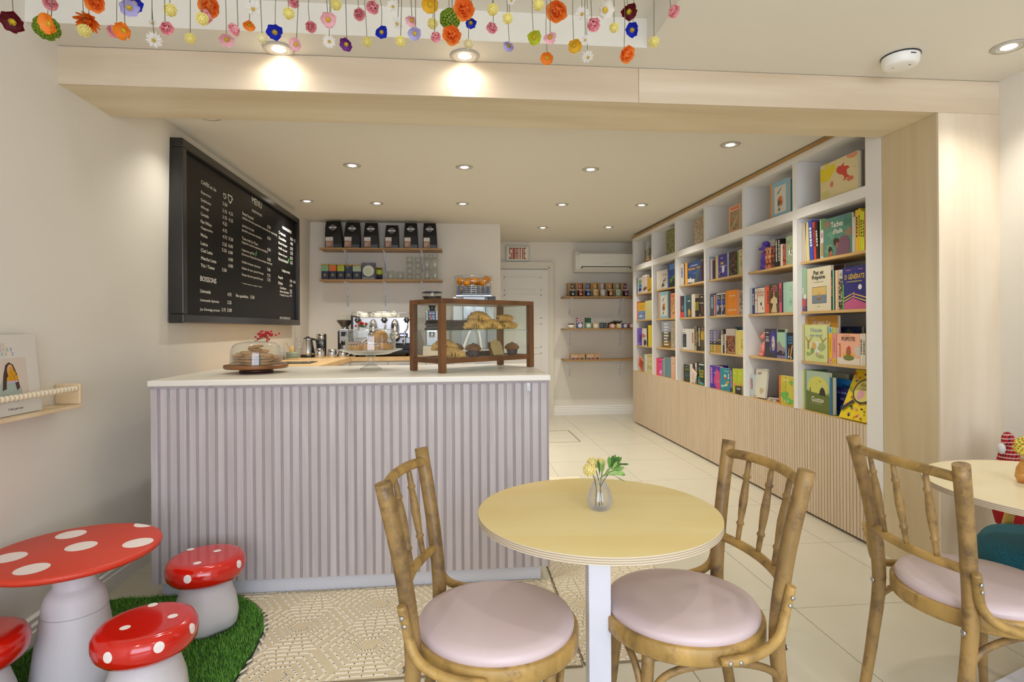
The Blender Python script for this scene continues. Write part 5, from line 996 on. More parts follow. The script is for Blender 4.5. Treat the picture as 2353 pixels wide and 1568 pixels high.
# matcha bowl and whisk
t = onbar('matcha_bowl', 'sage green ribbed bowl on a small board beside the kettle', 'bowl', -1.64, 5.93)
mb = MB(); mb.lathe([(.06, 0), (.07, .012), (0, .012)], 28); mb.build('saucer', M_bl, t)
mb = MB(); mb.lathe([(.0, .013), (.055, .013), (.064, .025), (.0625, .035), (.0645, .045), (.0625, .055), (.065, .07), (.061, .07), (.058, .02), (0, .018)], 32); mb.build('bowl', mat('sage_glaze', '#8a9a8a', .25), t)
t = T('matcha_whisk', 'bamboo tea whisk and scoop standing in the green bowl', 'whisk', (-1.645, 5.93, ZB + .0195))
mb = MB(); mb.lathe([(.02, 0), (.026, .03), (.012, .07), (.0115, .11), (.0, .11)], 18); mb.build('whisk', mat('bamboo', '#d0a94e', .5), t)
mb = MB(); mb.tube(ptcurve([(-.02, .01, .02), (-.035, .01, .1), (-.055, .01, .135), (-.06, .01, .15)], 4), .0035, 6); mb.build('scoop', mat('bamboo', '#d0a94e', .5), t)
# kettle
t = onbar('electric_kettle', 'conical polished steel gooseneck kettle with black handle', 'kettle', -1.585, 6.30)
mb = MB(); mb.cyl((0, 0, 0), .078, .022, 28); mb.build('base', M_black, t)
mb = MB(); mb.lathe([(.0, .023), (.072, .023), (.07, .05), (.048, .19), (.046, .2)], 32); mb.build('body', M_chrome, t)
mb = MB(); mb.lathe([(.046, .2), (.044, .208), (.018, .21), (.018, .222), (.0, .222)], 24); mb.build('lid', M_black, t)
mb = MB(); mb.tube(ptcurve([(.045, 0, .195), (.09, -.01, .18), (.1, -.01, .1), (.085, -.01, .05)], 5), .009, 8, flat=1.2); mb.build('handle', M_black, t)
mb = MB(); mb.tube(ptcurve([(-.06, 0, .06), (-.09, 0, .1), (-.09, 0, .17), (-.115, 0, .2)], 5), [.009] * 10 + [.006] * 6, 8); mb.build('spout', M_chrome, t)
t = onbar('insulated_bottle', 'black bottle with polished steel top beside the kettle', 'bottle', -1.47, 6.42)
mb = MB(); mb.lathe([(.0, 0), (.046, 0), (.05, .01), (.052, .19)], 28); mb.build('body', M_black, t)
mb = MB(); mb.lathe([(.052, .19), (.054, .195), (.054, .245), (.05, .25), (.0, .25)], 28); mb.build('cap', M_chrome, t)
mb = MB()
for q in range(5): mb.add([(-.018, -.053, .14 + .012 * q), (.012, -.0535, .14 + .012 * q), (.012, -.0535, .144 + .012 * q), (-.018, -.053, .144 + .012 * q)], [(0, 1, 2, 3)])
mb.build('print', ink('#8a8a8c'), t)
for k, (x, y, r, h, w_) in enumerate(((-1.437, 6.2, .052, .098, 'left of three milk jugs'), (-1.315, 6.22, .046, .085, 'middle one of three milk jugs'), (-1.2, 6.2, .042, .075, 'right of three milk jugs, by the cake stand'))):
    t = onbar('milk_jug', 'polished steel milk jug, ' + w_, 'jug', x, y, rad(-60 + 30 * k))
    mb = MB(); mb.lathe([(.0, .001), (r, .001), (r * 1.02, .01), (r * .97, h * .6), (r * .93, h), (r * .9, h), (r * .94, h * .6), (r * .98, .008), (0, .006)], 28, lobe=lambda a, z, h=h: 1 + (.16 * max(0, math.cos(a + PI)) ** 12 if z > h * .8 else 0)); mb.build('body', M_chrome, t)
    mb = MB(); mb.tube(ptcurve([(r * .95, 0, h * .92), (r * 1.6, 0, h * .88), (r * 1.65, 0, h * .5), (r, 0, h * .2)], 5), .0045, 7, flat=1.6); mb.build('handle', M_chrome, t)
# small grinder at the left of the machine
t = onbar('coffee_grinder', 'small black and steel coffee grinder with bean hopper, left of the espresso machine', 'grinder', -1.235, 6.5)
mb = MB(); mb.box(-.075, -.09, 0, .075, .09, .03); mb.box(-.075, -.02, .03, .075, .09, .28); mb.build('body', M_black, t, .008)
mb = MB(); mb.box(-.05, -.055, .14, .05, -.018, .3); mb.cyl((0, -.04, .06), .036, .07, 20); mb.build('front_plate', M_steel, t, .006)
mb = MB(); mb.box(-.03, -.0575, .22, .03, -.054, .27); mb.build('screen', M_black, t); mb = MB(); mb.cyl((0, -.06, .13), .03, .04, 16); mb.build('dosing_chute', M_black, t)
mb = MB(); mb.cyl((0, -.0, .29), .042, .03, 20); mb.build('collar', M_chrome, t)
mb = MB(); mb.lathe([(.036, .32), (.085, .38), (.088, .385), (.088, .455), (.09, .46)], 28, cap=False); mb.build('hopper', M_cupglass, t)
mb = MB(); mb.lathe([(.0, .322), (.034, .322), (.083, .381), (.083, .4), (.0, .403)], 24); mb.build('beans', mat('coffee_beans', '#2c1a12', .5, bump=.8, bs=120), t)
# espresso machine
t = onbar('espresso_machine', 'wide polished espresso machine with black knobs and cups on top', 'coffee machine', -.80, 6.5)
M_panel = mat('mirror_panel', '#dfe2ee', .16, .75)
HW = .32
mb = MB(); mb.box(-HW, -.16, .13, HW, .26, .42); mb.build('body', M_steel, t, .01)
mb = MB(); mb.box(-HW + .004, -.205, .2, HW - .004, -.16, .425); mb.build('front_panel', M_panel, t, .01)
for sx in (-1, 1):
    m_ = MB(); m_.box(sx * HW - .008, -.23, .1, sx * HW + .008, .26, .445); m_.build('side_panel', M_black if sx < 0 else M_chrome, t, .004)
mb = MB(); mb.box(-HW, -.23, .07, HW, .24, .13); mb.build('lower_body', M_black, t, .006)
mb = MB(); mb.box(-HW + .02, -.27, .03, HW - .02, -.02, .07); mb.build('drip_tray', M_black, t, .012)
for sx in (-1, 1):
    for y in (-.18, .2):
        m_ = MB(); m_.cyl((sx * .27, y, 0), .02, .075, 14); m_.build('foot', M_black, t)
mb = MB(); mb.tube([(-HW, -.2, .425), (-HW, -.2, .475), (-HW + .01, -.2, .48), (HW - .01, -.2, .48), (HW, -.2, .475), (HW, -.2, .425)], .005, 8); mb.tube([(-HW, .22, .425), (-HW, .22, .48), (HW, .22, .48), (HW, .22, .425)], .005, 8); mb.build('cup_rail', M_chrome, t)
def lob(c, r, n_=6):
    mb = MB(); mb.lathe([(.0, -.016), (r * .9, -.014), (r, 0), (r * .9, .012), (.0, .016)], 36, lobe=lambda a, z: 1 + .14 * math.cos(n_ * a)); return mb
RX = Matrix.Rotation(PI / 2, 4, 'X')
for x in (-.255, .025, .265):
    m_ = MB(); m_.M = Matrix.Translation((x, -.235, .395)) @ RX; m_.lathe([(.0, -.016), (.028, -.014), (.031, 0), (.028, .012), (.0, .016)], 36, lobe=lambda a, z: 1 + .14 * math.cos(6 * a)); m_.lathe([(.0, .0175), (.012, .0165)], 12, 1); k_ = m_.build('valve_knob', [M_black, M_chrome], t)
    m_ = MB(); m_.tube(ptcurve([(x, -.21, .375), (x + .01, -.235, .35), (x + .005, -.255, .3), (x - .02, -.27, .26), (x - .022, -.27, .19), (x - .025, -.272, .13)], 5), .0075, 8); m_.build('steam_wand', M_chrome, t)
for x in (-.09, .14):
    m_ = MB(); m_.lathe([(.05, .19), (.055, .215), (.06, .225), (.052, .25), (.04, .26), (.046, .29), (.042, .34), (.028, .385), (.016, .39), (.016, .402), (0, .404)], 24, c=(x, -.25, 0)); m_.build('brew_group', M_chrome, t)
    m_ = MB(); m_.lathe([(.0, .165), (.034, .165), (.045, .19), (.0, .19)], 20, c=(x, -.25, 0)); m_.tube([(x, -.28, .18), (x, -.33, .172), (x, -.42, .155)], [.012, .013, .017], 10); m_.build('portafilter', M_black, t)
m_ = MB(); m_.box(.175, -.212, .205, .275, -.205, .25); m_.build('display', mat('display_black', '#141634', .2), t, .003)
m_ = MB(); m_.box(.195, -.2135, .22, .252, -.212, .236); m_.build('display_digits', mat('display_glow', '#b8bcff', .4, emit=1.6), t)
m_ = MB(); m_.box(.215, -.209, .15, .24, -.205, .18); m_.build('switch', M_black, t)
M_mug = mat('cream_glaze', '#e2dcc8', .25)
CUPS = [(-.21, -.08, .047, 0, 'far left'), (-.055, -.1, .048, 0, 'second from left'), (.0, .0, .05, .0, 'behind the second'), (.05, -.1, .04, .0, 'middle, next to the tilted cup'), (.105, -.07, .036, .55, 'tilted one at the right')]
for x, y, r, tl, w_ in CUPS:
    c = T('coffee_cup', 'cream cup upside down on the espresso machine, ' + w_, 'cup', (-.80 + x, 6.5 + y, ZB + .4265 + (.022 if tl else 0))); c.rotation_euler = (0, tl, rad(180 if x < 0 else 0))
    h = r * 1.35
    mb = MB(); mb.lathe([(r, 0), (r * 1.02, .004), (r * .98, h * .4), (r * .8, h * .78), (r * .5, h * .93), (r * .5, h), (r * .42, h), (.0, h * .95)], 28); mb.build('bowl', M_mug, c)
    mb = MB(); mb.tube(ptcurve([(r * .95, 0, h * .3), (r * 1.5, 0, h * .25), (r * 1.55, 0, h * .6), (r * .85, 0, h * .75)], 5), .0055, 8); mb.build('handle', M_mug, c)
# tall grinder
t = onbar('coffee_grinder', 'tall steel coffee grinder with dark hopper behind the pastry case', 'grinder', -.27, 6.5)
mb = MB(); mb.box(-.1, -.13, 0, .12, .12, .1); mb.build('base', mat('grinder_base', '#c9c2b6', .5), t, .004)
mb = MB(); mb.box(-.07, -.07, .1, .07, .1, .5); mb.build('body', M_steel, t, .012)
mb = MB(); mb.box(-.05, -.08, .38, .05, -.07, .5); mb.build('screen', mat('screen_black', '#0c0c14', .2), t, .003)
mb = MB()
for q, (x, z) in enumerate(((-.02, .47), (.0, .47), (.02, .47), (-.02, .435), (.015, .435), (-.005, .41), (.02, .41))): mb.box(x - .006, -.0812, z - .005, x + .006, -.08, z + .005, q % 2)
mb.build('screen_icons', [mat('icon_blue', '#7fb4ff', .4, emit=1.), mat('icon_red', '#ff5a5a', .4, emit=1.)], t)
mb = MB(); mb.box(-.06, -.1, .26, .06, -.07, .3); mb.cyl((0, -.11, .2), .03, .06, 16); mb.build('spout', M_chrome, t, .004)
mb = MB(); mb.lathe([(.03, .5), (.034, .54), (.05, .56), (.105, .65), (.108, .66)], 28); mb.build('hopper_cone', mat('smoked_hopper', '#221a18', .2), t)
mb = MB(); mb.lathe([(.108, .66), (.11, .7)], 28, cap=False); mb.build('hopper', M_cupglass, t)
mb = MB(); mb.lathe([(.0, .7), (.112, .7), (.114, .708), (.09, .714), (.0, .716)], 28); mb.build('lid', M_black, t)
mb = MB(); mb.tube(ptcurve([(.1, .0, .03), (.16, -.02, .08), (.2, -.04, .06), (.19, .0, .02), (.17, .05, .1)], 6), .005, 6); mb.build('cord', M_black, t)
# orange juicer
t = onbar('juice_machine', 'grey upright orange juice machine with wire basket behind the pastry case', 'juicer', .2, 6.52)
M_jg = mat('juicer_grey', '#b9bcbc', .35, .2); M_jd = mat('juicer_dark_grey', '#7f8486', .4)
mb = MB(); mb.box(-.24, -.12, .0, .24, .2, .06); mb.box(-.24, .02, .06, .24, .2, .66); mb.build('housing', M_jg, t, .01)
mb = MB(); mb.box(-.13, -.14, .36, .13, .02, .66); mb.build('press_cover', glass('cover_glass', '#dfe4e4', '#b8c0c2', .15, .05, .5), t, .01)
for sx in (-1, 1):
    m_ = MB(); m_.box(sx * .2 - .055, -.12, .06, sx * .2 + .055, .02, .36); m_.build('peel_bin', M_jd, t, .008)
    m_ = MB(); m_.M = Matrix.Translation((sx * .06, -.05, .52)) @ RX; m_.lathe([(.0, -.05), (.045, -.05), (.05, 0), (.03, .03), (0, .035)], 20); m_.build('press_cup', mat('press_white', '#d5d8da', .35), t)
m_ = MB(); m_.tube(ptcurve([(-.13, -.15, .06), (-.05, -.15, .26), (.0, -.15, .33), (.05, -.15, .26), (.08, -.15, .06)], 5), .014, 8); m_.build('tap', mat('press_white', '#d5d8da', .35), t)
m_ = MB(); m_.box(-.2, -.05, .66, .2, .19, .675); m_.box(.16, -.13, .6, .24, .02, .655, 1); m_.build('top_plate', [M_steel, M_black], t)
bz = .69; mb = MB(); R = .215
for z, r in ((bz, R * .93), (bz + .022, R * .94), (bz + .044, R * .95), (bz + .066, R * .955), (bz + .088, R * .96), (bz + .2, R * 1.02), (bz + .14, R * .98)):
    mb.tube([(r * math.cos(2 * PI * k / 40), .06 + r * math.sin(2 * PI * k / 40) * .7, z) for k in range(41)], .0032, 5, caps=False)
for k in range(10):
    a = 2 * PI * k / 10 + .3; mb.tube([(R * .93 * math.cos(a), .06 + R * .65 * math.sin(a), bz), (R * 1.02 * math.cos(a), .06 + R * .714 * math.sin(a), bz + .2)], .003, 5)
mb.build('wire_basket', M_chrome, t)
mb = MB(); mb.lathe([(.0, .676), (.2, .676), (.2, .69), (.0, .69)], 32, c=(0, .06, 0), lobe=lambda a, z: .82 + .18 * abs(math.cos(a))); mb.build('basket_floor', M_jd, t)
mb = MB()
for k in range(7): mb.box(-.185 + .054 * k, -.06, .692, -.15 + .054 * k, -.054, .772)
mb.build('feeder_vanes', mat('feeder_blue', '#3a4866', .5), t)
M_or = mat('orange_peel', '#e08a0c', .45, bump=.15, bs=260)
orm = MB(); orm.ball((0, 0, 0), .042, 16, 10); orm = mesh_of(orm, 'peel', M_or)
OR = [(-.152, .0, .84, 'at the left rim'), (-.075, -.06, .815, 'low at the left front'), (-.06, .06, .845, 'back left'), (.015, -.03, .84, 'middle front'), (.05, .075, .835, 'middle back'), (.108, -.04, .82, 'low at the right'), (.155, .04, .865, 'topmost at the right'), (-.13, -.02, .735, 'at the basket floor, left')]
for x, y, z, w_ in OR:
    o = bpy.data.objects.new('orange', orm); COL.objects.link(o); o.location = (.2 + x, 6.58 + y, ZB + z); o.rotation_euler = (x * 40, y * 30, 1)
    tag(o, 'orange in the wire basket of the juice machine, ' + w_, 'orange', 'oranges in the wire basket')
# ------------------------------------------------------------------ shelves over the coffee bar
def bracket(par, x, yw, yf, z, hl):
    m_ = MB(); m_.box(x - .014, yw - .004, z - hl, x + .014, yw - .001, z); m_.box(x - .012, yf + .06, z - .005, x + .012, yw - .004, z - .001)
    m_.tube([(x, yw - .006, z - hl + .05), (x, yf + .1, z - .006)], .005, 6)
    b = m_.build('bracket', mat('bracket_white', '#e6e5e6', .4), par)
    m2 = MB()
    for q in (.2, .5, .85): m2.box(x - .004, yw - .0055, z - hl * q - .004, x + .004, yw - .004, z - hl * q + .004)
    m2.build('screw', mat('screw_grey', '#6a6a6e', .4, .5), b)
for nm, z, hl in (('upper oak wall shelf over the coffee machine, holding black coffee bags', 2.2215, .28), ('lower oak wall shelf over the coffee machine, holding tins and glasses', 1.8635, .33)):
    t = T('wall_shelf', nm, 'shelf', (-.85, 6.75, z))
    m_ = MB(); m_.box(-.685, -.145, -.0165, .69, .149, 0); m_.build('board', M_oakshelfx, t, .001)
    for x in (-.42, .02, .45): bracket(t, x, .149, -.145, -.0165, hl)
BAGS = [(-1.384, .19, .318, -2, 'first from the left'), (-1.185, .18, .306, 2, 'second from the left'), (-.968, .165, .302, 0, 'third from the left'), (-.735, .158, .278, 1, 'fourth and shortest'), (-.516, .158, .305, 0, 'fifth from the left'), (-.295, .16, .306, -1, 'at the right end of the row')]
M_bag = mat('bag_black', '#0f0f11', .32, bump=.3, bs=14)
for i, (x, w, h, tl, w_) in enumerate(BAGS):
    t = T('coffee_bag', 'black coffee bag, kraft label, upper shelf, ' + w_, 'coffee bag', (x, 6.715, 2.222), 0, 'coffee bags on the upper shelf'); t.rotation_euler = (0, rad(tl), 0)
    hw = w / 2; mb = MB(); vs = []; lv = [(0, 1, .05), (.15, 1.02, .052), (.5, .98, .045), (.8, .93, .03), (.93, .88, .012), (1, .87, .006)]
    for z, kx, d in lv: vs += [(-hw * kx, -d, z * h), (0, -d * 1.12, z * h), (hw * kx, -d, z * h), (hw * kx, d, z * h), (0, d, z * h), (-hw * kx, d, z * h)]
    fs = [[0, 5, 4, 3, 2, 1], [30, 31, 32, 33, 34, 35]]
    for j in range(5):
        for k in range(6): fs.append((j * 6 + k, j * 6 + (k + 1) % 6, j * 6 + 6 + (k + 1) % 6, j * 6 + 6 + k))
    mb.add(vs, fs, 0, False); mb.build('bag', M_bag, t, .006)
    y = -.0595
    m_ = MB(); m_.box(-hw * .9, y, .012, -hw * .9 + w * .44, y + .001, .085); m_.box(-hw * .9, y, .085, -hw * .9 + w * .44, y + .001, .128, 1); m_.build('label', [mat('kraft_label', '#a8806a', .6), mat('label_white', '#cfcac8', .5)], t)
    m_ = MB()
    for q in range(3): m_.box(-hw * .84, y - .0006, .03 + .014 * q, -hw * .84 + w * (.2 + .05 * q), y, .034 + .014 * q)
    m_.box(-hw * .82, y - .0006, .098, -hw * .5, y, .112); m_.build('label_print', ink('#e2d6cc'), t)
    zc = h * .74; m_ = MB(); m_.M = Matrix.Translation((0, -.054 if i != 3 else -.054, zc)) @ RX
    m_.lathe([(.026, .0), (.03, 0)], 28); m_.box(-.042, -.009, -.0005, .042, .009, .0012); m_.lathe([(.0, -.0004), (.018, -.0004)], 24, 1); m_.build('emblem', [ink('#d0d0d2'), ink('#3a3a3c')], t)
    text(t, 'emblem_lettering', 'CAFÉ', at(FY, 0, -.0556, zc), .06, .009, '#18181a')
TINS = [(-1.4775, .085, .172, '#7fae86', 'green topped'), (-1.3915, .081, .172, '#d8682a', 'orange topped'), (-1.303, .081, .17, '#a6b832', 'lime topped'), (-1.216, .081, .17, '#2a3048', 'all navy'), (-1.1245, .095, .166, '#a3b79a', 'wide sage topped')]
for x, w, h, c, w_ in TINS:
    t = T('tea_tin', w_ + ' square navy tea tin on the lower coffee shelf', 'tin', (x, 6.68, 1.8642), 0, 'tea tins on the lower coffee shelf')
    mb = MB(); mb.box(-w / 2 + .002, -.04, 0, w / 2 - .002, .04, h - .012); mb.build('tin', mat('tin_navy', '#232a44', .35), t, .004)
    m_ = MB(); m_.box(-w / 2 + .0015, -.0408, h * .55, w / 2 - .0015, .0408, h - .014); m_.build('label', mat('tin_' + c[1:], c, .45), t)
    m_ = MB(); m_.box(-w / 2 + .001, -.0412, h - .012, w / 2 - .001, .0412, h); m_.build('lid', mat('tin_lid', '#b39a3a', .35, .3), t, .003)
    m_ = MB(); m_.box(-.018, -.0405, h * .22, .018, -.04, h * .26); m_.box(-.01, -.0405, h * .3, .01, -.04, h * .38); m_.box(-w * .36, -.0413, h * .82, w * .1, -.0408, h * .86); m_.build('label_print', ink('#b39a4a'), t)
t = T('matcha_box', 'slate matcha latte box with a round picture, on the lower coffee shelf', 'box', (-.997, 6.69, 1.8642))
mb = MB(); mb.box(-.075, -.03, 0, .075, .03, .194); mb.build('box', mat('box_slate', '#575866', .5), t, .001)
m_ = MB(); m_.M = Matrix.Translation((0, -.0305, .1)) @ RX; m_.lathe([(.052, 0), (.063, 0)], 32); m_.lathe([(0, 0), (.052, 0)], 32, 1); m_.lathe([(0, .0005), (.04, .0005)], 32, 2); m_.build('cup_picture', [ink('#d6d6cc'), ink('#cfd4bc'), ink('#c3cdb0')], t)
text(t, 'lettering', 'Matcha Latte', at(FY, 0, -.0308, .02), .13, .018, '#d2d2d0'); text(t, 'lettering', 'DAVID', at(FY, 0, -.0308, .178), .04, .007, '#b0b0b4')
t = T('tea_tin', 'small round lime labelled tea tin beside the matcha box', 'tin', (-.877, 6.68, 1.8642))
mb = MB(); mb.cyl((0, 0, 0), .034, .13, 24); mb.build('tin', mat('tin_navy', '#232a44', .35), t)
mb = MB(); mb.cyl((0, 0, .06), .0345, .058, 24); mb.build('label', mat('tin_a6b832', '#a6b832', .45), t)
mb = MB(); mb.cyl((0, 0, .13), .0355, .012, 24); mb.build('lid', mat('tin_lid', '#b39a3a', .35, .3), t)
def tumbler(label, x, y, z, r, h, handle=False, grp=None):
    t = T('glass_mug' if handle else 'glass', label, 'glass', (x, y, z), 0, grp)
    mb = MB(); mb.lathe([(.0, .004), (r * .8, .004), (r * .86, 0), (r * .9, .004), (r, h * .4), (r, h), (r * .94, h), (r * .93, h * .4), (r * .82, .012), (0, .012)], 24); mb.build('body', M_cupglass, t)
    if handle: mb = MB(); mb.tube(ptcurve([(-r * .95, 0, h * .85), (-r * 1.5, 0, h * .8), (-r * 1.5, 0, h * .35), (-r * .95, 0, h * .25)], 5), .005, 8); mb.build('handle', M_cupglass, t)
tumbler('glass mug with handle, left of two on the lower coffee shelf', -.75, 6.68, 1.8642, .042, .1, True)
tumbler('glass mug with handle, right of two, next to the stacked glasses', -.64, 6.68, 1.8642, .045, .095, True)
for x, w_ in ((-.532, 'left'), (-.4375, 'right')):
    for k in range(4): tumbler('small clear glass in the ' + w_ + ' short stack, ' + ['lowest', 'second up', 'third up', 'topmost'][k], x, 6.68, 1.8642 + .0665 * k, .039, .066, grp='stacked glasses on the lower coffee shelf')
for x, w_ in ((-.332, 'left'), (-.242, 'right')):
    for k in range(2): tumbler('tall clear glass in the ' + w_ + ' tall stack, ' + ['lower', 'upper'][k], x, 6.68, 1.8642 + .1265 * k, .042, .126, grp='stacked glasses on the lower coffee shelf')
    tumbler('short glass upside on the ' + w_ + ' tall stack', x, 6.68, 1.8642 + .253, .038, .045, grp='stacked glasses on the lower coffee shelf')
# ------------------------------------------------------------------ exit wall: sign, air conditioner, shelves
t = T('exit_sign', 'white exit sign reading SORTIE in tall red letters', 'sign', (.905, 8.37, 2.395))
mb = MB(); mb.box(-.174, -.03, -.11, .174, .008, .11); mb.build('frame', mat('sign_frame', '#c9cbc8', .4), t, .004)
mb = MB(); mb.box(-.155, -.033, -.095, .155, -.029, .095); mb.build('face', mat('sign_face', '#e6dfc8', .5), t)
M_sr = '#a8140c'
# blocky condensed capitals built from bars
def bars(L): return L
mb = MB(); x = -.1245; lw, lh, th = .037, .165, .0122
def bar(x0, z0, x1, z1): mb.box(x0, -.0345, z0, x1, -.033, z1)
zt, zm, zl = lh / 2, 0, -lh / 2
def S_(x): bar(x, zt - th, x + lw, zt); bar(x, zm - th / 2, x + lw, zm + th / 2); bar(x, zl, x + lw, zl + th); bar(x, zm, x + th, zt); bar(x + lw - th, zl, x + lw, zm); bar(x + lw - th, zt - .035, x + lw, zt); bar(x, zl, x + th, zl + .035)
def O_(x): bar(x, zl, x + th, zt); bar(x + lw - th, zl, x + lw, zt); bar(x, zt - th, x + lw, zt); bar(x, zl, x + lw, zl + th); bar(x + lw / 2 - .0045, zl + .02, x + lw / 2 + .0045, zt - .02)
def R_(x): bar(x, zl, x + th, zt); bar(x + lw - th, zm, x + lw, zt); bar(x, zt - th, x + lw, zt); bar(x, zm - th / 2, x + lw, zm + th / 2); bar(x + lw - th, zl, x + lw, zm - .012)
def T_(x): bar(x, zt - th, x + lw, zt); bar(x + lw / 2 - th / 2, zl, x + lw / 2 + th / 2, zt)
def I_(x): bar(x, zl, x + th, zt)
def E_(x): bar(x, zl, x + th, zt); bar(x, zt - th, x + lw, zt); bar(x, zm - th / 2, x + lw * .9, zm + th / 2); bar(x, zl, x + lw, zl + th)
for fn, w in ((S_, lw), (O_, lw), (R_, lw), (T_, lw), (I_, th), (E_, lw)): fn(x); x += w + .0102
mb.build('lettering', ink(M_sr), t)
t = T('air_conditioner', 'white wall mounted air conditioner next to the bookcase', 'air conditioner', (2.19, 8.37, 2.11))
M_ac = mat('ac_white', '#e3dfd2', .4)
mb = MB(); P = [(-.01, 0), (-.15, .0), (-.2, .05), (-.205, .1), (-.205, .24), (-.17, .3), (-.03, .32), (-.01, .32)]
mb.add([(-.46, y, z) for y, z in P] + [(.46, y, z) for y, z in P], [list(range(8)), list(range(8, 16))[::-1]] + [(i, i + 8, (i + 1) % 8 + 8, (i + 1) % 8) for i in range(8)]); mb.build('housing', M_ac, t, .006)
m_ = MB(); m_.box(-.4, -.2085, .085, .4, -.205, .265); m_.build('front_cover', mat('ac_cover', '#e8e5db', .35), t, .002)
m_ = MB(); m_.add([(-.37, -.212, .078), (.36, -.212, .078), (.36, -.206, .07), (-.37, -.206, .07)], [(0, 1, 2, 3)]); m_.add([(-.38, -.2, .0495), (.37, -.2, .0495), (.36, -.2085, .074), (-.37, -.2085, .074)], [(0, 1, 2, 3)]); m_.build('outlet_gap', M_blackm, t)
m_ = MB(); m_.add([(-.362, -.2075, .05), (.352, -.2075, .05), (.345, -.2125, .068), (-.356, -.2125, .068)], [(0, 1, 2, 3)]); m_.build('louvre', M_ac, t)
m_ = MB(); m_.box(-.4, -.19, .278, .4, -.172, .288); m_.build('intake_grille', mat('ac_grille', '#b9b5aa', .5), t)
m_ = MB(); m_.box(-.03, -.2095, .115, .07, -.2085, .12); m_.build('badge', mat('ac_grille', '#b9b5aa', .5), t)
M_dshelf = wood('exit_shelf_oak', '#8f6a38', '#aa8448', (14, 1.2, 1.2), .9, .45, bump=.05)
for nm, z in (('upper exit wall shelf holding eight preserve jars', 1.749), ('middle exit wall shelf holding soaps and sachets', 1.2875), ('lowest exit wall shelf holding two kraft boxes', .838)):
    t = T('wall_shelf', 'oak ' + nm, 'shelf', (2.10, 8.2, z)); m_ = MB(); m_.box(-.55, -.17, -.02, .3, .178, 0) if False else m_.box(-.555, -.17, -.02, .59, .178, 0); m_.build('board', M_dshelf, t, .001)
    for x in (-.43, .33): bracket(t, x, .179, -.17, -.02, .28)
M_kraft = mat('kraft_board', '#a8865e', .7, var=.08, vs=20)
JARS = [('#3a4a44', '#17140f', 'grey'), ('#b0402c', '#1c1210', 'red'), ('#2a58b0', '#141518', 'blue'), ('#d8961c', '#d8cdb0', 'amber'), ('#c0c2cc', '#cfc8b4', 'lilac'), ('#c8861c', '#1a1008', 'brown and gold'), ('#8fae98', '#c6cbae', 'sage'), ('#7a2a6a', '#17100f', 'plum')]
for i, (lab, body, w_) in enumerate(JARS):
    x = 1.662 + .112 * i - (.004 if i in (4, 5) else 0)
    t = T('gift_box', 'kraft gift box with a ' + w_ + ' band on the upper exit shelf', 'box', (x + .0, 8.2, 1.7496), 0, 'kraft boxes on the upper exit shelf')
    mb = MB(); mb.box(-.05, -.045, 0, .046, .05, .1985); mb.build('carton', M_kraft, t, .001)
    m_ = MB(); m_.M = Matrix.Translation((.012, -.0455, 0))
    P = [(.02 * math.cos(a), .125 + .02 * math.sin(a)) for a in [PI + PI * k / 6 for k in range(7)]] + [(.02 * math.cos(a), .172 + .02 * math.sin(a)) for a in [PI * k / 6 for k in range(7)]]
    m_.add([(a, 0, b) for a, b in P], [list(range(14))]); m_.box(-.009, -.0008, .135, .009, -.0002, .16, 1); m_.build('band', [mat('band_' + lab[1:], lab, .4), ink('#c9bfae')], t)
    t = T('preserve_jar', 'small ' + w_ + ' labelled jar with white lid in front of its kraft box', 'jar', (x + .01, 8.1, 1.7496), 0, 'preserve jars on the upper exit shelf')
    mb = MB(); mb.cyl((0, 0, 0), .039, .083, 24, r2=.04); mb.build('jar', mat('jar_' + body[1:], body, .35), t)
    mb = MB(); mb.lathe([(.0405, .083), (.0415, .085), (.0415, .094), (.039, .096), (0, .096)], 24); mb.build('lid', mat('jar_lid', '#d8d4ca', .4), t)
    m_ = MB(); m_.lathe([(.0398, .012), (.0404, .075)], 10, a0=-PI / 2 - .62, a1=-PI / 2 + .62); m_.lathe([(.0402, .022), (.0403, .036)], 8, 1, a0=-PI / 2 - .45, a1=-PI / 2 + .45); m_.build('label', [mat('band_' + lab[1:], lab, .4), ink('#cfc6b6')], t)
# middle shelf
zs = 1.288
t = T('cream_jar', 'low white jar with black lid, left end of the middle exit shelf', 'jar', (1.645, 8.1, zs)); mb = MB(); mb.cyl((0, 0, 0), .045, .052, 28); mb.build('jar', M_mug, t); mb = MB(); mb.cyl((0, 0, .052), .044, .016, 28); mb.build('lid', M_black, t)
for x, c1, c2, c3, w_ in ((1.768, '#c9c3c8', '#7a2a34', '#4a5a8a', 'white and maroon plaid top'), (1.892, '#2a6a4a', '#16241c', '#6a9a78', 'green plaid top')):
    t = T('gift_pouch', 'tall soap pouch with ' + w_ + ' on the middle exit shelf', 'pouch', (x, 8.1, zs)); mb = MB(); mb.box(-.042, -.03, 0, .042, .03, .08); mb.build('box', mat('pouch_' + c3[1:], c3, .6), t, .004)
    mb = MB()
    for a in range(4):
        for b in range(4): mb.box(-.04 + .02 * a, -.028, .08 + .0175 * b, -.02 + .02 * a, .028, .0975 + .0175 * b, (a + b) % 2)
    mb.build('plaid_bag', [mat('plaid_' + c1[1:], c1, .8), mat('plaid_' + c2[1:], c2, .8)], t)
    m_ = MB(); m_.M = Matrix.Translation((.003, -.0305, .04)) @ RX; m_.lathe([(0, 0), (.03, 0)], 20); m_.build('round_label', ink('#d6d2ca'), t)
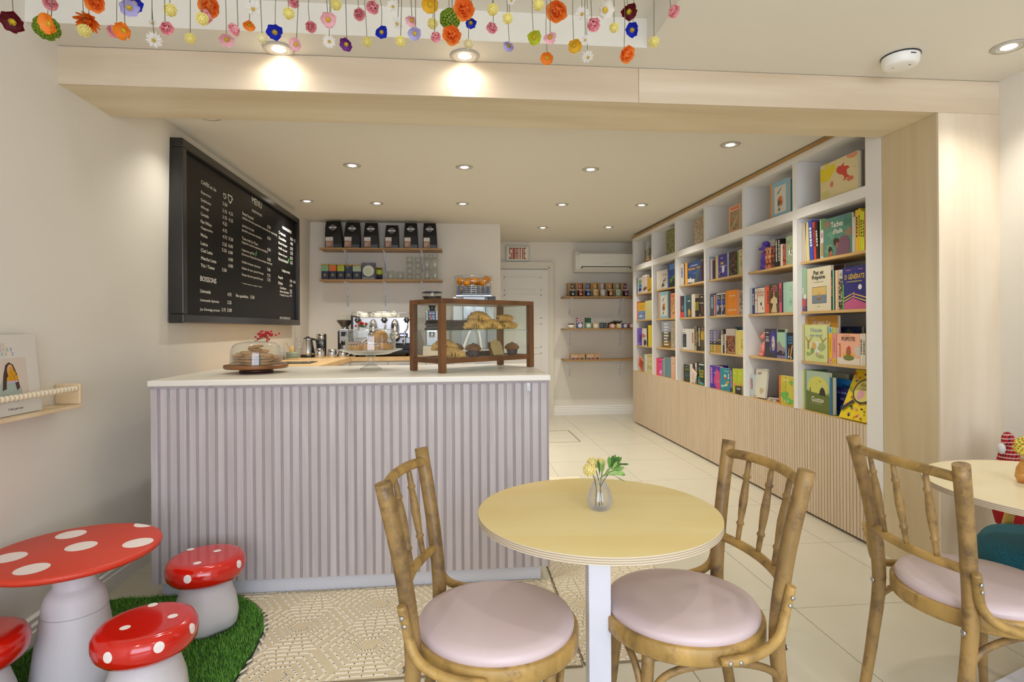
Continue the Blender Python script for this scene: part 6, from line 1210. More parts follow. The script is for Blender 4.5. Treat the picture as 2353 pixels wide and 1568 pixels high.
def soap(label, x, w, h, c, c2='#d6d0c4', pent=True):
    t = T('soap_bar', label, 'soap', (x, 8.1, zs))
    P = [(-w / 2, 0), (w / 2, 0), (w / 2, h * .62), (w * .22, h), (-w * .22, h), (-w / 2, h * .62)] if pent else [(-w / 2, 0), (w / 2, 0), (w / 2, h), (-w / 2, h)]
    mb = MB(); n = len(P); mb.add([(x_, -.035, z) for x_, z in P] + [(x_, .035, z) for x_, z in P], [list(range(n)), list(range(n, 2 * n))[::-1]] + [(i, i + n, (i + 1) % n + n, (i + 1) % n) for i in range(n)]); mb.build('wrapper', mat('soap_' + c[1:], c, .6), t, .003)
    m_ = MB(); m_.M = Matrix.Translation((0, -.036, h * .47)) @ RX; m_.lathe([(0, 0), (min(w, h) * .4, 0)], 22); m_.build('round_label', ink(c2), t)
soap('cream wrapped soap with a round label, left of the black card', 2.0, .085, .072, '#b9a878', pent=False)
t = T('info_card', 'black card with white chalk writing on the middle exit shelf', 'card', (2.112, 8.09, zs)); mb = MB(); mb.box(-.05, -.004, 0, .05, .004, .078); mb.build('card', M_blackm, t)
mb = MB()
for q in range(5): mb.box(-.042, -.0046, .012 + .012 * q, -.004 + .006 * (q % 3), -.004, .017 + .012 * q); mb.box(.012, -.0046, .012 + .012 * q, .04, -.004, .016 + .012 * q)
mb.build('chalk_marks', ink('#7a90a0'), t)
soap('coral wrapped soap, first of four house shaped ones', 2.247, .085, .066, '#c88068'); soap('yellow wrapped soap, second of four house shaped ones', 2.343, .085, .068, '#c0a64a'); soap('blue wrapped soap, third of four house shaped ones', 2.436, .09, .07, '#3a4496'); soap('red wrapped soap, last of four house shaped ones by the bookcase', 2.53, .08, .072, '#a8483c')
t = T('dried_flowers', 'small bunch of dark dried flowers lying behind the soaps', 'dried flowers', (2.26, 8.2, zs)); mb = MB()
for q in range(40):
    a = rnd.uniform(-.2, .25); L = rnd.uniform(.06, .16); b0 = Vector((rnd.uniform(-.06, .02), rnd.uniform(-.02, .02), rnd.uniform(.03, .07))); mb.tube([b0, b0 + Vector((L * math.cos(a), rnd.uniform(-.02, .02), L * abs(math.sin(a)) + .02))], [.003, .005], 4)
mb.tube([(-.14, 0, .06), (.0, 0, .075)], .002, 4); mb.build('stems', mat('dried_dark', '#2c2a1c', .8), t)['kind'] = 'stuff'
mb = MB(); mb.tube([(-.04, 0, .0), (-.02, 0, .05)], .02, 8); mb.build('wrapping', M_blackm, t)
for x, w_ in ((1.732, 'left'), (1.96, 'right')):
    t = T('soap_gift_box', 'long kraft gift box with white arch print, ' + w_ + ' of two on the lowest exit shelf', 'box', (x, 8.1, .8385)); mb = MB(); mb.box(-.106, -.04, 0, .106, .04, .083); mb.build('carton', M_kraft, t, .001)
    text(t, 'lettering', 'SAVON', at(FY, -.045, -.0405, .058), .09, .013, '#ddd4c4'); text(t, 'lettering', 'BIEN FAIT', at(FY, -.045, -.0405, .04), .09, .013, '#ddd4c4')
    m_ = MB()
    for q, c in enumerate((0, 1, 2)): m_.box(-.09 + .064 * q, -.0408, .006, -.045 + .064 * q, -.04, .024, c)
    m_.M = Matrix.Translation((.06, -.0405, .035)) @ RX; m_.lathe([(.022, 0), (.025, 0)], 12, 3, a0=0, a1=PI); m_.build('print', [ink('#3a4a7a'), ink('#8a3030'), ink('#2a2a5a')][:3] + [ink('#ddd4c4')], t)
# ------------------------------------------------------------------ rugs
M_rug = mat('rug_beige', '#d4c4a4', .95, var=.16, vs=420, bump=.7, bs=420); M_line = mat('rug_line', '#eae0cc', .95, var=.08, vs=300, bump=.7, bs=420); M_hem = mat('rug_hem', '#8a785c', .9)
gp = [(-1.715, 2.88), (-1.6, 2.905), (-1.40, 2.905), (-1.2, 2.9), (-1.06, 2.88), (-.96, 2.79), (-.875, 2.67), (-.83, 2.54), (-.815, 2.36), (-.82, 2.16), (-.86, 1.95), (-.97, 1.78), (-1.15, 1.68), (-1.4, 1.64), (-1.715, 1.66)]
def inside(x, y, gp):
    r = False; n = len(gp); j = n - 1
    for i in range(n):
        if (gp[i][1] > y) != (gp[j][1] > y) and x < (gp[j][0] - gp[i][0]) * (y - gp[i][1]) / (gp[j][1] - gp[i][1]) + gp[i][0]: r = not r
        j = i
    return r
def clip(p, q, b):
    d = q - p; t0, t1 = 0., 1.
    for k, (lo, hi) in enumerate(((b[0], b[2]), (b[1], b[3]))):
        if abs(d[k]) < 1e-9:
            if p[k] < lo or p[k] > hi: return None
            continue
        a, c = (lo - p[k]) / d[k], (hi - p[k]) / d[k]
        if a > c: a, c = c, a
        t0 = max(t0, a); t1 = min(t1, c)
    return (p + d * t0, p + d * t1) if t1 - t0 > 1e-3 else None
def rug(label, b, ox, oy, poly=None):
    t = T('rug', label, 'rug', ((b[0] + b[2]) / 2, (b[1] + b[3]) / 2, .0005)); c = Vector((t.location.x, t.location.y))
    hx, hy = (b[2] - b[0]) / 2, (b[3] - b[1]) / 2
    mb = MB()
    if poly: mb.prism([(x - c.x, y - c.y) for x, y in poly[0]], 0, .009)
    else: mb.box(-hx, -hy, 0, hx, hy, .009)
    mb.build('pile', M_rug, t, .002)
    mb = MB()
    for q in ((-hx + (.5 if poly else 0) - .004, -hy - .004, hx + .004, -hy), (hx, -hy, hx + .004, hy)) if poly else ((-hx - .004, -hy - .004, hx + .004, -hy), (-hx - .004, hy, hx + .004, hy + .004), (-hx - .004, -hy, -hx, hy), (hx, -hy, hx + .004, hy)): mb.box(q[0], q[1], 0, q[2], q[3], .007)
    mb.build('hem', M_hem, t)
    mb = MB(); dy, dx, N = .351, .3165, 6; ap = dy / 2; lw = .0052
    for i in range(-8, 9):
        for j in range(-10, 11):
            C0 = Vector((ox + dx * i, oy + dy * (j + .5 * (i % 2)))); 
            if not (b[0] - .3 < C0.x < b[2] + .3 and b[1] - .3 < C0.y < b[3] + .3): continue
            # squared-off hexagonal spiral winding inwards from the cell border
            P = []; ph = 0
            for s_ in range(6 * N - 5):
                a = ap * (1 - s_ / (6. * N)); R_ = a / math.cos(PI / 6); an = PI / 3 * s_ + (PI / 3 if (i + j) % 2 else 0)
                P.append(C0 + Vector((R_ * 1.04 * math.cos(an), R_ * math.sin(an))))
            for p, q in zip(P, P[1:]):
              for sg in range(4):
                r = clip(p.lerp(q, sg / 4), p.lerp(q, (sg + 1) / 4), b)
                if not r or (poly and (inside((r[0].x + r[1].x) / 2 + .0, (r[0].y + r[1].y) / 2, poly[1]))): continue
                u, v = r[0] - c, r[1] - c; d = (v - u).normalized(); n = Vector((-d.y, d.x)) * lw; u = u - d * .002; v = v + d * .002
                vs = [(*(u - n), .0088), (*(u + n), .0088), (*(v + n), .0088), (*(v - n), .0088)] + [(*(u - n * .6), .0108), (*(u + n * .6), .0108), (*(v + n * .6), .0108), (*(v - n * .6), .0108)]
                mb.add(vs, [(4, 5, 6, 7)[::-1], (0, 1, 5, 4), (1, 2, 6, 5), (2, 3, 7, 6), (3, 0, 4, 7)])
    mb.build('raised_lines', M_line, t)['kind'] = 'stuff'
rug('beige rug with cream hexagon spiral lines along the front of the slatted counter', (-1.05, 2.15, .47, 2.905), -.677, 2.548,
    ([(-.798, 2.15), (.47, 2.15), (.47, 2.905), (-1.05, 2.905), (-.945, 2.79), (-.858, 2.675), (-.813, 2.545), (-.797, 2.36)], gp))
rug('beige hexagon patterned runner rug under the round table, beside the counter end', (.485, 2.16, 1.05, 4.87), .59, 2.614)
# ------------------------------------------------------------------ artificial grass
t = T('artificial_turf', 'dark green artificial grass mat with rounded edge under the toadstool set', 'grass mat', (0, 0, .001))
zt0 = .0142
mb = MB(); mb.prism(gp, .0135 if False else 0, .014); mb.build('backing', mat('turf_backing', '#1f3a14', .9), t)
def turf_mat():
    m, n, l, b = _new('turf_blades'); g_ = n.new('ShaderNodeNewGeometry'); r = n.new('ShaderNodeValToRGB')
    r.color_ramp.elements[0].color = lin('#3f7d1c'); r.color_ramp.elements[1].color = lin('#86bb48'); r.color_ramp.elements.new(.5).color = lin('#58992c')
    l.new(g_.outputs['Random Per Island'], r.inputs['Fac']); l.new(r.outputs['Color'], b.inputs['Base Color']); b.inputs['Roughness'].default_value = .55
    return m
FOOT = ((-1.405, 2.25, .143), (-1.085, 2.59, .12), (-1.045, 2.03, .12), (-1.56, 1.985, .12))
rg = random.Random(3); vs = []; fs = []; cnt = 0
while cnt < 42000:
    x, y = rg.uniform(-1.72, -.81), rg.uniform(1.64, 2.91)
    if not inside(x, y, gp) or any((x - a) ** 2 + (y - b) ** 2 < c * c for a, b, c in FOOT): continue
    cnt += 1; a = rg.uniform(0, 6.283); h = rg.uniform(.010, .02); L = rg.uniform(.003, .012); w = .0013; ca, sa = math.cos(a), math.sin(a)
    x2, y2 = max(x + L * ca, -1.722), y + L * sa
    b = len(vs); vs += [(x - w * sa, y + w * ca, .013), (x + w * sa, y - w * ca, .013), (x2, y2, .013 + h)]; fs.append((b, b + 1, b + 2))
mb = MB(); mb.v = vs; mb.f = fs; mb.m = [0] * len(fs); mb.s = [False] * len(fs); mb.build('grass_blades', turf_mat(), t)['kind'] = 'stuff'
# ------------------------------------------------------------------ toadstools
M_red = mat('lacquer_red', '#cc1a0c', .16, coat=.6, bump=.02, bs=8); M_redt = mat('table_red', '#cf3a22', .42); M_dot = mat('dot_white', '#f2e6e2', .4); M_stalk = mat('stalk_white', '#d3cfd2', .48)
def patch(prof, ang, ts, r, off, n=18):
    """round sticker of radius r wrapped on a lathe profile: ang = direction, ts = arc length along the profile"""
    L = [0]
    for a, b in zip(prof, prof[1:]): L.append(L[-1] + math.hypot(b[0] - a[0], b[1] - a[1]))
    def pr(s):
        s = min(max(s, 0), L[-1] - 1e-6)
        for i in range(len(L) - 1):
            if L[i] <= s <= L[i + 1]:
                k = (s - L[i]) / max(1e-9, L[i + 1] - L[i]); a, b = prof[i], prof[i + 1]; nx, nz = b[1] - a[1], -(b[0] - a[0]); q = math.hypot(nx, nz) or 1
                return a[0] + (b[0] - a[0]) * k + off * nx / q, a[1] + (b[1] - a[1]) * k + off * nz / q
    mb = MB(); vs = []; fs = []
    for ring in range(0, 5):
        for k in range(n):
            an = 2 * PI * k / n; d = r * ring / 4; rr, z = pr(ts + d * math.sin(an)); rr0 = max(pr(ts)[0], .02)
            w = ang + d * math.cos(an) / rr0; vs.append((rr * math.cos(w), rr * math.sin(w), z))
    for j in range(4):
        for k in range(n): fs.append((j * n + k, j * n + (k + 1) % n, (j + 1) * n + (k + 1) % n, (j + 1) * n + k))
    mb.add(vs, fs, 0, True); return mb
def disc(x, y, z, r, lim=None):
    mb = MB(); P = []
    for k in range(26):
        a = 2 * PI * k / 26; p = [x + r * math.cos(a), y + r * math.sin(a)]; q = math.hypot(*p)
        if lim and q > lim: p = [p[0] * lim / q, p[1] * lim / q]
        P.append((*p, z))
    mb.add(P, [list(range(26))]); return mb
zg = .0155
def toadstool(label, x, y, dots, sides, rz=0.):
    t = T('toadstool_stool', label, 'stool', (x, y, zg), rz); t.scale = (.955, .955, 1.04)
    mb = MB(); mb.lathe([(.0, 0), (.11, 0), (.128, .02), (.135, .06), (.125, .11), (.105, .17), (.095, .206)], 40, lobe=lambda a, z: 1 + (.06 * max(0, 1 - z / .12)) * math.cos(5 * a + .8)); mb.build('stalk', M_stalk, t)
    prof = [(.0, .203), (.122, .205), (.146, .212), (.160, .228), (.1645, .250), (.162, .274), (.151, .290), (.138, .2965), (.12, .2975), (.0, .2955)]
    mb = MB(); mb.lathe(prof, 56); mb.build('cap', M_red, t)
    for a, z in sides:
        L = 0; ts = None
        for p, q in zip(prof, prof[1:]):
            if p[0] > .13 and q[1] >= z >= p[1] and ts is None: ts = L + (z - p[1]) / (q[1] - p[1]) * math.hypot(q[0] - p[0], q[1] - p[1])
            L += math.hypot(q[0] - p[0], q[1] - p[1])
        patch(prof, rad(a), ts, .0165, .0006).build('dot', M_dot, t)
    for dx, dy in dots: disc(dx, dy, .2982 - .0012 * (1 - math.hypot(dx, dy) / .12), .0165).build('dot', M_dot, t)
    return t
toadstool('red capped toadstool stool nearest the slatted counter', -1.085, 2.59, [(-.1, .075), (.03, .045), (.0, -.09)], [(-14, .268), (-93, .262), (-155, .262), (60, .262), (120, .262)])
toadstool('red capped toadstool stool standing in front of the others on the turf', -1.045, 2.03, [(-.035, .115), (-.045, -.045), (.08, .02)], [(-5, .27), (-50, .268), (-103, .262), (170, .262), (90, .262)])
toadstool('red capped toadstool stool cut off by the left edge of the picture', -1.56, 1.985, [(-.04, .02)], [(-110, .262), (150, .262), (80, .262)])
t = T('toadstool_table', 'tall red toadstool table with large white dots on a white stalk', 'table', (-1.405, 2.25, zg))
mb = MB(); mb.lathe([(.0, 0), (.138, 0), (.141, .006), (.133, .05), (.124, .12), (.112, .2), (.1025, .262), (.098, .295), (.09, .322), (.075, .344), (.068, .350), (.0665, .36), (.0665, .45)], 56); mb.build('stalk', M_stalk, t)
mb = MB(); mb.lathe([(.1028, .2605), (.1032, .262), (.1024, .2635)], 56, cap=False); mb.build('seam', mat('seam_grey', '#a9a6a8', .6), t)
mb = MB(); mb.lathe([(.0, .450), (.12, .450), (.16, .455), (.264, .458), (.274, .465), (.277, .473), (.274, .482), (.266, .4845), (.0, .4845)], 72); mb.build('top', M_redt, t)
for (x, y), r in zip([(-1.511, 2.399), (-1.391, 2.264), (-1.198, 2.276), (-1.277, 2.502), (-1.579, 2.18), (-1.426, 2.067)], (.05, .05, .05, .05, .052, .05)): disc(x + 1.405, y - 2.25, .4849, r, .2665).build('dot', M_dot, t)
# ------------------------------------------------------------------ bentwood chairs
def chair_parts(t):
    RG = .238
    mb = MB(); mb.lathe([(.205, .397), (RG - .004, .397), (RG, .402), (RG, .441), (RG - .004, .446), (.205, .446), (.205, .397)], 56); mb.build('seat_ring', M_bent, t)
    mb = MB(); mb.lathe([(.0, .43), (.216, .43), (.2245, .448), (.2255, .459), (.219, .470), (.19, .479), (.1, .485), (.0, .487)], 56); mb.build('seat_cushion', M_vinyl, t)
    for s in (1, -1):
        P = ptcurve([(-.262, s * .182, 0), (-.228, s * .178, .2), (-.202, s * .177, .42), (-.222, s * .190, .65), (-.268, s * .216, .905)], 6)
        R = [.0165 + .0055 * min(1, p.z / .45) for p in P]
        mb = MB(); mb.tube(P, R, 14); mb.build('back_post', M_bentdark, t)
        P = ptcurve([(.150, s * .128, .398), (.165, s * .142, .25), (.178, s * .154, .12), (.205, s * .175, 0)], 5)
        mb = MB(); mb.tube(P, [.0135 + .005 * p.z / .4 for p in P], 12); mb.build('front_leg', M_bentdark, t)
        P = ptcurve([(-.222, s * .216, .592), (-.213, s * .2115, .55), (-.203, s * .210, .50), (-.182, s * .222, .462), (-.135, s * .238, .437), (-.07, s * .2505, .4245), (.0, s * .2505, .421)], 6)
        mb = MB(); mb.tube(P, [.0135] * 2 + [.0145] * (len(P) - 4) + [.0135, .011], 10, flat=.9); br = mb.build('hip_brace', M_bent, t)
        for (x, y, z, dx) in ((-.218, .2285, .565, 0), (-.212, .2255, .543, 0), (-.05, .2645, .423, 0), (-.022, .2635, .4215, 0)):
            m_ = MB(); m_.M = Matrix.Translation((x, s * y, z)) @ (Matrix.Rotation(-s * PI / 2, 4, 'X')); m_.lathe([(.006, 0), (.0058, .002), (.003, .0032), (.0, .0034)], 10); m_.build('bolt', M_steel, br)
        m_ = MB(); m_.M = Matrix.Translation((-.226, s * .178, .405)) @ Matrix.Rotation(-PI / 2, 4, 'Y'); m_.lathe([(.009, 0), (.0085, .003), (.004, .005), (.0, .0055)], 12); m_.build('coach_bolt', M_steel, t)
    top = ptcurve([(-.258, .208, .862), (-.285, .12, .868), (-.298, 0, .870), (-.285, -.12, .868), (-.258, -.208, .862)], 7)
    mb = MB(); mb.tube(top, .0155, 12); mb.build('top_rail', M_bent, t)
    low = ptcurve([(-.216, .187, .588), (-.238, .1, .588), (-.248, 0, .588), (-.238, -.1, .588), (-.216, -.187, .588)], 7)
    mb = MB(); mb.tube(low, .0145, 12); mb.build('lower_rail', M_bent, t)
    for y in (.105, 0, -.105):
        x0, x1 = -.248 + .010 * (abs(y) / .1) ** 1.5, -.298 + .0115 * (abs(y) / .105) ** 1.6
        a, b = Vector((x0, y * .98, .592)), Vector((x1, y * 1.08, .866)); P = []; R = []
        for k, (u, r) in enumerate(((0, .0072), (.1, .0085), (.2, .009), (.215, .0125), (.235, .0125), (.25, .009), (.35, .0115), (.5, .0138), (.65, .0115), (.75, .009), (.765, .0125), (.785, .0125), (.80, .009), (.9, .0085), (1, .0072))): P.append(a.lerp(b, u)); R.append(r)
        mb = MB(); mb.tube(P, R, 10); mb.build('spindle', M_bentdark, t)
    legs = [(.172, .148), (-.238, .180), (-.238, -.180), (.172, -.148)]
    for i in (0, 2, 3):
        a, b = Vector((*legs[i], .19)), Vector((*legs[(i + 1) % 4], .19)); m_ = (a + b) / 2; out = Vector((m_.x, m_.y, 0)).normalized() * (.02 if i != 0 else .03)
        pts = [a.lerp(b, .02), a.lerp(b, .04) + Vector((0, 0, .08)), a.lerp(b, .16) + Vector((0, 0, .16)) + out * .5, m_ + Vector((0, 0, .193)) + out, b.lerp(a, .16) + Vector((0, 0, .16)) + out * .5, b.lerp(a, .04) + Vector((0, 0, .08)), b.lerp(a, .02)]
        mb = MB(); mb.tube(ptcurve(pts, 6), .0105, 9); mb.build('bent_stretcher', M_bentdark, t)
ch = T('dining_chair', 'bentwood chair with lilac seat, at the left of the near round table', 'chair', (.110, 1.655, 0), rad(-9.5), 'bentwood spindle back chairs')
chair_parts(ch)
for lb, x, y, r in (('bentwood chair with lilac seat, facing left at the right of the near table', .678, 1.685, 181), ('bentwood chair seen from behind, drawn up to the second table', 1.683, 1.705, 1)):
    c = dup_tree(ch); c.location = (x, y, 0); c.rotation_euler = (0, 0, rad(r)); tag(c, lb, 'chair', 'bentwood spindle back chairs')
# ------------------------------------------------------------------ round tables
M_top = wood('table_ply', '#e9cf86', '#f3e1a4', (8, 2, 2), .7, .3, bump=.02)
M_top2 = wood('table_ply_pale', '#e8d8ac', '#f1e4c2', (8, 2, 2), .7, .35, bump=.02)
def ply(z0, z1, n, R):
    mb = MB()
    for k in range(n):
        a, b = z0 + (z1 - z0) * k / n, z0 + (z1 - z0) * (k + 1) / n; mb.lathe([(R, a), (R, b)], 80, k % 2, cap=False)
    return mb
M_e1, M_e2 = mat('ply_edge_pale', '#cfc2ac', .6), mat('ply_edge_dark', '#a8957a', .6)
def rtable(label, x, y, R, m, rz=0.):
    t = T('round_table', label, 'table', (x, y, 0), rz)
    mb = MB(); mb.lathe([(.0, .729), (R - .002, .729)], 80); mb.lathe([(R - .0008, .7495), (.0, .7495)], 80); mb.build('tabletop', m, t)
    ply(.729, .7495, 7, R - .0008).build('ply_edge', [M_e1, M_e2], t)
    mb = MB(); mb.box(-.033, -.033, .02, .033, .033, .717); mb.build('column', M_whitem, t, .002)
    mb = MB(); mb.box(-.12, -.12, .717, .12, .12, .7288); mb.build('mount_plate', M_whitem, t)
    mb = MB(); mb.box(-.2, -.2, 0, .2, .2, .012); mb.box(-.05, -.05, .012, .05, .05, .02); mb.build('base_plate', M_whitem, t, .003)
    return t
rtable('round birch plywood table on a white square column, nearest the camera', .42, 1.69, .36, M_top, rad(-4))
rtable('second round plywood table, cut by the right edge of the picture', 2.054, 1.717, .42, M_top2, rad(20))
# vase with sprig
def leafmesh(n_):
    mb = MB(); L = []
    for i in range(7):
        u = i / 6; w = .15 * math.sin(PI * min(1, u ** 1.5)) ** .75 + .012 * (1 - u); z = .12 * u * u
        L += [(u, -w, z + .05 * abs(w)), (u, 0, z), (u, w, z + .05 * abs(w))]
    fs = []
    for i in range(6):
        for k in range(2): fs.append((i * 3 + k, i * 3 + 3 + k, i * 3 + 4 + k, i * 3 + 1 + k))
    mb.add(L, fs, 0, True); return mesh_of(mb, 'leaf', n_)
M_leaf = mat('sprig_green', '#64903e', .45, var=.3, vs=40)
leafm = [leafmesh(M_leaf), leafmesh(mat('sprig_green_dark', '#3f6a2e', .45, var=.3, vs=40)), leafmesh(mat('sprig_green_light', '#8aac5a', .45, var=.3, vs=40))]
t = T('bud_vase', 'small ribbed clear glass bud vase on the near round table', 'vase', (.429, 1.695, .7502))
M_vase = glass('vase_glass', '#fcfdff', '#a4b2dc', .03, .02, .32)
rib = lambda a, z: 1 + .035 * math.cos(12 * a)
mb = MB(); mb.lathe([(.0, .0), (.026, .0), (.034, .008), (.0385, .022), (.038, .034), (.031, .058), (.02, .082), (.0165, .09), (.019, .097), (.0275, .103)], 48, cap=False, lobe=rib); mb.build('body', M_vase, t)
mb = MB(); mb.lathe([(.0, .006), (.022, .006), (.03, .013), (.0345, .024), (.034, .034), (.028, .056), (.0175, .081)], 48, cap=False, lobe=rib); mb.build('inner_wall', M_vase, t)
t = T('flower_sprig', 'sprig of green leaves with pale yellow pompom blooms standing in the bud vase', 'flowers', (.429, 1.695, .758))
mb = MB()
for q in ((-.012, 0, 0, -.026, -.006, .115), (.008, .004, 0, -.012, .012, .12), (-.004, -.006, 0, .03, -.003, .105), (.0, .006, 0, .01, .004, .11)): mb.tube(ptcurve([(q[0], q[1], .002), (q[0] * .5 + q[3] * .2, 0, .06), (q[3], q[4], q[5])], 5), .0014, 5)
mb.build('stems', mat('stem_brown', '#4a4a2a', .7), t)
def setleaf(p, d, L, roll=0.):
    d = Vector(d).normalized(); M = d.to_track_quat('X', 'Z').to_matrix().to_4x4()
    return inst(leafm[int(abs(p[0] + L + p[2]) * 5000) % 3], 'leaf', t, Matrix.Translation(p) @ M @ Matrix.Rotation(roll, 4, 'X') @ Matrix.Diagonal((L, L * 1.05, L, 1)))
for p, d, L, r in (((-.002, -.01, .095), (-.03, -.1, 1), .05, 1.2), ((.008, 0, .1), (.18, -.1, 1), .034, 1.1), ((.012, -.006, .094), (.55, -.3, .75), .03, .9),
                   ((.03, 0, .112), (-.05, 0, 1), .038, .9), ((.032, 0, .114), (.3, -.1, 1), .042, 1.1), ((.034, .004, .114), (.5, .1, 1), .044, .8), ((.036, 0, .114), (.72, -.1, 1), .044, 1.0), ((.038, 0, .114), (.95, 0, .9), .046, .6), ((.036, -.006, .112), (.8, -.2, 1.1), .03, 1.1),
                   ((.036, .004, .11), (1, .2, .35), .04, .5), ((.058, 0, .126), (1, .1, -.15), .034, .4), ((.034, -.006, .108), (1, -.1, .3), .028, 1.0),
                   ((.022, -.008, .098), (1, -.1, .22), .034, 1.2), ((.03, -.008, .1), (1, -.15, .03), .044, 1.1), ((.032, 0, .104), (1, .2, .14), .048, .8), ((.026, -.006, .096), (1, -.1, .1), .03, .6), ((.046, -.004, .092), (1, 0, -.75), .036, .2), ((.006, .01, .1), (.3, .3, 1), .036, .6), ((.05, 0, .1), (.9, -.2, -.25), .03, .9)): setleaf(p, d, L, r)
m_ = MB()
for q in (((.0, 0, .085), (.02, 0, .1), (.036, 0, .114), (.058, 0, .126)), ((.01, 0, .09), (.03, -.004, .1), (.046, -.004, .092)), ((.0, 0, .085), (.02, -.004, .097), (.034, -.006, .106))): m_.tube(ptcurve(q, 4), .001, 5)
m_.build('twig', M_leaf, t)
def pompom(c, r, n, seed, m, name='bloom', par=None, w=.16):
    mb = MB(); rr = random.Random(seed); mb.ball(c, r * .72, 10, 7)
    for k in range(n):
        z = 1 - 2 * (k + .5) / n; a = k * 2.39996; s_ = math.sqrt(1 - z * z); d = Vector((s_ * math.cos(a), s_ * math.sin(a), z)); q = d.orthogonal().normalized(); q2 = d.cross(q); k2 = r * rr.uniform(.9, 1.06); b = Vector(c) + d * r * .6
        ww = r * w; t1 = Vector(c) + d * k2
        mb.add([b + q * ww * .5, b + q2 * ww * .5, b - q * ww * .5, b - q2 * ww * .5, t1 + q * ww, t1 + q2 * ww, t1 - q * ww, t1 - q2 * ww], [(0, 1, 5, 4), (1, 2, 6, 5), (2, 3, 7, 6), (3, 0, 4, 7), (4, 5, 6, 7)])
    return mb.build(name, m, par)
M_py = mat('bloom_pale_yellow', '#e6d68c', .7)
for c, r in (((-.034, -.012, .115), .0205), ((-.018, .012, .128), .019), ((.012, .03, .125), .015)): pompom(c, r, 70, 3, M_py, 'bloom', t)
# second table: vase with yellow bloom at the very edge, cushion chair, gnome
t = T('bud_vase', 'amber glass bud vase holding a yellow bloom on the second round table', 'vase', (1.965, 1.80, .7502))
mb = MB(); mb.lathe([(.0, 0), (.022, 0), (.03, .02), (.026, .05), (.014, .075), (.018, .085)], 32, cap=False); mb.build('body', glass('amber_glass', '#e6c896', '#c8904a', .12, .04, .6), t)
t = T('yellow_bloom', 'yellow pompom bloom standing in the amber vase', 'flower', (1.965, 1.80, .757))
mb = MB(); mb.tube([(0, 0, 0), (.004, 0, .1)], .0016, 6); mb.build('stem', M_leaf, t); pompom((.004, 0, .118), .036, 110, 5, mat('bloom_yellow', '#e2cc5a', .7), 'bloom', t)
t = T('upholstered_chair', 'oak chair with a teal velvet cushion under the second table', 'chair', (2.27, 1.97, 0), rad(215))
M_teal = mat('teal_velvet', '#0f5664', .85, var=.35, vs=160, bump=.4, bs=220); M_oak = wood('yellow_oak', '#b98f3c', '#d0aa58', (2, 2, 12), 1.2, .45)
mb = MB(); lv = [(.0, .365), (.9, .365), (1.0, .385), (1.0, .43), (.93, .457), (.75, .468), (.0, .472)]
mb.lathe([(r * .235, z) for r, z in lv], 40, lobe=lambda a, z: 1 + .09 * abs(math.sin(2 * a)) ** 2); mb.build('cushion', M_teal, t)
mb = MB(); mb.box(-.2, -.2, .33, .2, .2, .365); mb.build('seat_frame', M_oak, t, .005)
for sx in (-1, 1):
    for sy in (-1, 1):
        m_ = MB(); m_.tube([(sx * .18, sy * .18, .345), (sx * .225, sy * .21, 0)], [.02, .013], 10); m_.build('leg', M_oak, t)
for sy in (-1, 1):
    m_ = MB(); m_.tube([(-.19, sy * .19, .345), (-.225, sy * .15, .55), (-.25, sy * .1, .69)], [.018, .018, .015], 8); m_.build('back_strut', M_oak, t)
m_ = MB(); m_.box(-.262, -.13, .62, -.238, .13, .70); m_.build('back_rest', M_oak, t, .008)
t = T('gnome_doll', 'plush gnome with red plaid pointed hat and black boots by the right wall', 'doll', (2.575, 2.44, 0), rad(20)); t.scale = (.62, .62, .985)
def plaid():
    m, n, l, b = _new('plaid_red'); tc = n.new('ShaderNodeTexCoord')
    mx = None; cur = None
    for ax, sc in (('Y', 120.), ('Z', 110.)):
        w = n.new('ShaderNodeTexWave'); w.bands_direction = ax; w.inputs['Scale'].default_value = sc / 6.28 * 1.0
        l.new(tc.outputs['Object'], w.inputs['Vector']); r = n.new('ShaderNodeValToRGB'); r.color_ramp.interpolation = 'CONSTANT'
        r.color_ramp.elements[0].color = (0, 0, 0, 1); r.color_ramp.elements[1].position = .8; r.color_ramp.elements[1].color = (1, 1, 1, 1)
        l.new(w.outputs['Fac'], r.inputs['Fac']); x = n.new('ShaderNodeMix'); x.data_type = 'RGBA'; l.new(r.outputs['Color'], x.inputs['Factor'])
        if cur: l.new(cur, x.inputs['A'])
        else: x.inputs['A'].default_value = lin('#b5161c')
        x.inputs['B'].default_value = lin('#2a1416' if ax == 'Y' else '#c9a9a0'); cur = x.outputs['Result']
    l.new(cur, b.inputs['Base Color']); b.inputs['Roughness'].default_value = .9
    return m
mb = MB(); P = ptcurve([(0, 0, .60), (0, 0, .66), (.01, 0, .72), (-.005, 0, .768), (-.05, .0, .778), (-.085, .0, .748)], 5); mb.tube(P, [.092 * max(.12, 1 - i / (len(P) - 1) * .92) for i in range(len(P))], 18); mb.build('hat', plaid(), t)
mb = MB(); mb.ball((-.1, .0, .735), .026, 12, 8); mb.build('hat_pompom', mat('pompom_white', '#dedad4', .9, bump=.8, bs=200), t)
mb = MB(); mb.lathe([(.0, .37), (.08, .37), (.098, .42), (.095, .55), (.085, .62), (.0, .63)], 24); mb.build('body', mat('gnome_red', '#a8141a', .9), t)
mb = MB(); mb.lathe([(.0, .39), (.03, .41), (.075, .5), (.085, .6), (.05, .64), (0, .64)], 20, c=(-.045, 0, 0)); mb.build('beard', mat('beard_white', '#d8d2c4', .95, bump=1., bs=90), t)
mb = MB(); mb.ball((-.12, 0, .6), .022, 10, 8); mb.build('nose', mat('nose_skin', '#d0a080', .7), t)
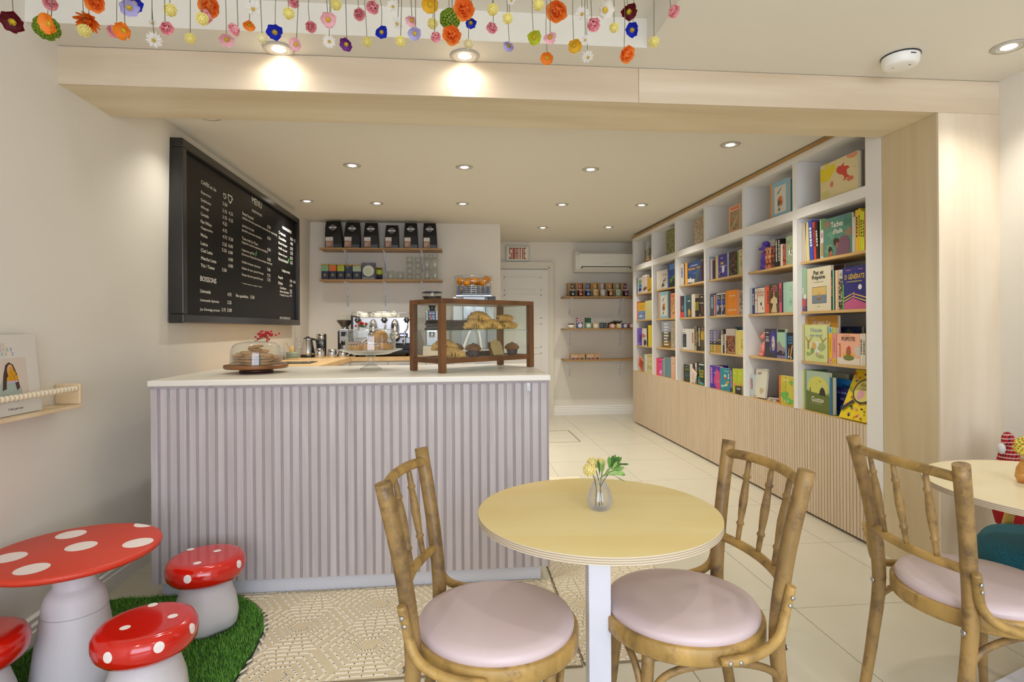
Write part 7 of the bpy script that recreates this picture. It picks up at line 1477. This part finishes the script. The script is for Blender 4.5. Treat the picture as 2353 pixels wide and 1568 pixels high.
for s in (-1, 1):
    mb = MB(); mb.tube([(0, s * .045, .37), (0, s * .045, .08), (-.0, s * .045, .05)], [.026, .024, .028], 12); mb.ball((-.02, s * .045, .03), (.05, .03, .03), 12, 8); mb.build('boot', M_blackm, t)
# ------------------------------------------------------------------ hanging flowers
def petal(w=.5, cup=.35, tipz=.15, ruff=0., n=4, base=.08):
    """one petal in unit size along +x; +z is the open face"""
    mb = MB(); vs = []; fs = []
    for i in range(6):
        u = i / 5; ww = w * math.sin(PI * min(.93, .12 + u * .8)) ** .8
        for k in range(n + 1):
            v = -1 + 2 * k / n; x = base + (1 - base) * u * (1 - .1 * v * v * u); z = cup * u * u * (1 - .2 * u) + .22 * w * v * v + tipz * max(0, u - .7) + ruff * math.sin(9 * v + 5 * u) * u
            vs.append((x, ww * v, z))
    for i in range(5):
        for k in range(n): fs.append((i * (n + 1) + k, (i + 1) * (n + 1) + k, (i + 1) * (n + 1) + k + 1, i * (n + 1) + k + 1))
    mb.add(vs, fs, 0, True); return mb
KN = {'bu': ('burgundy', 'anemone'), 'ba': ('deep blue', 'anemone'), 'la': ('lavender', 'anemone'), 'pa': ('pale pink', 'anemone'), 'pu': ('purple', 'anemone'), 'wa': ('creamy white', 'anemone'), 'li': ('lime', 'anemone'), 'ya': ('yellow', 'poppy'),
      'op': ('orange', 'poppy'), 'pr': ('pink', 'ranunculus'), 'or': ('orange', 'ranunculus'), 'od': ('orange', 'ragged daisy'), 'wd': ('white', 'daisy'), 'yp': ('yellow', 'pompom'), 'cp': ('cream', 'pompom'), 'gm': ('green', 'chrysanthemum')}
KC = {'bu': '#6a0f1c', 'ba': '#1f33c8', 'la': '#c3bdea', 'pa': '#f4c4cc', 'pu': '#7a2f8a', 'wa': '#ebe6da', 'li': '#cbd23a', 'ya': '#efc63c', 'op': '#f99a34', 'pr': '#ffc2c8', 'or': '#ff9a44', 'od': '#ee7a1c', 'wd': '#f0eeea', 'yp': '#faeb92', 'cp': '#f4e8b8', 'gm': '#7f9a1e'}
def fmat(k):
    c = KC[k]; nm = 'petal_' + k + '_' + c[1:]
    if nm in MATS: return MATS[nm]
    m = mat(nm, c, .6, var=.08, vs=18); n = m.node_tree.nodes; l = m.node_tree.links   # cloth petals let light through
    b = n['Principled BSDF']; t_ = n.new('ShaderNodeBsdfTranslucent'); t_.inputs[0].default_value = lin(c); x = n.new('ShaderNodeMixShader'); x.inputs[0].default_value = .2 if k in ('yp', 'cp', 'gm') else .45
    l.new(b.outputs[0], x.inputs[1]); l.new(t_.outputs[0], x.inputs[2]); l.new(x.outputs[0], n['Material Output'].inputs[0])
    return m
PM = {}
for k in KC:
    if KN[k][1] == 'anemone': PM[k] = mesh_of(petal(.56, .3, -.05, .03), 'petal', fmat(k))
    elif KN[k][1] == 'poppy': PM[k] = mesh_of(petal(.78, .42, .05, .04), 'petal', fmat(k))
M_core = mat('stamen_yellow', '#c9a81e', .7); M_coredark = mat('ranunculus_heart', '#f58a92', .6); M_wire = mat('stem_wire', '#5a5a34', .6)
corem = MB(); corem.ball((0, 0, .12), .2, 10, 6)
for q in range(16): corem.tube([(0, 0, .1), (.3 * math.cos(q * .393), .3 * math.sin(q * .393), .26 + .05 * (q % 3))], [.02, .035], 4)
corem = mesh_of(corem, 'flower_center', M_core)
def layered(seed, lay, ruff):
    mb = MB(); rr = random.Random(seed)
    for (n, R, tilt, w) in lay:
        for i in range(n):
            p = petal(w, .55, -.1, ruff, 3); p_ = MB(); a = 2 * PI * i / n + rr.uniform(-.2, .2) + n
            M = Matrix.Rotation(a, 4, 'Z') @ Matrix.Rotation(-tilt + rr.uniform(-.12, .12), 4, 'Y') @ Matrix.Scale(R, 4)
            mb.M = M; mb.add(p.v, p.f, 0, True)
    mb.M = Matrix.Identity(4); return mb
ranm = {}
for k in ('pr', 'or'):
    mb = layered(2 if k == 'pr' else 5, ((6, 1., .1 if k == 'or' else .45, .62), (6, .92, .6, .6), (5, .8, .95, .58), (5, .66, 1.2, .55)), .02 if k == 'pr' else .09); ranm[k] = mesh_of(mb, 'petals', fmat(k))
heart = mesh_of(layered(8, ((5, .5, 1.1, .6), (4, .42, 1.3, .55), (3, .34, 1.45, .5)), .03), 'inner_petals', M_coredark)
heart2 = mesh_of(layered(9, ((5, .6, 1.0, .62), (4, .5, 1.25, .55), (3, .4, 1.4, .5)), .08), 'inner_petals', mat('petal_orange_deep', '#f8782a', .6))
dm = MB()
for i in range(15): p = petal(.15, .12, -.25, 0, 2); dm.M = Matrix.Rotation(2 * PI * i / 15, 4, 'Z') @ Matrix.Rotation(.25 * (i % 2), 4, 'Y'); dm.add(p.v, p.f, 0, True)
daisym = mesh_of(dm, 'petals', fmat('wd'))
dm = layered(12, ((14, 1., .1, .18), (13, .95, .45, .17), (10, .8, .8, .16)), .02); ragm = mesh_of(dm, 'petals', fmat('od'))
pom = {}
for k, n, w in (('yp', 90, .15), ('cp', 80, .15), ('gm', 130, .17)):
    o = pompom((0, 0, 0), 1., n, 4, fmat(k), 'petals', None, w); pom[k] = o.data; bpy.data.objects.remove(o)
ORD = ['first', 'second', 'third', 'fourth', 'fifth', 'sixth', 'seventh', 'eighth', 'ninth', 'tenth', 'eleventh', 'twelfth', 'thirteenth', 'fourteenth', 'fifteenth', 'sixteenth', 'seventeenth', 'eighteenth', 'nineteenth']
rf = random.Random(21); seen = {}; tot = {}
FL = sorted(FLOWERS, key=lambda q: q[1] / q[2])
for q in FL: tot[KN[q[0]]] = tot.get(KN[q[0]], 0) + 1
for k, x, y, z, r in FL:
    col, kind = KN[k]; seen[KN[k]] = seen.get(KN[k], 0) + 1; i = seen[KN[k]]
    nm = {'anemone': 'anemone', 'poppy': 'poppy', 'ranunculus': 'ranunculus', 'ragged daisy': 'ragged_daisy', 'daisy': 'daisy', 'pompom': 'pompom_flower', 'chrysanthemum': 'chrysanthemum'}[kind]
    pl_ = {'anemone': 'anemones', 'poppy': 'poppies', 'ranunculus': 'ranunculi', 'ragged daisy': 'daisies', 'daisy': 'daisies', 'pompom': 'pompoms', 'chrysanthemum': 'chrysanthemums'}[kind]
    lab = '%s %s flower hanging upside down over the beam' % (col, kind) if tot[KN[k]] == 1 else '%s hanging %s flower, %s from the left of the %s %s' % (col, kind, ORD[i - 1], col, pl_)
    t = T('hanging_' + nm, lab, 'flower', (x, y, z), 0, 'flowers hanging from the ceiling')
    zt = (2.66 if (x < .84 and y < 2.44) else 2.531) - z - .0005
    head = .1 * r
    pts = [(0, 0, head * 0 + r * .2), (rf.uniform(-.006, .006), 0, zt * .3), (rf.uniform(-.008, .008), 0, zt * .55), (0, 0, zt)] if zt > .06 else [(0, 0, r * .2), (0, 0, zt)]
    mb = MB(); mb.tube(ptcurve(pts, 4), .0011, 5); mb.build('wire', M_wire, t)
    # heads look down and a little towards the seats
    axis = Vector((rf.uniform(-.5, .5), -rf.uniform(.35, 1.0), -rf.uniform(.45, 1.0))).normalized()
    if kind in ('pompom', 'chrysanthemum'): inst(pom[k], 'petals', t, Matrix.Scale(r, 4) @ Matrix.Rotation(rf.uniform(0, 6), 4, 'Z')); continue
    Q = axis.to_track_quat('Z', 'Y').to_matrix().to_4x4() @ Matrix.Rotation(rf.uniform(0, 6), 4, 'Z')
    B = Q @ Matrix.Scale(r, 4)
    if kind in ('anemone', 'poppy'):
        n = 7 if kind == 'anemone' else 5
        for j in range(n): inst(PM[k], 'petal', t, B @ Matrix.Rotation(2 * PI * j / n + rf.uniform(-.12, .12), 4, 'Z') @ Matrix.Rotation(-rf.uniform(.0, .55), 4, 'Y') @ Matrix.Translation((0, 0, .02 * (j % 2))))
        inst(corem, 'flower_center', t, B @ Matrix.Scale(1.0, 4))
    elif kind == 'ranunculus':
        inst(ranm[k], 'petals', t, B); inst(heart if k == 'pr' else heart2, 'inner_petals', t, B)
    elif kind == 'daisy':
        inst(daisym, 'petals', t, B); inst(corem, 'flower_center', t, B @ Matrix.Scale(.75, 4))
    else: inst(ragm, 'petals', t, B); inst(corem, 'flower_center', t, B @ Matrix.Scale(.7, 4))
flush_text()
